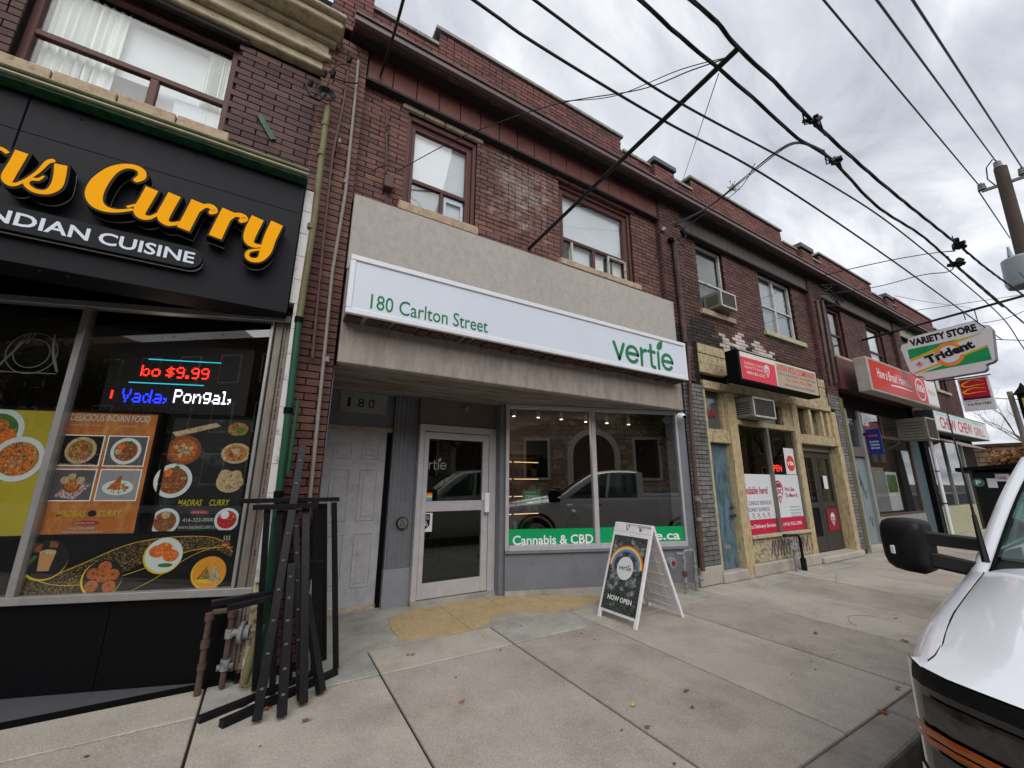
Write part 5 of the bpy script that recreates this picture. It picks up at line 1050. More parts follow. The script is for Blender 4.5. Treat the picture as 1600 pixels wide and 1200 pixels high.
text(LB, 6.56, 3.22, .004, '1800-LBC-CCC', .56, .05, 'sign_cream', parent=lb, bold=.02)
F8 = Fr((0, 3.496, 0), (1, 0, 0)); lbc(F8, 7.2, 3.36, .17, 'poster_white', 'sign_red', lb)
text(LB, 7.56, 3.42, .004, 'ATIN ITO COMPANY', 1.38, .12, 'orange_red', parent=lb, bold=.02); text(LB, 7.56, 3.35, .004, 'SPECIAL FILIPINO FOODS   MONEY REMITTANCE', 1.38, .04, 'text_grey', parent=lb); text(LB, 7.8, 3.24, .004, 'Tel: (416) 922-2785', .95, .075, 'orange_red', parent=lb, bold=.015); text(LB, 7.75, 3.16, .004, '182 Carlton Street, Toronto, ON M5A 2K1', 1.1, .045, 'ink_black', parent=lb)

# ------------------------------------------------------------------ fourth building
KB = thing('variety_store_building', (13.4, 4.1, 0), 'brick building behind the red slogan sign, grey-green shopfront below', 'building')
hK = [(11.75, 12.55, 4.55, 5.88), (14.1, 15.25, 4.6, 5.9)]
b = mass(KB, 10.662, 15.98); wallgrid(b, 10.662, 15.98, 4.1, 4.36, 3.0, 7.1, hK); b.box(11.9, 15.2, 4.1, 4.36, 7.1, 7.4)
b.box(10.662, 11.25, 4.0, 4.1, 3.05, 6.36); b.box(10.91, 11.25, 4.0, 4.1, .0, 3.05); b.box(10.662, 11.25, 4.0, 4.36, 6.5, 7.16); b.box(10.91, 11.42, 4.1, 4.36, 0, 3.4); b.build('wall', 'mortar', KB)
pickK = lambda q, x, z: (2, q.randrange(10)) if (x < 11.3 and z < 3.4) else ((1, q.randrange(10)) if z > 6.4 else (0, q.randrange(10)))
bricks(KB, [(11.255, 15.98, 3.6, 5.96, 4.1, hK), (10.68, 11.25, 3.1, 6.35, 4.0, []), (10.92, 11.25, .1, 3.1, 4.0, []), (10.68, 11.24, 6.5, 7.15, 4.0, []), (11.26, 11.9, 6.48, 7.1, 4.1, []), (11.9, 15.2, 6.48, 7.4, 4.1, []), (15.2, 15.98, 6.48, 7.1, 4.1, [])], ['brick_far', 'brick_top', 'brick_greypaint'], pickK, limit=0, seed=12, returns=[(10.662, 3.75, 6.35, 4.0, 4.1, 0), (10.662, 6.5, 7.15, 4.0, 4.36, 1)])
coping(KB, 11.26, 11.9, 7.1); coping(KB, 11.86, 15.24, 7.4); coping(KB, 15.22, 15.98, 7.1); MB().box(10.63, 11.28, 3.95, 4.42, 7.16, 7.28).build('pier_cap', 'coping_dark', KB, bevel=.01)
eave(KB, 10.79, 16.1, 'frieze_grey', 11.26, 15.97, pw=.19); sill(KB, 11.7, 12.7, 4.55); sill(KB, 14.0, 15.35, 4.6)
window(KB, FA, 11.75, 12.55, 4.555, 5.88, -.14, 'win_brown', [(11.8, 12.5, 5.15, 5.2)], fw=.05, blind='blind_dim'); window(KB, FA, 14.1, 15.25, 4.605, 5.9, -.14, 'win_brown', [(14.15, 15.2, 5.1, 5.15)], fw=.05, blind='blind_white')
MB().box(11.26, 15.98, 3.9, 4.098, 3.62, 4.40).build('bay_cladding', 'win_brown', KB)
for k in range(2): MB().cyl((11.2 + k * .09, 3.97, .1), (11.2 + k * .09, 3.97, 3.4), .02, 8).build('yellow_conduit', 'pipe_green', KB)
pnl('door_frame', 'glazed_grey', 11.55, 11.68, .12, 3.2, 4.05, 4.3, KB); pnl('door_frame', 'glazed_grey', 12.32, 12.46, .12, 3.2, 4.05, 4.3, KB); pnl('door_head', 'ply_brown', 11.68, 12.32, 2.08, 2.3, 4.05, 4.2, KB)
d = pnl('door', 'teal_door', 11.68, 12.32, .12, 2.08, 4.12, 4.17, KB); F9 = Fr((0, 4.118, 0), (1, 0, 0)); b = MB()
for (x, z) in ((11.85, 1.65), (11.95, 1.4), (12.05, 1.2), (11.9, 1.5), (12.1, .6)): b.ribbon(F9, [(x - .08, z, .012), (x, z + .12, .012), (x + .05, z - .1, .012), (x + .1, z + .1, .012)], 0, .002 + .0004 * x % .0008)
b.build('graffiti', 'ink_black', d); tr = pnl('transom_window', 'dark_glass', 11.68, 12.32, 2.3, 3.2, 4.12, 4.15, KB)
pnl('door_sill', 'concrete_c', 11.5, 12.5, 0, .12, 4.0, 4.3, KB)
b = MB(); b.box(12.46, 12.52, 4.06, 4.12, .75, 3.2); b.box(15.45, 15.52, 4.06, 4.12, .75, 3.2); b.box(12.52, 15.45, 4.06, 4.12, 2.60, 2.68); b.box(12.52, 15.45, 4.06, 4.12, .69, .75); b.box(13.7, 13.75, 4.06, 4.12, 2.68, 3.2); sw = b.build('shop_window', 'pipe_brown', KB)
MB().box(12.52, 15.45, 4.09, 4.096, .75, 3.2).build('pane', 'shop_glass', sw); MB().box(12.54, 13.65, 4.11, 4.115, 2.7, 3.15).build('notice', 'chew_pink', sw); pnl('stall_riser', 'glazed_grey', 12.46, 15.52, .0, .69, 4.05, 4.2, KB)
MB().box(12.7, 13.45, 4.13, 4.14, .8, 1.85).build('poster', 'glazed_grey', sw); MB().box(13.5, 14.25, 4.13, 4.14, .8, 1.75).build('poster', 'poster_white', sw); MB().box(13.55, 14.15, 4.12, 4.125, 1.25, 1.68).build('poster_picture', 'food_green', sw)
b = MB(); b.box(12.5, 15.5, 5.2, 5.25, 0, 3.2); b.build('curtain_wall', 'blind_dim', KB)
pnl('side_wall', 'teal_wall', 15.52, 16.35, .0, 2.65, 4.1, 4.4, KB); pnl('dark_pier', 'black_panel', 16.36, 16.68, .0, 3.4, 3.98, 4.2, KB)
ac(14.9, 15.7, 2.62, 3.2, 3.5, 4.1, 'boxy window air conditioner under the red slogan sign')
ks = thing('slogan_sign', (13.8, 3.7, 3.9), 'red light box sign with white slogan and round logo at one end', 'sign'); KS = Fr((0, 3.4, 0), (1, 0, 0))
MB().box(11.42, 16.05, 3.403, 3.66, 3.5, 4.31).build('sign_case', 'sign_side', ks, bevel=.015); fbox('sign_face', 'kit_red', ks, KS, 11.5, 15.14, 3.56, 4.25, -.002, .003); fbox('sign_face', 'sign_white', ks, KS, 15.15, 16.0, 3.56, 4.25, -.002, .003)
text(KS, 11.85, 3.86, .003, 'Have a Break! Have a ...', 2.15, .24, 'white_paint', parent=ks, bold=.01, shear=.2); b = MB(); b.ribbon(KS, [(12.6, 3.76, .03), (13.3, 3.78, .04), (14.0, 3.76, .02)], .003, .005); b.build('underline', 'white_paint', ks)
one('round_logo', 'white_paint', ks, lambda b: b.disc(KS, 14.68, 3.90, .36, .30, .003, .005)); one('round_logo', 'kit_red', ks, lambda b: b.disc(KS, 14.68, 3.90, .32, .265, .005, .006)); text(KS, 14.42, 3.83, .006, 'KitKat', .54, .2, 'white_paint', parent=ks, bold=.04, shear=.2); text(KS, 15.3, 3.85, .003, 'DELI', .5, .12, 'chew_pink', parent=ks)
p0 = at(1349.8, 671.5, x=12.4); lt = thing('blue_projecting_sign', (12.4, p0.y, 2.2), 'small blue projecting sign with orange mark and white words by the grey door', 'sign'); PF = Fr((12.4, 4.0, 0), (0, -1, 0))
MB().fb(PF, -.0, .27, 2.14, 2.74, -.03, .0).build('sign_panel', 'lotto_blue', lt, bevel=.004); b = MB()
for k in range(3): b.disc(PF, .07 + k * .06, 2.58, .026, .026, 0, .002 + k * .0002, 12)
b.build('emblem', 'orange_red', lt)
for k, s_ in enumerate(('Lotto', 'Centre', 'de Loto')): text(PF, .05, 2.42 - k * .075, .0, s_, .17, .05, 'poster_white', parent=lt, bold=.02)
MB().box(12.38, 12.4, 4.0, 4.06, 2.6, 2.65).build('bracket', 'black_matte', lt)

# ------------------------------------------------------------------ fifth building
CB = thing('corner_shop_building', (18.9, 4.1, 0), 'farthest brick building with pale pink and blue light box sign', 'building')
hC = [(17.1, 17.9, 4.6, 5.85), (19.4, 20.6, 4.6, 5.85)]
b = mass(CB, 15.982, 21.9); wallgrid(b, 15.982, 21.9, 4.1, 4.36, 3.0, 7.1, hC); b.box(15.982, 16.5, 4.0, 4.1, 3.0, 6.36); b.box(15.982, 16.5, 4.0, 4.36, 6.5, 7.16); b.box(17.1, 20.8, 4.1, 4.36, 7.1, 7.4); b.build('wall', 'mortar', CB)
bricks(CB, [(16.51, 21.9, 3.6, 5.96, 4.1, hC), (15.99, 16.5, 3.4, 6.35, 4.0, []), (15.99, 16.49, 6.5, 7.15, 4.0, []), (16.5, 17.1, 6.48, 7.1, 4.1, []), (17.1, 20.8, 6.48, 7.4, 4.1, []), (20.8, 21.9, 6.48, 7.1, 4.1, [])], ['brick_far', 'brick_top'], lambda q, x, z: (1 if z > 6.4 else 0, q.randrange(10)), limit=0, seed=14, returns=[(15.982, 4.3, 6.35, 4.0, 4.1, 0), (15.982, 6.5, 7.15, 4.0, 4.36, 1)])
coping(CB, 16.5, 17.1, 7.1); coping(CB, 17.06, 20.84, 7.4); coping(CB, 20.82, 21.9, 7.1); MB().box(15.95, 16.53, 3.95, 4.42, 7.16, 7.28).build('pier_cap', 'coping_dark', CB, bevel=.01)
eave(CB, 16.11, 21.9, 'trim_cream', 16.51, 21.9, pw=.3); sill(CB, 17.0, 18.0, 4.6, m='trim_cream'); sill(CB, 19.3, 20.7, 4.6, m='trim_cream')
window(CB, FA, 17.1, 17.9, 4.605, 5.85, -.14, 'win_brown', [(17.15, 17.85, 5.2, 5.24)], blind='blind_dim'); window(CB, FA, 19.4, 20.6, 4.605, 5.85, -.14, 'win_brown', [(19.45, 20.55, 5.2, 5.24)], blind='blind_grey')
b = MB(); b.box(16.7, 16.78, 4.06, 4.14, .8, 2.9); b.box(18.6, 18.68, 4.06, 4.14, .8, 2.9); b.box(20.4, 20.5, 4.06, 4.14, .8, 2.9); b.box(16.78, 20.4, 4.06, 4.14, 2.82, 2.9); sw = b.build('shop_window', 'glazed_grey', CB); MB().box(16.78, 20.4, 4.10, 4.106, .8, 2.82).build('pane', 'shop_glass', sw)
pnl('stall_riser', 'trim_cream', 16.7, 20.5, 0, .8, 4.06, 4.3, CB); pnl('end_wall', 'interior_dark', 20.5, 21.9, 0, 3.0, 4.06, 4.5, CB); b = MB(); b.box(16.7, 20.5, 5.6, 5.65, 0, 3); b.build('interior_wall', 'interior_dark', CB)
MB().hexa([(16.6, 3.3, 2.5), (19.2, 3.3, 2.5), (19.2, 4.05, 2.85), (16.6, 4.05, 2.85), (16.6, 3.3, 2.53), (19.2, 3.3, 2.53), (19.2, 4.05, 2.9), (16.6, 4.05, 2.9)]).build('awning', 'awning', CB)
CS = Fr((0, 3.6, 0), (1, 0, 0)); cs = thing('pale_light_box_sign', (18.9, 3.8, 3.2), 'pale light box sign with faded pink letters on the farthest shop', 'sign')
MB().box(16.15, 21.75, 3.603, 4.0, 2.92, 3.55).build('sign_case', 'teal_wall', cs); fbox('sign_face', 'sign_white', cs, CS, 16.2, 21.7, 2.95, 3.51, -.002, .003)
text(CS, 16.6, 3.02, .003, 'CHEW', 1.5, .36, 'chew_pink', parent=cs, bold=.03); text(CS, 18.3, 3.02, .003, 'CHEW', 1.5, .36, 'chew_pink', parent=cs, bold=.03); text(CS, 20.0, 3.02, .003, 'GRILL', 1.3, .28, 'chew_pink', parent=cs, bold=.01); fbox('stripe', 'chew_blue', cs, CS, 16.4, 21.4, 3.42, 3.47, .003, .005)
pd = thing('downpipe', (16.7, 3.92, 0), 'white downpipe between the teal wall and the farthest shop', 'downpipe'); b = MB(); b.cyl((16.72, 3.92, .0), (16.72, 3.92, 2.75), .045, 12); b.build('pipe', 'white_alu', pd, smooth=True)
for z in (.9, 1.8): MB().cyl((16.72, 3.92, z), (16.72, 3.92, z + .03), .055, 12).build('collar', 'black_matte', pd)
# ------------------------------------------------------------------ hanging signs and poles
HX = 13.5; HF = Fr((HX, 4.0, 0), (0, -1, 0)); hp = lambda u, v: HF.px(u, v)
vs = thing('hanging_store_sign', (HX, 2.5, 4.5), 'grey VARIETY STORE sign with green stripes hanging from a long pole', 'sign')
c5 = lambda x, y: hp(1400 + x / 6, 480 + y / 6)
out = [c5(*q) for q in ((35, 390), (45, 350), (100, 335), (108, 285), (740, 120), (790, 165), (870, 165), (915, 210), (945, 490), (920, 515), (850, 540), (865, 575), (835, 605), (320, 690), (270, 690), (240, 655), (190, 655), (130, 620))]
MB().prism(HF, out[::-1], -.16, 0, m=0, ms=1).build('sign_body', ['plastic_grey', 'plastic_side'], vs, bevel=.02)
def poly(F, pts, n, m, par, name): 
    s_ = sum(pts[i][0] * pts[(i + 1) % len(pts)][1] - pts[(i + 1) % len(pts)][0] * pts[i][1] for i in range(len(pts))); MB().prism(F, pts if s_ > 0 else pts[::-1], 0, n).build(name, m, par)
poly(HF, [c5(*q) for q in ((108, 400), (580, 300), (590, 310), (560, 330), (130, 490))], .003, 'tri_green', vs, 'stripe'); poly(HF, [c5(*q) for q in ((250, 615), (460, 535), (858, 355), (900, 490))], .003, 'tri_green', vs, 'stripe')
poly(HF, [c5(*q) for q in ((130, 490), (560, 308), (810, 238), (570, 332), (140, 510))], .004, 'tri_yellow', vs, 'stripe'); poly(HF, [c5(*q) for q in ((165, 632), (180, 608), (858, 352), (858, 372))], .004, 'tri_yellow', vs, 'stripe')
cx, cz = c5(500, 440); rr = abs(c5(650, 440)[0] - c5(350, 440)[0]) / 2
for t0, t1 in ((20, 165), (200, 345)):
    b = MB(); b.ribbon(HF, [(cx + rr * .82 * math.cos(math.radians(t0 + (t1 - t0) * i / 14)), cz + rr * 1.0 * math.sin(math.radians(t0 + (t1 - t0) * i / 14)), .07) for i in range(15)], 0, .005, rnd_cap=False); b.build('ring_arc', 'tri_orange', vs)
one('disc', 'plastic_grey', vs, lambda b: b.disc(HF, cx, cz, rr * .7, rr * .82, 0, .0055))
p0 = c5(135, 365); p1 = c5(765, 215); ang = math.atan2(p1[1] - p0[1], p1[0] - p0[0])
def rtext(F, c0, c1, s_, h, m, par, n=.002, **k):
    d = F.x * (c1[0] - c0[0]) + F.u * (c1[1] - c0[1]); L_ = d.length; X = d.normalized(); U = F.n.cross(X); G = Fr(F.P(c0[0], c0[1], n), X, U); text(G, 0, 0, 0, s_, L_, h, m, parent=par, **k)
rtext(HF, c5(140, 372), c5(765, 222), 'VARIETY STORE', .185, 'ink_black', vs, bold=.055); rtext(HF, c5(305, 535), c5(750, 375), 'Trident', .21, 'ink_black', vs, n=.0065, bold=.05)
one('small_emblem', 'chew_pink', vs, lambda b: b.disc(HF, *c5(220, 535), .062, .062, 0, .003)); one('small_emblem', 'plastic_grey', vs, lambda b: b.disc(HF, *c5(220, 535), .052, .052, 0, .004)); MB().prism(HF, [(c5(195, 548)), (c5(245, 545)), (c5(217, 510))], 0, .0048).build('small_emblem', 'orange_red', vs)
pw_ = at(1346, 532, x=HX); pe = at(1600, 462, x=HX); ext = pe + (pe - pw_) * .15
hpole = thing('sign_pole', tuple(pw_), 'long dark steel pole over the sidewalk carrying the variety store sign', 'pole'); MB().tube([pw_, ext], .028, 10).build('pole', 'cable', hpole, smooth=True)
for u, v in ((1509, 491), (1508, 500)):
    pass
for k, (u, v) in enumerate(((1418, 520), (1508, 498), (1527, 500))):
    q = at(u, v, x=HX); t = (q.y - pw_.y) / (pe.y - pw_.y); top = pw_ + (pe - pw_) * t; MB().tube([q - Vector((0, 0, .03)), top], .009, 6).build('hanger', 'cable', vs)
MX = 20; MF = Fr((MX, 4.1, 0), (0, -1, 0)); ms_ = thing('red_projecting_sign', (MX, 3.4, 4.4), 'square red sign with yellow arches above a grey phone number panel', 'sign')
c3 = lambda x, y: MF.px(1440 + x / 6, 560 + y / 6)
MB().fb(MF, .42, 1.12, 3.84, 4.94, -.14, .0).build('sign_case', 'plastic_grey', ms_); MB().fb(MF, .45, 1.07, 4.28, 4.90, .0, .003).build('sign_face', 'mc_red', ms_); MB().fb(MF, .45, 1.07, 4.2, 4.279, .0, .003).build('sign_face', 'dark_red', ms_)
b = MB()
for c, r in ((4.72, .14), (4.47, .12)): b.ribbon(MF, [(1.0, c + r * .55, .012), (.75, c + r, .02), (.55, c + r * .4, .045), (.50, c, .05), (.58, c - r * .5, .035), (.8, c - r * .35, .02), (1.0, c - r * .3, .012)], .003, .006)
b.build('arches', 'mc_yellow', ms_); text(MF, .5, 4.0, .0, '416-924-7583', .54, .09, 'dark_red', parent=ms_, bold=.03); text(MF, .5, 4.13, .0, 'FREE DELIVERY', .5, .04, 'text_grey', parent=ms_)
MB().cyl((MX - .07, 4.1, 4.95), (MX - .07, 2.9, 4.95), .02, 8).build('bracket', 'cable', ms_)
# bracket pole over the sidewalk
BX = 2.67; b0_ = at(825, 390, x=BX); bt = at(1154, 75, x=BX)
bp = thing('bracket_pole', tuple(b0_), 'rusty dark steel pole leaning out from the brick wall over the street', 'pole'); MB().tube([b0_ + (b0_ - bt) * .02, bt], .022, 10).build('pole', 'cable', bp, smooth=True); MB().disc(Fr(b0_, (1, 0, 0)), 0, 0, .05, .05, -.02, .02, 12).build('wall_plate', 'rust', bp)
# ------------------------------------------------------------------ cables along the street
def onpole(u, v): return at(u, v, x=BX)
def cable(pts, plane_y, r, lab, name='overhead_cable', wig=0, grp=None, m='cable', pre=2., post=3.):
    P = [at(u, v, y=plane_y) if isinstance(plane_y, (int, float)) else at(u, v, x=plane_y[0]) for u, v in pts]
    P.insert(0, P[0] + (P[0] - P[1]).normalized() * pre); P.append(P[-1] + (P[-1] - P[-2]).normalized() * post)
    Q = []
    for i in range(len(P) - 1):
        p0 = P[max(i - 1, 0)]; p1 = P[i]; p2 = P[i + 1]; p3 = P[min(i + 2, len(P) - 1)]; k = max(4, min(60, int((p2 - p1).length / .12)))
        for j in range(k): t = j / k; Q.append(.5 * ((2 * p1) + (p2 - p0) * t + (2 * p0 - 5 * p1 + 4 * p2 - p3) * t * t + (3 * p1 - p0 - 3 * p2 + p3) * t ** 3))
    Q.append(P[-1]); b = MB()
    if wig:
        for ph in (0, 2 * PI / 3, 4 * PI / 3):
            b.tube([q + Vector((0, math.cos(ph + i * .55), math.sin(ph + i * .55))) * wig for i, q in enumerate(Q)], r, 6)
    else: b.tube(Q, r, 6)
    o = b.build(name, m, smooth=True); tag(o, lab, 'cable', grp); return o
yc = lambda u, v: onpole(u, v).y
cable([(740, 0), (840, 70), (1036, 188), (1200, 277), (1380, 397), (1509, 490)], yc(1036, 188), .011, 'smooth cable crossing the bracket pole lowest, nearest the facade')
cable([(835, 0), (950, 85), (1068, 164), (1300, 290), (1420, 372), (1560, 490), (1600, 545)], yc(1068, 164), .010, 'smooth cable crossing the bracket pole second from below')
cable([(1000, 0), (1060, 55), (1124, 108), (1190, 165), (1245, 215), (1300, 250), (1370, 322), (1440, 368), (1490, 412)], yc(1124, 108), .008, 'twisted cable bundle with black clamps crossing just below the pole tip', wig=.007)
cable([(1080, 0), (1120, 35), (1154, 76), (1210, 128), (1270, 190), (1330, 245), (1400, 305), (1500, 385), (1545, 422), (1600, 462)], bt.y, .008, 'upper twisted cable bundle passing over the pole tip', wig=.008)
cable([(1490, 412), (1530, 445), (1600, 505)], yc(1124, 108), .008, 'twisted cable running on from the lower splice to the right', wig=.007, pre=.0)
def splice(u, v, y, lab, s_=1):
    c = at(u, v, y=y); t = thing('cable_splice', tuple(c), lab, 'cable clamp'); q = random.Random(u)
    for k in range(5):
        o = Vector((q.uniform(-.1, .1), q.uniform(-.05, .05), q.uniform(-.05, .05))) * s_; d = Vector((q.uniform(-1, 1), q.uniform(-1, 1), q.uniform(-1, 1))).normalized() * .05 * s_
        MB().bar(c + o - d, c + o + d, .05 * s_, .045 * s_).build('clamp', 'black_plastic', t, bevel=.006)
    b = MB()
    for k in range(3): b.tube([c + Vector((-.25 * s_, 0, .05 * (k - 1))), c + Vector((-.1, .03, .06 * (k - 1))), c + Vector((.1, -.02, .05 * (1 - k))), c + Vector((.28 * s_, 0, -.04))], .006, 5)
    b.build('wires', 'cable', t)
splice(1270, 190, bt.y, 'black clamp cluster on the upper twisted cable', .75); splice(1302, 252, yc(1124, 108), 'black clamp cluster on the lower twisted cable below the upper one', .75); splice(1499, 383, bt.y, 'distant black splice on the upper twisted cable', 1.2); splice(1492, 413, yc(1124, 108), 'distant black splice on the lower twisted cable', 1.2)
# primary lines on the utility pole
UX = 22.; U1 = at(1563.7, 266, x=UX); U2 = at(1593.5, 402, x=UX)
up = thing('utility_pole', (U2.x, U2.y + .3, 0), 'tall wooden utility pole with crossarm and grey transformer', 'utility pole')
dirp = (U2 - U1) / (U2.z - U1.z); PT = U1 + dirp * .1; PB = U1 + dirp * (0 - U1.z)
PB = Vector((UX, U1.y + .35, -.14)); MB().tube([PB, PB + (PT - PB) * .5, PT], [.24, .2, .17], 14).build('pole', 'wood_pole', up, smooth=True)
ca0, ca1 = at(1534, 299, x=UX), at(1604, 275, x=UX); MB().bar(ca0, ca1, .08, .1).build('crossarm', 'alu_dull', up)
for u, v in ((1534, 293), (1559, 258), (1598, 268)):
    c = at(u, v, x=UX); b = MB()
    for k in range(3): b.cyl(c + Vector((0, 0, k * .09 - .1)), c + Vector((0, 0, k * .09 - .05)), .12 - .01 * k, 12)
    b.cyl(c - Vector((0, 0, .15)), c + Vector((0, 0, .2)), .03, 8); b.build('insulator', 'insulator', up, smooth=True)
c0 = at(1592, 405, x=UX - .5); c1_ = at(1602, 447, x=UX - .5); MB().tube([c1_, c1_ + Vector((0, 0, .1)), c0, c0 + Vector((0, 0, .06))], [.38, .42, .42, .36], 20).build('transformer', 'transformer', up, smooth=True)
c = at(1578, 398, x=UX - .5); MB().tube([c - Vector((0, 0, .2)), c + Vector((0, 0, .3))], [.09, .03], 10).build('bushing', 'insulator', up)
b = MB(); q0, q1 = at(1560, 253, x=UX), at(1558, 292, x=UX); b.tube([at(1551, 249, x=UX), at(1541, 262, x=UX), at(1543, 280, x=UX), q1], .02, 6); b.tube([at(1576, 400, x=UX - .6), at(1592, 425, x=UX - .9), at(1606, 440, x=UX - .9)], .02, 6); b.build('jumper_wire', 'cable', up)
for k, (pts, xx, lab) in enumerate((((1287, 0, 1530, 290), 4, 'thin power line ending on the left insulator of the utility pole'), ((1370, 0, 1556, 252), 4, 'thin power line ending on the top of the utility pole'), ((1426, 0, 1597, 262), 4, 'thin power line ending right of the utility pole'))):
    e1 = at(pts[2], pts[3], x=UX); s1 = at(pts[0], pts[1], x=7.5); s0 = s1 + (s1 - e1) * .5; b = MB(); mid = [(s0 + (e1 - s0) * t) - Vector((0, 0, .25 * math.sin(PI * t) if False else 0)) for t in [i / 12 for i in range(13)]]; b.tube(mid, .018, 6); tag(b.build('power_line', 'cable_grey', smooth=True), lab, 'power line')
e1 = at(1530, 300, x=UX); tag(MB().tube([e1, at(1578, 372, x=UX + 10)], .02, 6).build('power_line', 'cable_grey'), 'thin power line running on behind the utility pole', 'power line')
# service drops
def drop(P, r, lab, wires=1, m='cable'):
    b = MB()
    for w_ in range(wires):
        off = Vector((0, 0, .02 * w_)); Q = []
        for i in range(len(P) - 1):
            p0 = P[max(i - 1, 0)]; p1 = P[i]; p2 = P[i + 1]; p3 = P[min(i + 2, len(P) - 1)]
            for j in range(8): t = j / 8; Q.append(.5 * ((2 * p1) + (p2 - p0) * t + (2 * p0 - 5 * p1 + 4 * p2 - p3) * t * t + (3 * p1 - p0 - 3 * p2 + p3) * t ** 3) + off * math.sin(i + j / 8 + w_))
        Q.append(P[-1]); b.tube(Q, r, 5)
    tag(b.build('service_wire', m, smooth=True), lab, 'wire')
yb = yc(1124, 108)
drop([at(1055, 352, y=3.95), at(1110, 322, y=3.6), at(1160, 280, y=3.0), at(1215, 235, y=2.2), at(1250, 222, y=yb + .2), at(1290, 240, y=yb)], .008, 'black service wires from the brick corner up to the lower clamps', 3)
drop([at(1062, 360, y=3.95), at(1150, 300, y=3.2), at(1180, 255, y=2.7)], .006, 'short wire beside the service wires with a dry weed caught on it')
drop([at(620, 268, y=4.0), at(720, 215, y=3.5), at(860, 165, y=2.6), at(1000, 140, y=2.0), at(1080, 110, y=1.5), at(1145, 88, y=bt.y + .05)], .005, 'thin wire from the left window up to the pole tip')
drop([at(880, 158, y=2.6), at(960, 150, y=2.2), at(1060, 110, y=1.6), at(1135, 90, y=bt.y + .05)], .004, 'second thin wire just below the one to the pole tip')
drop([at(595, 118, y=4.0), at(612, 65, y=3.3), at(630, 0, y=2.4), at(645, -70, y=1.8)], .013, 'thick black service cable rising from the pilaster out of the top of the photo', 2)
drop([at(1123, 115, x=BX), at(1066, 284, y=4.05)], .004, 'thin stay wire from the pole tip down to the parapet'); drop([at(1053, 340, y=3.99), at(1012, 430, y=4.06)], .004, 'loose thin wire down the brick to the right of the brown window')
drop([at(1268, 285 + 150, y=3.9), at(1330, 420, y=3.0), at(1400, 405, y=2.4), at(1460, 395, y=2.0), at(1492, 392, y=bt.y)], .010, 'wire from the third roof pier up to the distant upper splice')
drop([at(1290, 460, y=3.9), at(1370, 448, y=3.2), at(1440, 430, y=2.4), at(1480, 425, y=1.9), at(1492, 415, y=yb)], .010, 'wire from the fourth brick pier up to the distant lower splice')
drop([at(1398, 462, y=5), at(1450, 472, y=5), at(1510, 480, y=5), at(1520, 483, y=4)], .01, 'faint wire above the far roofs, upper of two', m='cable_grey'); drop([at(1430, 485, y=3), at(1500, 475, y=2.4), at(1600, 460, y=1.6)], .008, 'faint wire above the far roofs, crossing upward', m='cable_grey')
drop([at(1535, 505, y=2.6), at(1570, 498, y=2.2), at(1600, 486, y=1.8)], .01, 'short dark wire right of the hanging store sign'); drop([at(1548, 530, x=60), at(1602, 532, x=60)], .04, 'distant horizontal wire right of the hanging store sign, upper', m='cable_grey'); drop([at(1555, 622, x=60), at(1602, 625, x=60)], .04, 'distant horizontal wire right of the hanging store sign, lower', m='cable_grey')
# weed on wire
c = at(1145, 297, y=3.2); b = MB(); q = random.Random(4)
for k in range(26): d = Vector((q.uniform(-1, 1), q.uniform(-.5, .5), q.uniform(-.2, 1))) * .13; b.tube([c, c + d * .6, c + d + Vector((0, 0, .02))], .003, 4); b.bar(c + d, c + d * 1.1, .02, .006)
tag(b.build('dry_weed', 'twig'), 'dry pale weed tangled on the service wires', 'weed')

# ------------------------------------------------------------------ pipes on the pilaster
def pipe(name, lab, pts, r, m, collars=(), cm=None, cat='pipe'):
    t = thing(name, tuple(pts[-1]), lab, cat); MB().tube(pts, r, 12).build('pipe', m, t, smooth=True)
    for f_ in collars: 
        a = Vector(pts[0]); c = Vector(pts[-1]); p = a + (c - a) * f_; dd = (c - a).normalized() * .025; MB().cyl(p - dd, p + dd, r * 1.22, 12).build('collar', cm or m, t, smooth=True)
    return t
px_ = lambda u, v, y: at(u, v, y=y)
pipe('green_conduit', 'thick yellow-green conduit on the brick pilaster beside the marble strip', [px_(512, 165, 3.86), px_(490, 350, 3.86), px_(467, 500, 3.86)], .030, 'pipe_green', (.1, .25, .6), 'pipe_green')
pipe('green_downpipe', 'dark green downpipe at the right edge of the restaurant window', [px_(467, 500, 3.86), px_(453, 625, 3.86), px_(434, 787, 3.86), px_(414, 960, 3.86), px_(404, 1040, 3.86)], .030, 'pipe_dkgreen', (.0, .3, .55), 'black_matte')
pipe('old_wooden_pipe', 'mossy greenish pipe stub behind the black metal frames', [px_(408, 975, 3.84), px_(380, 1068, 3.84)], .03, 'pipe_green')
pipe('thin_brown_conduit', 'thin brown conduit between the green and pale conduits on the pilaster', [px_(546, 100, 3.9), px_(537, 160, 3.9), px_(520, 240, 3.9), px_(505, 380, 3.92), px_(488, 560, 3.93)], .013, 'pipe_brown', (.3,), 'pipe_grey')
pipe('pale_conduit', 'pale grey conduit running down the right side of the pilaster', [px_(560, 95, 3.93), px_(556, 140, 3.93), px_(540, 300, 3.93), px_(520, 420, 3.93), px_(485, 770, 3.93), px_(470, 960, 3.93)], .016, 'pipe_grey', (.28, .62), 'pipe_grey')
pipe('green_wire', 'thin green pipe looping beside the dark green downpipe', [px_(466, 625, 3.8), px_(460, 665, 3.79), px_(450, 740, 3.8)], .014, 'pipe_dkgreen')
t = thing('cable_cluster', tuple(px_(508, 140, 3.85)), 'tangle of black insulators and wires on top of the green conduit', 'wires'); b = MB(); c = px_(509, 150, 3.84); q = random.Random(3)
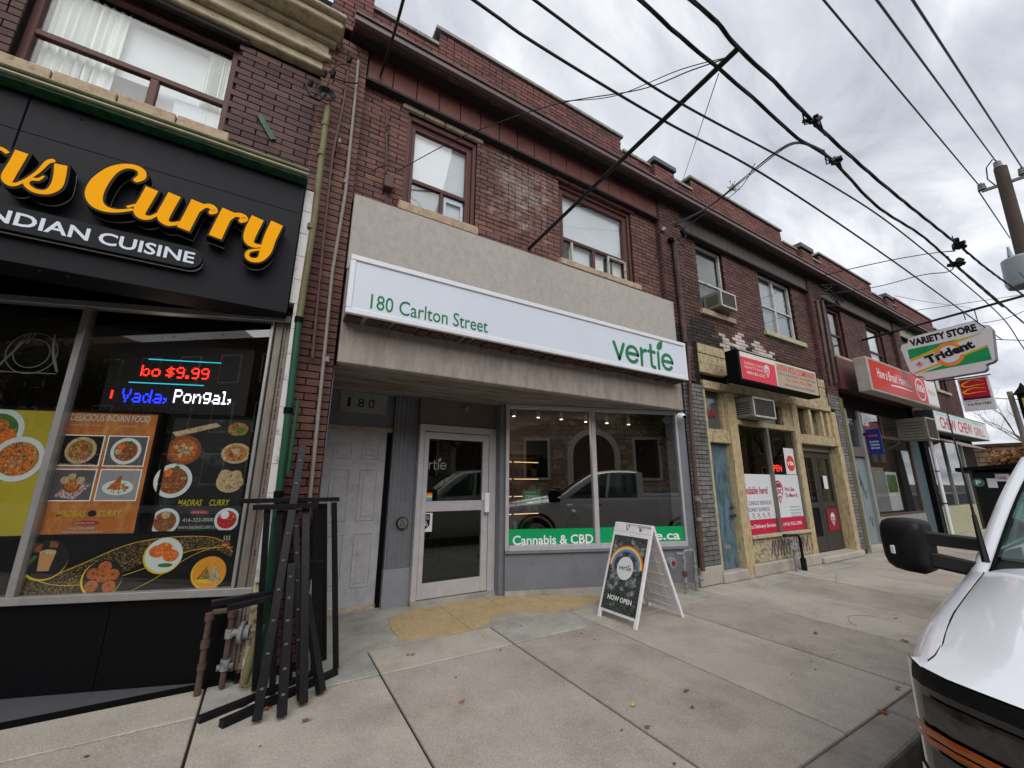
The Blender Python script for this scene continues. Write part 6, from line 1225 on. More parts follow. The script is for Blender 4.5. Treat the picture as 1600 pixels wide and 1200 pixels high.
for k in range(5): b.tube([c + Vector((.05 * math.cos(a_) * (1 + .2 * k), -.03 * k * .3, .05 * math.sin(a_) * (1 + .15 * k))) for a_ in [j * .6 for j in range(11)]], .007, 6)
b.tube([px_(478, 133, 3.8), px_(485, 150, 3.78), px_(498, 157, 3.8), px_(508, 148, 3.84)], .014, 8); b.tube([c, px_(515, 120, 3.85), px_(540, 128, 3.86), px_(560, 130, 3.88)], .008, 6); b.tube([px_(505, 120, 3.85), px_(530, 100, 3.86), px_(547, 102, 3.88)], .006, 6); b.build('wires', 'cable', t, smooth=True)
for u, v in ((484, 134), (505, 120), (519, 119), (545, 97)): c = px_(u, v, 3.8); MB().cyl(c, c + Vector((.01, -.02, .05)), .024, 10).build('insulator', 'black_plastic', t, smooth=True)
t = thing('junction_box', tuple(px_(606, 290, 4.05)), 'small dark junction box with conduit on brick left of the window', 'junction box'); c = px_(606, 288, 4.04); MB().box(c.x - .05, c.x + .05, 3.98, 4.09, c.z - .07, c.z + .07).build('box', 'pipe_brown', t, bevel=.006)
MB().tube([px_(604, 172, 4.04), px_(604, 230, 4.04), px_(603, 270, 4.04)], .013, 8).tube([px_(602, 305, 4.04), px_(606, 325, 4.02), px_(622, 325, 4.02), px_(626, 318, 4.02), px_(603, 270, 4.03)], .008, 6).build('conduit', 'pipe_brown', t, smooth=True); c = px_(606, 200, 4.02); MB().tube([c + Vector((.03 * math.cos(a_), 0, .03 * math.sin(a_))) for a_ in [j * .5 for j in range(14)]], .005, 5).build('ring', 'pipe_brown', t)
MB().tube([px_(581, 268, 4.0), px_(590, 262, 3.98), px_(604, 258, 3.98)], .008, 6).build('wall_hook', 'cable', t)
tp = pipe('brown_downspout', 'dark brown downspout at the right end of the stucco fascia', [px_(1048, 372, 3.93), px_(1053, 378, 3.93), px_(1070, 535, 3.93)], .045, 'eave_brown', (.02,), 'black_matte', cat='downpipe')
pipe('rusty_downpipe', 'rusty brown pipe on the grey painted bricks beside the shop window', [px_(1075, 540, 3.93), px_(1081, 680, 3.93), px_(1089, 775, 3.93)], .03, 'pipe_brown', (.98,), 'rust'); pipe('rusty_pipe_end', 'lower rusty pipe with flaking paint near the sidewalk', [px_(1090, 778, 3.93), px_(1098, 892, 3.93)], .034, 'rust', (.02, .3), 'pipe_grey')
for k, u in enumerate((1276, 1284)): pipe('black_downspout', ['left', 'right'][k] + ' of the two dark downspouts between third and fourth buildings', [px_(u, 470, 3.95), px_(u + 22, 600, 3.95)], .04, 'eave_brown')
c = px_(1037, 357, 3.93); MB().cyl(c, c + Vector((.06, .04, 0)), .035, 10).build('wire_anchor', 'insulator', label='white porcelain wire anchor on the brick corner under the eave', cat='insulator')
t = thing('wire_coil', tuple(px_(1068, 370, 3.9)), 'loop of loose black wire hanging above the brown downspout', 'wire'); b = MB()
for k in range(3): b.tube([px_(1050 + k, 350, 3.9), px_(1062 + 3 * k, 352 + 2 * k, 3.85), px_(1071 + k, 368, 3.85), px_(1068 - 3 * k, 385 - k, 3.86), px_(1058 + 3 * k, 372, 3.9)], .006, 6)
b.build('loops', 'cable', t)
t = thing('wire_tangle', tuple(px_(1305, 465, 3.85)), 'tangled black wires on the fourth brick pier under the eave', 'wire'); b = MB(); q = random.Random(8)
for k in range(7): b.tube([px_(1285 + q.uniform(-5, 8), 440 + q.uniform(0, 20), 3.85), px_(1300 + q.uniform(-8, 8), 452 + q.uniform(-8, 15), 3.75), px_(1315 + q.uniform(-6, 4), 470 + q.uniform(-8, 10), 3.8), px_(1296 + q.uniform(-5, 5), 478, 3.88)], .012, 5)
b.build('loops', 'cable', t)
# gas meters
def meter(name, lab, loc, tubes, discs, cat='gas meter', m='meter_grey'):
    t = thing(name, loc, lab, cat)
    for pts, r, mm in tubes: MB().tube(pts, r, 10).build('pipe', mm, t, smooth=True)
    for p, r, d, mm in discs: MB().cyl(Vector(p), Vector(p) + Vector(d), r, 16).build('fitting', mm, t, smooth=True)
    return t
V = Vector; gy = 3.93; A0 = px_(308, 1085, gy); A0.z = 0; B0 = px_(345, 1062, gy); E1 = px_(322, 968, gy); E2 = px_(352, 960, gy)
x1, x2 = at(312, 1075, z=0).x, at(345, 1055, z=0).x; y1 = 3.95; x1 = -.24; x2 = -.10; zt = .50
meter('gas_regulator', 'rusty gas pipes with grey round regulator under the restaurant window corner', (x1, y1, 0),
 [([(x1, y1, 0), (x1, y1, zt), (x1 + .02, y1, zt + .03), (x2 - .02, y1, zt + .03), (x2, y1, zt + .02), (x2, y1, .02)], .021, 'rust')],
 [((x1, y1, .30), .029, (0, 0, .05), 'rust'), ((x1, y1, .16), .027, (0, 0, .04), 'rust'), ((x1 + .0, y1, zt - .02), .03, (0, 0, .05), 'rust'), ((x2, y1, zt - .02), .03, (0, 0, .05), 'rust'), ((x2, y1, .13), .032, (0, 0, .07), 'meter_grey'), ((x2 - .05, y1, .15), .02, (.1, 0, 0), 'meter_grey'), ((x2, y1, .34), .03, (0, 0, .06), 'meter_grey'), ((x2, y1, .37), .026, (.08, -.02, 0), 'meter_grey'), ((x2 + .07, y1 - .02, .37), .075, (.025, -.008, 0), 'meter_grey'), ((x2 + .095, y1 - .028, .37), .05, (.035, -.01, 0), 'meter_grey'), ((x2 + .13, y1 - .04, .38), .018, (.06, -.01, 0), 'meter_grey')])
xa, xb, yg = 5.13, 5.36, 3.93
meter('gas_pipes', 'grey gas pipes with round meter beside the sandwich board', (xa, yg, 0),
 [([(xa, yg, .0), (xa, yg, .50), (xa + .02, yg, .54), (xa + .2, yg, .54), (xb, yg, .5), (xb, yg, .0)], .02, 'meter_grey'), ([(xa - .16, yg, .52), (xa, yg, .50)], .02, 'meter_grey')],
 [((xa, yg, .22), .032, (0, 0, .06), 'rust'), ((xa - .02, yg, .14), .034, (0, 0, .05), 'meter_grey'), ((xa, yg, .38), .03, (0, 0, .05), 'meter_grey'), ((xb, yg, .3), .028, (0, 0, .04), 'meter_grey'), ((xb, yg, .12), .036, (0, 0, .09), 'meter_grey'), ((xb + .02, yg - .02, .16), .03, (.07, -.01, 0), 'meter_grey'), ((xa - .2, 4.0, .40), .07, (0, -.05, 0), 'slate_light'), ((xa - .2, 3.95, .40), .03, (0, -.02, 0), 'badge_red')])
xa, xb = 7.95, 8.2
meter('gas_pipes', 'dark gas pipes in front of the graffiti panel', (xa, 3.85, 0), [([(xa, 3.85, 0), (xa, 3.85, .5), (xa - .2, 3.85, .56)], .022, 'meter_grey'), ([(xb, 3.85, 0), (xb, 3.85, .5), (xb - .05, 3.85, .58), (xa - .25, 3.86, .6)], .024, 'black_plastic')], [((xa, 3.85, .42), .07, (-.03, -.03, 0), 'meter_grey'), ((xa, 3.85, .2), .034, (0, 0, .06), 'meter_grey'), ((xb, 3.85, .0), .045, (0, 0, .2), 'black_plastic')])
# ------------------------------------------------------------------ black metal frames leaning by the pilaster
def bars(name, lab, segs, loc, w=.042):
    t = thing(name, loc, lab, 'metal rack')
    for s_ in segs: 
        ww = s_[2] if len(s_) > 2 else w; MB().bar(s_[0], s_[1], ww, ww * .8).build('bar', 'rack_black', t, bevel=.002)
    return t
G = lambda u, v: at(u, v, z=.018)
T_ = lambda u, v, y: at(u, v, y=y)
p_r = V((.66, 3.83, 0)); p_l = V((-.06, 3.46, 0)); p_b = V((-.19, 3.55, 0))
bars('display_rack', 'black tubular frame with long feet, largest of the pile by the pilaster', [(G(525, 1050), G(345, 1132), .055), (G(500, 1048), G(310, 1125), .046), (T_(372, 783, 3.80), T_(530, 780, 3.80)), (V((.655, 3.83, .03)), T_(522, 785, 3.80)), (T_(395, 793, 3.70), T_(497, 789, 3.70), .046), (T_(418, 795, 3.74), G(398, 1078)), (T_(437, 797, 3.76), G(425, 1085)), (T_(330, 943, 3.66), T_(432, 925, 3.66), .046), (T_(355, 950, 3.60), T_(440, 930, 3.60), .046), (G(372, 1098), G(430, 1078), .03)], (.3, 3.7, 0))
bars('metal_upright', 'tallest leaning black slotted upright in the pile', [(T_(473, 696, 3.86), G(401, 1126), .055)], (.15, 3.5, 0)); 
bars('metal_upright', 'shorter black slotted upright in front of the pile', [(T_(455, 880, 3.60), G(440, 1120), .055)], (.27, 3.4, 0))
bars('metal_upright', 'black diagonal upright leaning low to the right in the pile', [(T_(478, 930, 3.70), G(502, 1082), .055)], (.5, 3.6, 0))
bars('display_rack', 'narrow black frame with a cross bar standing in the middle of the pile', [(T_(462, 798, 3.78), G(469, 1094)), (T_(478, 792, 3.78), G(474, 1099), .055), (T_(452, 876, 3.74), T_(470, 878, 3.74), .02), (T_(476, 878, 3.70), T_(505, 878, 3.70), .022)], (.4, 3.6, 0))
bars('display_rack', 'black frame half hidden behind the others beside the grey door', [(T_(493, 786, 3.86), G(490, 1050)), (T_(500, 787, 3.88), G(497, 1045)), (T_(507, 787, 3.88), G(506, 1030)), (T_(447, 800, 3.86), G(452, 1060)), (T_(482, 870, 3.84), T_(485, 905, 3.84), .05)], (.55, 3.85, 0))
b = MB(); pA = T_(473, 696, 3.86); pB = G(401, 1126)
for k in range(9):
    p = pA + (pB - pA) * (k + .7) / 9.6 + V((0, -.029, .0)); b.box(p.x - .012, p.x + .008, p.y - .003, p.y, p.z - .006, p.z + .006)
for pC, pD in ((T_(455, 880, 3.60), G(440, 1120)), (T_(462, 798, 3.78), G(469, 1094))):
    for k in range(6): p = pC + (pD - pC) * (k + .6) / 6.5 + V((0, -.026, 0)); b.box(p.x - .011, p.x + .009, p.y - .003, p.y, p.z - .007, p.z + .005)
b.build('slots', 'alu_dull', [o for o in bpy.data.objects if o.get('label', '').startswith('tallest leaning')][0], kind='stuff')

# ------------------------------------------------------------------ sandwich board
sb = thing('sandwich_board', (3.83, 3.57, 0), 'white plastic sandwich board with rainbow and NOW OPEN print on the sidewalk', 'sandwich board')
bl, br_, tl, tr_ = V((3.42, 3.845, 0)), V((3.45, 3.29, 0)), V((3.80, 3.86, 1.0)), V((3.83, 3.31, 1.0))
FB = Fr(bl, br_ - bl, (tl - bl)); wB = (br_ - bl).length; hB = (tl - bl).length
b = MB(); e = .045
b.fb(FB, 0, e, .0, hB - .11, -.03, 0); b.fb(FB, wB - e, wB, .0, hB - .11, -.03, 0); b.fb(FB, e, wB - e, .07, .125, -.03, -.001); b.fb(FB, e, wB - e, hB - .17, hB - .11, -.03, -.001); b.fb(FB, e, wB - e, .125, hB - .17, -.025, -.008)
for a, c in ((.0, .17), (.235, .36), (.425, wB)): b.fb(FB, a + .0, c, hB - .11, hB, -.03, .0)
b.fb(FB, .17, .235, hB - .11, hB - .085, -.03, 0); b.fb(FB, .36, .425, hB - .11, hB - .085, -.03, 0)
b.build('front_panel', 'aframe_white', sb, bevel=.006, seg=2)
ps = fbox('poster', 'leaf_print', sb, FB, e - .008, wB - e + .012, .10, hB - .155, -.007, .004)
ccx, ccz = wB * .5, .56
one('disc', 'poster_white', ps, lambda b: b.disc(FB, ccx, ccz, .115, .125, .0045, .0055, 40)); vertie(FB, ccx - .087, ccz - .022, .07, .0055, .0065, 'ink_black', ps, wgt=.085)
for k, c in enumerate(('rb_red', 'rb_orange', 'rb_yellow', 'rb_green', 'rb_blue', 'rb_violet')):
    r = .235 - k * .0125; b = MB(); b.ribbon(FB, [(ccx + r * math.cos(math.radians(t)), ccz + .02 + r * .95 * math.sin(math.radians(t)), .0135) for t in range(-2, 183, 8)], .0045, .0055 + k * .0001, smooth=False, rnd_cap=False); b.build('rainbow_band', c, ps)
rtext(FB, (ccx - .17, .205), (ccx + .17, .205), 'NOW OPEN', .05, 'white_paint', ps, n=.005, bold=.02)
# cannabis-like leaves printed in greys: flat leaflets
q = random.Random(11)
for nm, mm_, cnt in (('leaf_print_light', 'plate_old', 46), ('leaf_print_dark', 'slate_paint', 60)):
    b = MB(); i = 0
    while i < cnt:
        x = q.uniform(.07, wB - .07); z = q.uniform(.16, hB - .24)
        if (x - ccx) ** 2 + (z - ccz) ** 2 < .15 ** 2 or z < .30 and abs(x - ccx) < .22 and z > .17: i += .2; continue
        if q.random() > .25 + .75 * (z / hB): i += .3; continue
        a0 = q.uniform(0, 2 * PI); L0 = q.uniform(.035, .07); n = q.choice((5, 7))
        for k in range(n):
            a = a0 + (k - n / 2) * .42; l_ = L0 * (1 - .1 * abs(k - n / 2)); dx, dz = math.cos(a), math.sin(a); w_ = l_ * .11
            P4 = [(x, z), (x + dx * l_ * .5 + dz * w_, z + dz * l_ * .5 - dx * w_), (x + dx * l_, z + dz * l_), (x + dx * l_ * .5 - dz * w_, z + dz * l_ * .5 + dx * w_)]
            if all(.04 < p[0] < wB - .04 and .13 < p[1] < hB - .17 for p in P4): b.face([FB.P(*p, .0042 + .0001 * (k % 2)) for p in P4])
        i += 1
    b.build('printed_leaves', mm_, ps, kind='stuff')
bl2, br2 = V((4.27, 3.845, 0)), V((4.25, 3.31, 0)); tl2, tr2 = V((3.85, 3.86, 1.0)), V((3.86, 3.31, 1.0))
FB2 = Fr(br2, bl2 - br2, (tr2 - br2)); w2 = (bl2 - br2).length
b = MB(); b.fb(FB2, 0, e, 0, hB - .10, -.035, 0); b.fb(FB2, w2 - e, w2, 0, hB - .10, -.035, 0); b.fb(FB2, e, w2 - e, .07, .125, -.035, -.001); b.fb(FB2, e, w2 - e, hB - .17, hB - .10, -.035, -.001); b.fb(FB2, e, w2 - e, .125, hB - .17, -.022, -.012)
for k in range(5): z = .2 + k * .14; b.fb(FB2, .08, w2 - .08, z, z + .018, -.034, -.0221)
b.fb(FB2, .12, .16, .15, .8, -.032, -.0222); b.fb(FB2, w2 - .16, w2 - .12, .15, .8, -.032, -.0222)
for a, c in ((.0, .12), (.2, .34), (.42, w2)): b.fb(FB2, a, c, hB - .10, hB - .002, -.03, .0)
b.build('rear_panel', 'aframe_white', sb, bevel=.006, seg=2)
MB().bar((3.83, 3.31, .985), (3.83, 3.86, .985), .05, .02).build('hinge', 'aframe_white', sb)

# ------------------------------------------------------------------ leaves on the pavement
def leaf(u, v, s_, m, lab, rot):
    c = at(u, v, z=.006); pts = []; n = 10
    for i in range(n): a = 2 * PI * i / n; r = s_ * (1 if i % 2 == 0 else .55) * (1.25 if i in (0, 5) else .8); pts.append(V((math.cos(a + rot) * r, math.sin(a + rot) * r * .7, 0)))
    b = MB(); q = random.Random(u)
    for i in range(n): p0, p1 = pts[i], pts[(i + 1) % n]; b.face([c + V((0, 0, .004)), c + p0 + V((0, 0, .004 + q.random() * .014 * 1)), c + p1 + V((0, 0, .004))])
    tag(b.build('fallen_leaf', m), lab, 'leaf', 'fallen leaves on the pavement')
for a in ((1073, 1080, .035, 'leaf_brown', 'brown leaf on the slab in front of the sandwich board', .3), (990, 1102, .035, 'leaf_yellow', 'yellow leaf on the middle of the pavement', 1), (1012, 1137, .03, 'leaf_green', 'small green leaf below the yellow leaf', 2), (722, 1097, .03, 'leaf_orange', 'small orange leaf on the slab below the glass door', .5), (1083, 1106, .025, 'leaf_dark', 'dark crumpled leaf just below the brown one', 2.5), (479, 1126, .04, 'leaf_brown', 'rusty leaf right of the metal frames', .2), (417, 1107, .05, 'leaf_orange', 'reddish leaf under the metal frames', 1.2), (1380, 1113, .05, 'leaf_brown', 'large brown leaf near the kerb and truck bumper', 1.7), (1403, 1076, .035, 'leaf_orange', 'tan leaf by the joint nearest the truck', .7), (1400, 966, .04, 'leaf_yellow', 'pale leaf left of the truck fender', .1), (1275, 990, .04, 'leaf_brown', 'brown leaf in the middle slabs right of the sandwich board', .4), (1415, 1002, .05, 'leaf_orange', 'orange leaf on the joint left of the fender', 2.2), (645, 1023, .03, 'leaf_orange', 'tan leaf below the yellow terrazzo', 2), (1237, 1053, .02, 'leaf_yellow', 'tiny yellow leaf far right of the sandwich board', 1)): leaf(*a)

# ------------------------------------------------------------------ parking machine
pm = thing('parking_machine', (7.0, 1.75, 0), 'black parking pay machine with a slanted roof and green round logo', 'parking machine')
P1_, P2_ = at(1518, 742, x=6.9), at(1575, 742, x=6.9)
MB().box(6.9, 7.3, P2_.y, P1_.y, .0, 1.62).build('body', 'black_plastic', pm, bevel=.01); MF2 = Fr((6.9, P1_.y, 0), (0, -1, 0))
MB().hexa([(6.8, P2_.y - .1, 1.66), (7.4, P2_.y - .1, 1.60), (7.4, P1_.y + .1, 1.60), (6.8, P1_.y + .1, 1.62), (6.8, P2_.y - .1, 1.70), (7.4, P2_.y - .1, 1.66), (7.4, P1_.y + .1, 1.66), (6.8, P1_.y + .1, 1.66)]).build('roof', 'black_matte', pm)
a, c = MF2.px(1529, 754); one('round_logo', 'teal_logo', pm, lambda b: b.disc(MF2, a, c, .046, .046, 0, .003)) if 'teal_logo' in MATS else None
text(MF2, a - .02, c - .025, .003, 'P', .04, .05, 'white_paint', parent=pm, bold=.03); a, c = MF2.px(1545, 762); fbox('label', 'poster_white', pm, MF2, a, a + .07, c, c + .1, 0, .002); a, c = MF2.px(1557, 752); fbox('label', 'poster_white', pm, MF2, a, a + .1, c, c + .08, 0, .002); text(MF2, a + .01, c + .02, .002, 'ONE', .07, .03, 'text_red', parent=pm, bold=.03)

# ------------------------------------------------------------------ far right background
SL = thing('street_lamp', (26, at(1590, 690, x=26).y, 0), 'grey double street post with black lantern sign beyond the shops', 'street lamp')
for u in (1577, 1592): q0 = at(u, 612, x=26); MB().cyl((26, q0.y - .1, 0), (26, q0.y, q0.z), .09, 10).build('post', 'pipe_grey', SL, smooth=True)
q0, q1 = at(1588, 612, x=25.7), at(1612, 655, x=25.7); MB().box(25.5, 25.7, q1.y, q0.y, q1.z, q0.z).build('lantern_box', 'black_matte', SL, bevel=.02); q0, q1 = at(1596, 622, x=25.45), at(1610, 640, x=25.45); MB().box(25.44, 25.48, q1.y, q0.y, q1.z, q0.z).build('lantern_glass', 'poster_gold', SL)
c = at(1596, 604, x=25.7); MB().tube([c - V((0, 0, .3)), c, c + V((0, 0, .15))], [.3, .08, .02], 10).build('finial', 'black_matte', SL)
FS = thing('stone_house', (34, 6, 0), 'brown stone house beyond the end of the brick row', 'building'); q = random.Random(6)
MB().box(32.03, 46, 2.53, 12, 0, 3.3).build('wall', 'mortar_light', FS); b = MB(); z = 0
k = 0
while z < 3.3:
    h = .28; y = 2.5
    while y < 8: w_ = q.uniform(.3, .7); b.box(31.98 + q.uniform(-.02, .02), 32.04, y, min(y + w_ - .03, 8), z, min(z + h - .03, 3.3)); y += w_
    x = 32.0
    while x < 40: w_ = q.uniform(.3, .7); b.box(x, x + w_ - .03, 2.47 + q.uniform(-.02, .02), 2.53, z, min(z + h - .03, 3.3)); x += w_
    z += h
b.build('stones', 'far_stone', FS, kind='stuff'); MB().box(31.9, 46, 2.4, 12, 3.3, 3.45).build('roof', 'far_brown', FS) if True else MB().hexa([(31.6, 2.0, 3.3), (46, 2.0, 3.3), (46, 12, 3.3), (31.6, 12, 3.3), (33, 5, 4.2), (45, 5, 4.2), (45, 9, 4.2), (33, 9, 4.2)]).build('roof', 'far_brown', FS)
def tree(name, lab, x, y, h, leafy, seed, cr=1.0, leaves_m='leaves', n_leaf=1600):
    t = thing(name, (x, y, 0), lab, 'tree'); q = random.Random(seed); b = MB(); tips = []
    def grow(p, d, L_, r, lv):
        n = 4; pts = [p]; rs = [r]
        for i in range(n): d = (d + V((q.uniform(-.18, .18), q.uniform(-.18, .18), q.uniform(-.05, .12)))).normalized(); pts.append(pts[-1] + d * L_ / n); rs.append(r * (1 - .45 * (i + 1) / n))
        b.tube(pts, rs, 7 if lv < 2 else 4, cap=False)
        if lv >= 2: tips.extend(pts[2:])
        if lv < (5 if not leafy else 4):
            for k in range(q.choice((2, 3, 3)) if lv else 4): a = q.uniform(0, 2 * PI); s_ = .75; nd_ = (d + V((math.cos(a) * s_, math.sin(a) * s_, q.uniform(.0, .4)))).normalized(); grow(pts[-1] if k else pts[-2], nd_, L_ * q.uniform(.6, .8), rs[-1] * .75, lv + 1)
    grow(V((x, y, -.1)), V((0, 0, 1)), h * .32, h * .025, 0); b.build('trunk', 'bark' if leafy else 'twig', t, smooth=True)
    if leafy:
        b = MB()
        for i in range(n_leaf):
            p = q.choice(tips) + V((q.gauss(0, .28), q.gauss(0, .28), q.gauss(0, .25))) * cr; a = V((q.uniform(-1, 1), q.uniform(-1, 1), q.uniform(-1, 1))).normalized() * .11; c_ = a.orthogonal().normalized() * .07; b.face([p - a, p + c_, p + a, p - c_])
        b.build('crown', leaves_m, t, kind='stuff')
    return t
tree('bare_tree', 'pale bare tree above the stone house beyond the shops', 42, 5.0, 8.5, False, 21); tree('bare_tree', 'second bare tree farther along the street, nearer the road', 52, 1.0, 9, False, 22); tree('autumn_tree', 'small yellowing tree in front of the stone house', 30, 4.4, 3.6, True, 23, cr=.5, n_leaf=600, leaves_m='leaves_autumn')
# ------------------------------------------------------------------ across the street (seen in the window reflections)
OB = thing('stone_church', (3, -16, 0), 'stone building with an arched doorway across the street', 'building')
wb = MB(); wb.box(-9, 16, -24, -14.2, 0, 9); wb.build('wall', 'mortar_light', OB); b = MB(); q = random.Random(2); z = 0
while z < 9:
    x = -9
    while x < 16: w_ = q.uniform(.35, .8); b.box(x, min(x + w_ - .025, 16), -14.2, -14.16 + q.uniform(-.01, .02), z, z + .275, q.randrange(2)); x += w_
    z += .3
b.build('stones', ['opp_stone', 'opp_brick'], OB, kind='stuff'); OF = Fr((0, -14.1, 0), (-1, 0, 0))
for cx in (-5.2, 1.5, -11.5):
    arch = [(cx - 1.2, 0), (cx + 1.2, 0)] + [(cx + 1.2 * math.cos(math.radians(t)), 3 + 1.2 * math.sin(math.radians(t))) for t in range(0, 181, 15)]; MB().prism(OF, [(cx + (a - cx) * 1.3, c if c == 0 else c + (c - 3) * .3) for a, c in arch], .0, .1).build('arch_surround', 'opp_trim', OB); MB().prism(OF, arch, .1, .16).build('arched_door', 'far_brown', OB)
for cx in (-8.3, -1.8, 4.5): MB().fb(OF, cx - .8, cx + .8, 1.5, 4.0, .0, .1).build('window', 'opp_trim', OB); MB().fb(OF, cx - .65, cx + .65, 1.65, 3.85, .1, .13).build('pane', 'black_glossy', OB)
tree('street_tree', 'leafy street tree across the road, opposite the peeling shopfront', 11, -12, 8.5, True, 31, n_leaf=2600, cr=1.5); tree('street_tree', 'leafy street tree across the road, opposite the restaurant', -6, -12, 8, True, 32, n_leaf=2600, cr=1.5); tree('street_tree', 'leafy street tree farther down the far side of the road', 22, -12.5, 9, True, 33, n_leaf=2600, cr=1.5)

for i, (x0, x1, h, mm_) in enumerate(((-75, -34, 13, 'opp_brick'), (-33.5, -9.5, 10, 'far_brown'), (17, 40, 8, 'opp_brick'), (41, 80, 9, 'far_stone'))):
    t = thing('street_building', ((x0 + x1) / 2, -16, 0), ['tall brick building far down the street behind the viewer', 'dark brick building across the street left of the church', 'brick building across the street right of the church', 'last stone building across the street'][i], 'building')
    MB().box(x0, x1, -25, -14.2, 0, h).build('wall', mm_, t); b = MB(); b2 = MB(); x = x0 + 1.2
    while x < x1 - 2:
        for z in (1.2, 4.2, 7.2, 10): 
            if z + 1.6 < h: b.box(x - .1, x + 1.3, -14.2, -14.12, z - .1, z + 1.7); b2.box(x, x + 1.2, -14.12, -14.09, z, z + 1.6)
        x += 2.8
    b.build('window_frames', 'opp_trim', t, kind='stuff'); b2.build('window_panes', 'black_glossy', t, kind='stuff')
for k, (x, y, h) in enumerate(((-20, -11.5, 10), (-29, -12, 11), (-40, -11.8, 11), (30, -12, 9), (38, -11.5, 9.5), (48, -12, 9))): tree('street_tree', ['leafy tree behind the viewer, first beyond the dark building', 'leafy tree behind the viewer, second', 'leafy tree behind the viewer, last down the street', 'leafy tree across the street by the brick building', 'leafy tree across the street between two buildings', 'leafy tree across the street by the last stone building'][k], x, y, h, True, 50 + k, n_leaf=2600, cr=1.8)
# ------------------------------------------------------------------ white pickup truck parked facing the camera
YC = -.2
TK = thing('pickup_truck', (4.8, YC, -.14), 'white pickup truck with black tow mirrors parked at the kerb, facing the viewer', 'pickup truck')
def lerp(a, b, t): return a + (b - a) * t
def itab(tab, x):
    if x <= tab[0][0]: return tab[0][1]
    for i in range(len(tab) - 1):
        if x <= tab[i + 1][0]: t = (x - tab[i][0]) / (tab[i + 1][0] - tab[i][0]); return lerp(tab[i][1], tab[i + 1][1], t)
    return tab[-1][1]
Dt = [(2.13, .86), (2.2, .915), (2.3, .945), (2.5, .972), (2.75, .992), (3.1, 1.01), (3.6, 1.015), (7.6, 1.0)]
Zt = [(2.13, .845), (2.3, .872), (2.7, .93), (3.1, .972), (3.42, 1.02), (3.7, 1.08), (5.3, 1.12), (5.4, 1.15), (7.6, 1.17)]
OUT = [(2.235, .93), (2.19, .905), (2.13, .862), (2.085, .79), (2.05, .70), (2.01, .58), (1.975, .42), (1.95, .22), (1.94, 0)]
def grid(b, P, m=0):
    k = len(b.v); R_n = len(P); C_n = len(P[0])
    for r in P: b.v += [tuple(p) for p in r]
    for i in range(R_n - 1):
        for j in range(C_n - 1): b.f.append((k + i * C_n + j, k + i * C_n + j + 1, k + (i + 1) * C_n + j + 1, k + (i + 1) * C_n + j)); b.m.append(m); b.t.append(0)
def side(s):
    b = MB(); P = []
    xs_ = [2.235, 2.27, 2.33, 2.42, 2.55, 2.75, 3.0, 3.2, 3.42, 3.6, 3.9, 4.6, 5.3, 5.42, 6.5, 7.6]
    for x in xs_:
        D = itab(Dt, x); z = itab(Zt, x); ins = .10 if x < 3.5 else .03
        P.append([V((x, YC + s * (D - .05), .12)), V((x, YC + s * (D - .005), .28)), V((x, YC + s * (D + .012), .5)), V((x, YC + s * (D + .008), .68)), V((x, YC + s * D, z - .085)), V((x, YC + s * (D - .012), z - .045)), V((x, YC + s * (D - .04), z - .012)), V((x, YC + s * (D - .07), z + .002)), V((x, YC + s * (D - ins - .0), z + .006))])
    grid(b, P)
    z0 = itab(Zt, 2.235); q0 = P[0]; tp = [V((x, YC + s * d, .846 + (x - 2.13) * .12)) for x, d in OUT[:3]]
    b.face([q0[4], q0[5], tp[0]]); b.face([tp[0], q0[5], q0[6], tp[1]]); b.face([tp[1], q0[6], q0[7], q0[8], tp[2]])
    return b
for s in (1, -1): side(s).build('body_side', 'truck_white', TK, smooth=True, weld=True)
_OLD = [(2.235, .93), (2.19, .905), (2.13, .862), (2.085, .79), (2.05, .70), (2.01, .58), (1.975, .42), (1.95, .22), (1.94, 0)]
def front(z0, z1, o0=0, o1=0, k0=0, k1=8, s=1, dz=.0):
    P = []
    for (x, d) in OUT[k0:k1 + 1]:
        P.append([V((x - o0, YC + s * (d + o0 * .3), z0)), V((x - (o0 + o1) / 2 - .004, YC + s * (d + (o0 + o1) * .15), (z0 + z1) / 2)), V((x - o1, YC + s * (d + o1 * .3), z1))])
    return P
hb = MB(); P = []
NU, NV = 22, 24
for i in range(NU + 1):
    u = i / NU; row = []
    for j in range(NV + 1):
        v = -1 + 2 * j / NV; av = abs(v)
        dF = av * .855; xF = itab(sorted([(d, x) for x, d in OUT]), dF); xR = 3.43 - .16 * (1 - v * v)
        x = lerp(xF, xR, u); tt = max(0, min(1, (x - 2.13) / .27)); tt = tt * tt * (3 - 2 * tt); dS = lerp(.857, itab(Dt, max(x, 2.13)) - .104, tt) if u else .857
        d = av * dS; zs = lerp(.845, 1.03, u) if av < .999 else itab(Zt, x) + .004
        z = zs + (1 - av ** 3) * .05 * u + .030 * math.sin(min(u * 5, 1) * PI / 2) * (1 - av ** 8)
        g_ = max(0, 1 - abs(av - .62) / .10); z -= .014 * g_ * min(1, u * 4) ; t_ = max(0, min(1, (.62 - av) / .14)); z += .028 * t_ * min(1, u * 3)
        row.append(V((x, YC + (1 if v >= 0 else -1) * d, z)))
    P.append(row)
grid(hb, P); hb.build('hood', 'truck_white', TK, smooth=True, weld=True)
b = MB(); grid(b, [[p + V((.004, 0, -.012)), p + V((.012, 0, -.05))] for p in P[0]]); b.build('hood_lip', 'black_plastic', TK, smooth=True)
for k_, e_ in ((-1, .004), (0, -.004)): MB().tube([r[k_] + V((0, e_, .0)) for r in P[1:]], .002, 5).build('hood_seam', 'black_matte', TK)
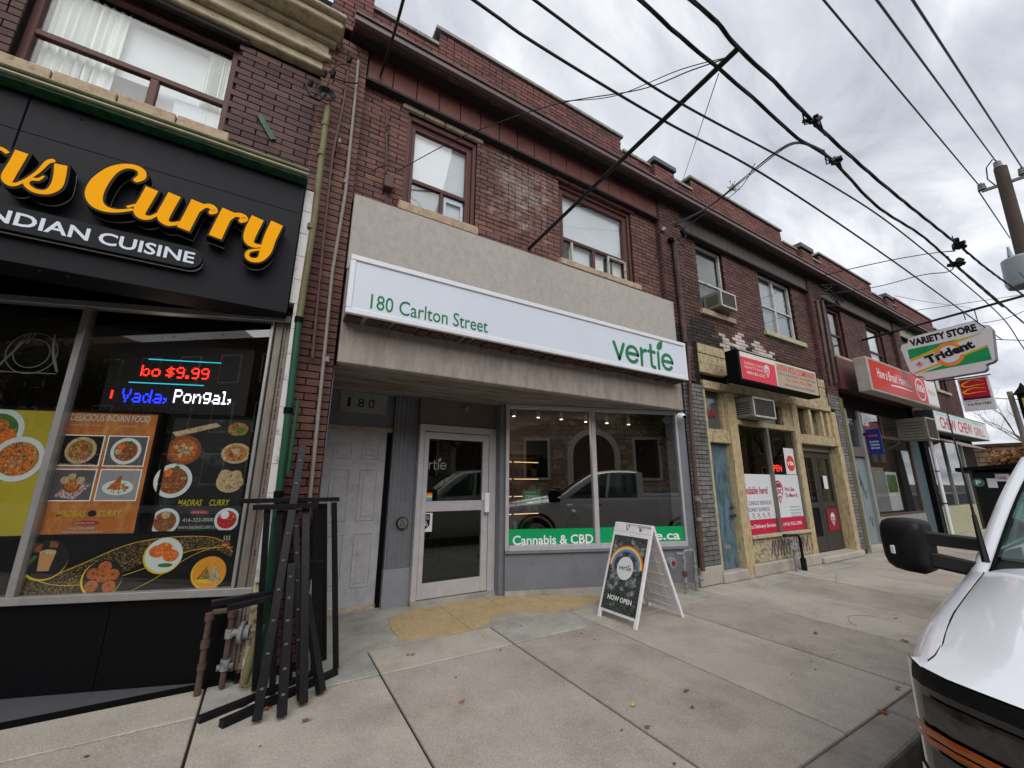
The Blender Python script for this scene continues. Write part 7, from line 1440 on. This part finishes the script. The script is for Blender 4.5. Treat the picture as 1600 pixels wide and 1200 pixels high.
for s in (1, -1):
    b = MB(); grid(b, front(.79, .838, .012, .0, 1, 6, s)); b.build('headlight_bezel', 'black_plastic', TK, smooth=True)
    hl = MB(); grid(hl, front(.50, .79, .016, .010, 1, 6, s)); hl = hl.build('headlight', 'headlamp_dark', TK, smooth=True)
    b = MB(); grid(b, front(.68, .765, .024, .020, 2, 6, s)); b.build('lamp_lens', 'headlamp_grey', hl, smooth=True)
    b = MB(); grid(b, front(.64, .665, .030, .028, 1, 5, s)); grid(b, front(.615, .634, .031, .030, 1, 5, s)); b.build('amber_strip', 'amber', hl, smooth=True)
    b = MB(); grid(b, front(.53, .60, .026, .024, 2, 6, s)); b.build('lamp_lens', 'headlamp_grey', hl, smooth=True)
    b = MB(); grid(b, front(.40, .50, .03, .025, 0, 6, s)); grid(b, front(.10, .40, .05, .03, 0, 8, s)); b.build('bumper_corner', 'truck_white', TK, smooth=True)
    b = MB(); grid(b, front(.50, .846, .010, .0, 0, 1, s)); b.build('fender_edge', 'truck_white', TK, smooth=True)
b = MB()
for s in (1, -1): grid(b, front(.42, .838, .0, .0, 6, 8, s))
b.build('grille', 'black_plastic', TK, smooth=True)
b = MB()
for k in range(4): b.box(1.915, 1.95, YC - .42, YC + .42, .48 + k * .085, .51 + k * .085)
b.build('grille_bar', 'chrome', TK, bevel=.006)
# cab
def cab_pt(x, d, z, s): return V((x, YC + s * d, z))
ws = MB(); P = []
for i in range(9):
    t = i / 8; row = []
    for j in range(17):
        v = -1 + 2 * j / 16; x = lerp(3.52, 4.36, t) - .14 * (1 - v * v) * (1 - .4 * t); z = lerp(1.09, 1.66, t) + .03 * math.sin(t * PI) + .02 * t * (1 - v * v); row.append(V((x, YC + v * lerp(.885, .74, t), z)))
    P.append(row)
grid(ws, P); ws.build('windshield', 'truck_glass', TK, smooth=True)
for s in (1, -1):
    b = MB(); P2 = []
    for i in range(-1, 9):
        t = i / 8; k_ = -1 if s > 0 else 0; e_ = P[i][k_] if i >= 0 else P[0][k_] + (P[0][k_] - P[1][k_]) * 1.3; x, z = e_.x, e_.z; d = abs(e_.y - YC)
        P2.append([V((x - .008, YC + s * (d - .012), z + .004)), V((x + .0, YC + s * (d + .03), z + .016)), V((x + .03, YC + s * (d + .068), z + .008)), V((x + .08, YC + s * (d + .085), z - .02)), V((x + .16, YC + s * (d + .085), z - .06))])
    grid(b, P2); b.build('windshield_pillar', 'truck_white', TK, smooth=True)
    b = MB(); b.tube([p_[0] + V((-.004, 0, .004)) for p_ in P2], .008, 6); b.build('glass_seal', 'black_matte', TK, smooth=True)
rf = MB(); PR = []
for i in range(8):
    t = i / 7; x = lerp(4.34, 5.45, t); row = []
    for j in range(13):
        v = -1 + 2 * j / 12; xx = x - (.085 * (1 - v * v) if t < .2 else 0); z = 1.665 + .09 * math.sin(min(1, t * 1.6) * PI / 2) * (1 - .3 * t) + .02 * (1 - v * v) - .05 * abs(v) ** 6 - (.02 if t > .9 else 0); row.append(V((xx, YC + v * .815, z)))
    PR.append(row)
grid(rf, PR); rf.build('roof', 'truck_white', TK, smooth=True)
for s in (1, -1):
    MB().face([V((3.6, YC + s * .985, 1.09)), V((5.4, YC + s * .975, 1.12)), V((5.3, YC + s * .822, 1.66)), V((4.42, YC + s * .822, 1.64))]) if False else None
    b = MB(); b.hexa([(3.68, YC + s * .97, 1.09), (5.38, YC + s * .965, 1.12), (5.38, YC + s * .95, 1.12), (3.68, YC + s * .95, 1.09), (4.5, YC + s * .822, 1.63), (5.30, YC + s * .822, 1.66), (5.30, YC + s * .80, 1.66), (4.5, YC + s * .80, 1.63)]); b.build('side_window', 'truck_glass', TK)
    b = MB(); b.bar((4.62, YC + s * .975, 1.10), (4.72, YC + s * .83, 1.66), .06, .02); b.bar((5.4, YC + s * .97, 1.1), (5.42, YC + s * .82, 1.68), .14, .03); b.build('door_pillar', 'truck_white', TK)
    MB().box(4.35, 4.5, YC + s * 1.02 - .012, YC + s * 1.02 + .012, .93, .965).build('door_handle', 'black_plastic', TK, bevel=.005)
    for x in (2.98, 6.35):
        wl = MB().tube([(x, YC + s * .72, .26), (x, YC + s * .99, .26), (x, YC + s * 1.035, .26)], [.39, .39, .35], 28).build('wheel', 'rubber', TK, smooth=True); MB().cyl((x, YC + s * 1.02, .26), (x, YC + s * 1.04, .26), .25, 20).build('rim', 'chrome', wl, smooth=True)
        b = MB(); F_ = Fr((x, YC + s * 1.022, .27), (1, 0, 0)); pts = [(.47 * math.cos(math.radians(a)), .47 * math.sin(math.radians(a))) for a in range(-15, 196, 15)]; pin = [(.41 * math.cos(math.radians(a)), .41 * math.sin(math.radians(a))) for a in range(195, -16, -15)]
        b.prism(F_, pts + pin, -.02, .012); b.build('wheel_arch', 'black_plastic', TK)
MB().box(3.6, 7.5, YC - .9, YC + .9, .1, .3).build('chassis', 'black_matte', TK)
MB().box(5.46, 7.55, YC - .93, YC + .93, .55, .62).box(5.42, 5.46, YC - .96, YC + .96, .3, 1.68 - .55).box(7.56, 7.6, YC - .97, YC + .97, .3, 1.17).build('bed', 'truck_white', TK, bevel=.01)
MB().hexa([(5.43, YC - .95, 1.12), (5.45, YC - .95, 1.12), (5.45, YC + .95, 1.12), (5.43, YC + .95, 1.12), (5.40, YC - .80, 1.70), (5.42, YC - .80, 1.70), (5.42, YC + .80, 1.70), (5.40, YC + .80, 1.70)]).build('rear_window', 'truck_glass', TK)
for s in (1, -1): MB().box(4.5, 4.7, YC + s * .4 - .25, YC + s * .4 + .25, .6, 1.2).box(4.56, 4.64, YC + s * .4 - .12, YC + s * .4 + .12, 1.22, 1.4).build('seat', 'truck_seat', TK, bevel=.04, seg=3)
MB().box(3.62, 4.0, YC - .84, YC + .84, .8, 1.075).build('dashboard', 'truck_seat', TK, bevel=.03, seg=3)
# cowl, wipers, antenna
b = MB(); cp = []
for j in range(17):
    v = -1 + 2 * j / 16; xr = 3.43 - .16 * (1 - v * v); xw = 3.52 - .14 * (1 - v * v); cp.append([V((xr + .006, YC + v * .905, 1.03 + .045 * (1 - abs(v) ** 3) + .004)), V((xw + .01, YC + v * .90, 1.086)), V((xw + .03, YC + v * .89, 1.10))])
grid(b, cp); b.build('cowl', 'black_plastic', TK, smooth=True)
b = MB(); b.tube([V((3.42, YC + .45, 1.09)), V((3.42, YC + .1, 1.12)), V((3.44, YC - .2, 1.15))], .009, 6).tube([V((3.44, YC - .05, 1.105)), V((3.46, YC + .35, 1.115)), V((3.54, YC + .7, 1.14))], .010, 6); b.build('wiper', 'black_plastic', TK)
ab_ = at(1539, 872, y=.66); an = at(1480, 645, y=.72); b = MB(); md = ab_ + (an - ab_) * .38
b.tube([ab_ - V((0, 0, .02)), ab_ + (md - ab_) * .7], [.016, .009], 8).tube([ab_ + (md - ab_) * .7, an], [.006, .003], 6); b.build('antenna', 'black_plastic', TK, smooth=True)
# tow mirrors
def mirror(s):
    def M_(x, y, z): return V((x, YC + s * (y - YC), z))
    b = MB(); P_ = []
    prof = [(.90, 1.0), (.893, 1.03), (.888, 1.13), (.895, 1.25), (.91, 1.275), (.94, 1.283), (1.0, 1.287), (1.055, 1.282), (1.08, 1.27), (1.094, 1.24), (1.10, 1.18), (1.094, 1.06), (1.082, 1.02), (1.05, .995), (1.0, .985), (.93, .982)]
    cy, cz = 1.0, 1.13
    for x, sc_ in ((3.27, .001), (3.27, .55), (3.28, .82), (3.30, .95), (3.34, 1.0), (3.42, 1.0), (3.48, .97), (3.485, .9)):
        P_.append([M_(x + .05 * (y - cy) , cy + (y - cy) * sc_, cz + (z - cz) * sc_) for y, z in prof + [prof[0]]])
    grid(b, P_); mr = b.build('mirror', 'black_plastic', TK, smooth=True, weld=True)
    b = MB(); grid(b, [[M_(3.49 + .05 * (y - cy), cy + (y - cy) * q_, cz + (z - cz) * q_) for y, z in prof + [prof[0]]] for q_ in (.9, .001)]); b.build('mirror_glass', 'chrome', mr)
    b = MB(); b.bar(M_(3.36, .93, 1.185), M_(3.56, .74, 1.155), .07, .075).bar(M_(3.36, .93, 1.07), M_(3.52, .76, 1.02), .07, .085); b.build('mirror_arm', 'black_plastic', mr, bevel=.012, seg=2)
    b = MB()
    for y in (.905, .915): b.tube([M_(3.35, y, 1.14), M_(3.33, y, 1.185), M_(3.36, y - .003, 1.225)], .009, 6)
    b.build('rubber_boot', 'rubber', mr)
    c0, c1 = at(1386, 864, x=3.27), at(1397, 852, x=3.27); MB().hexa([M_(3.262, c1.y, c0.z), M_(3.285, c0.y + .0, c0.z), M_(3.33, c0.y, c0.z), M_(3.33, c1.y, c0.z), M_(3.262, c1.y, c1.z), M_(3.285, c0.y, c1.z), M_(3.33, c0.y, c1.z), M_(3.33, c1.y, c1.z)]).build('marker_lamp', 'white_alu', mr, bevel=.004)
mirror(1); mirror(-1)
bpy.context.view_layer.update()
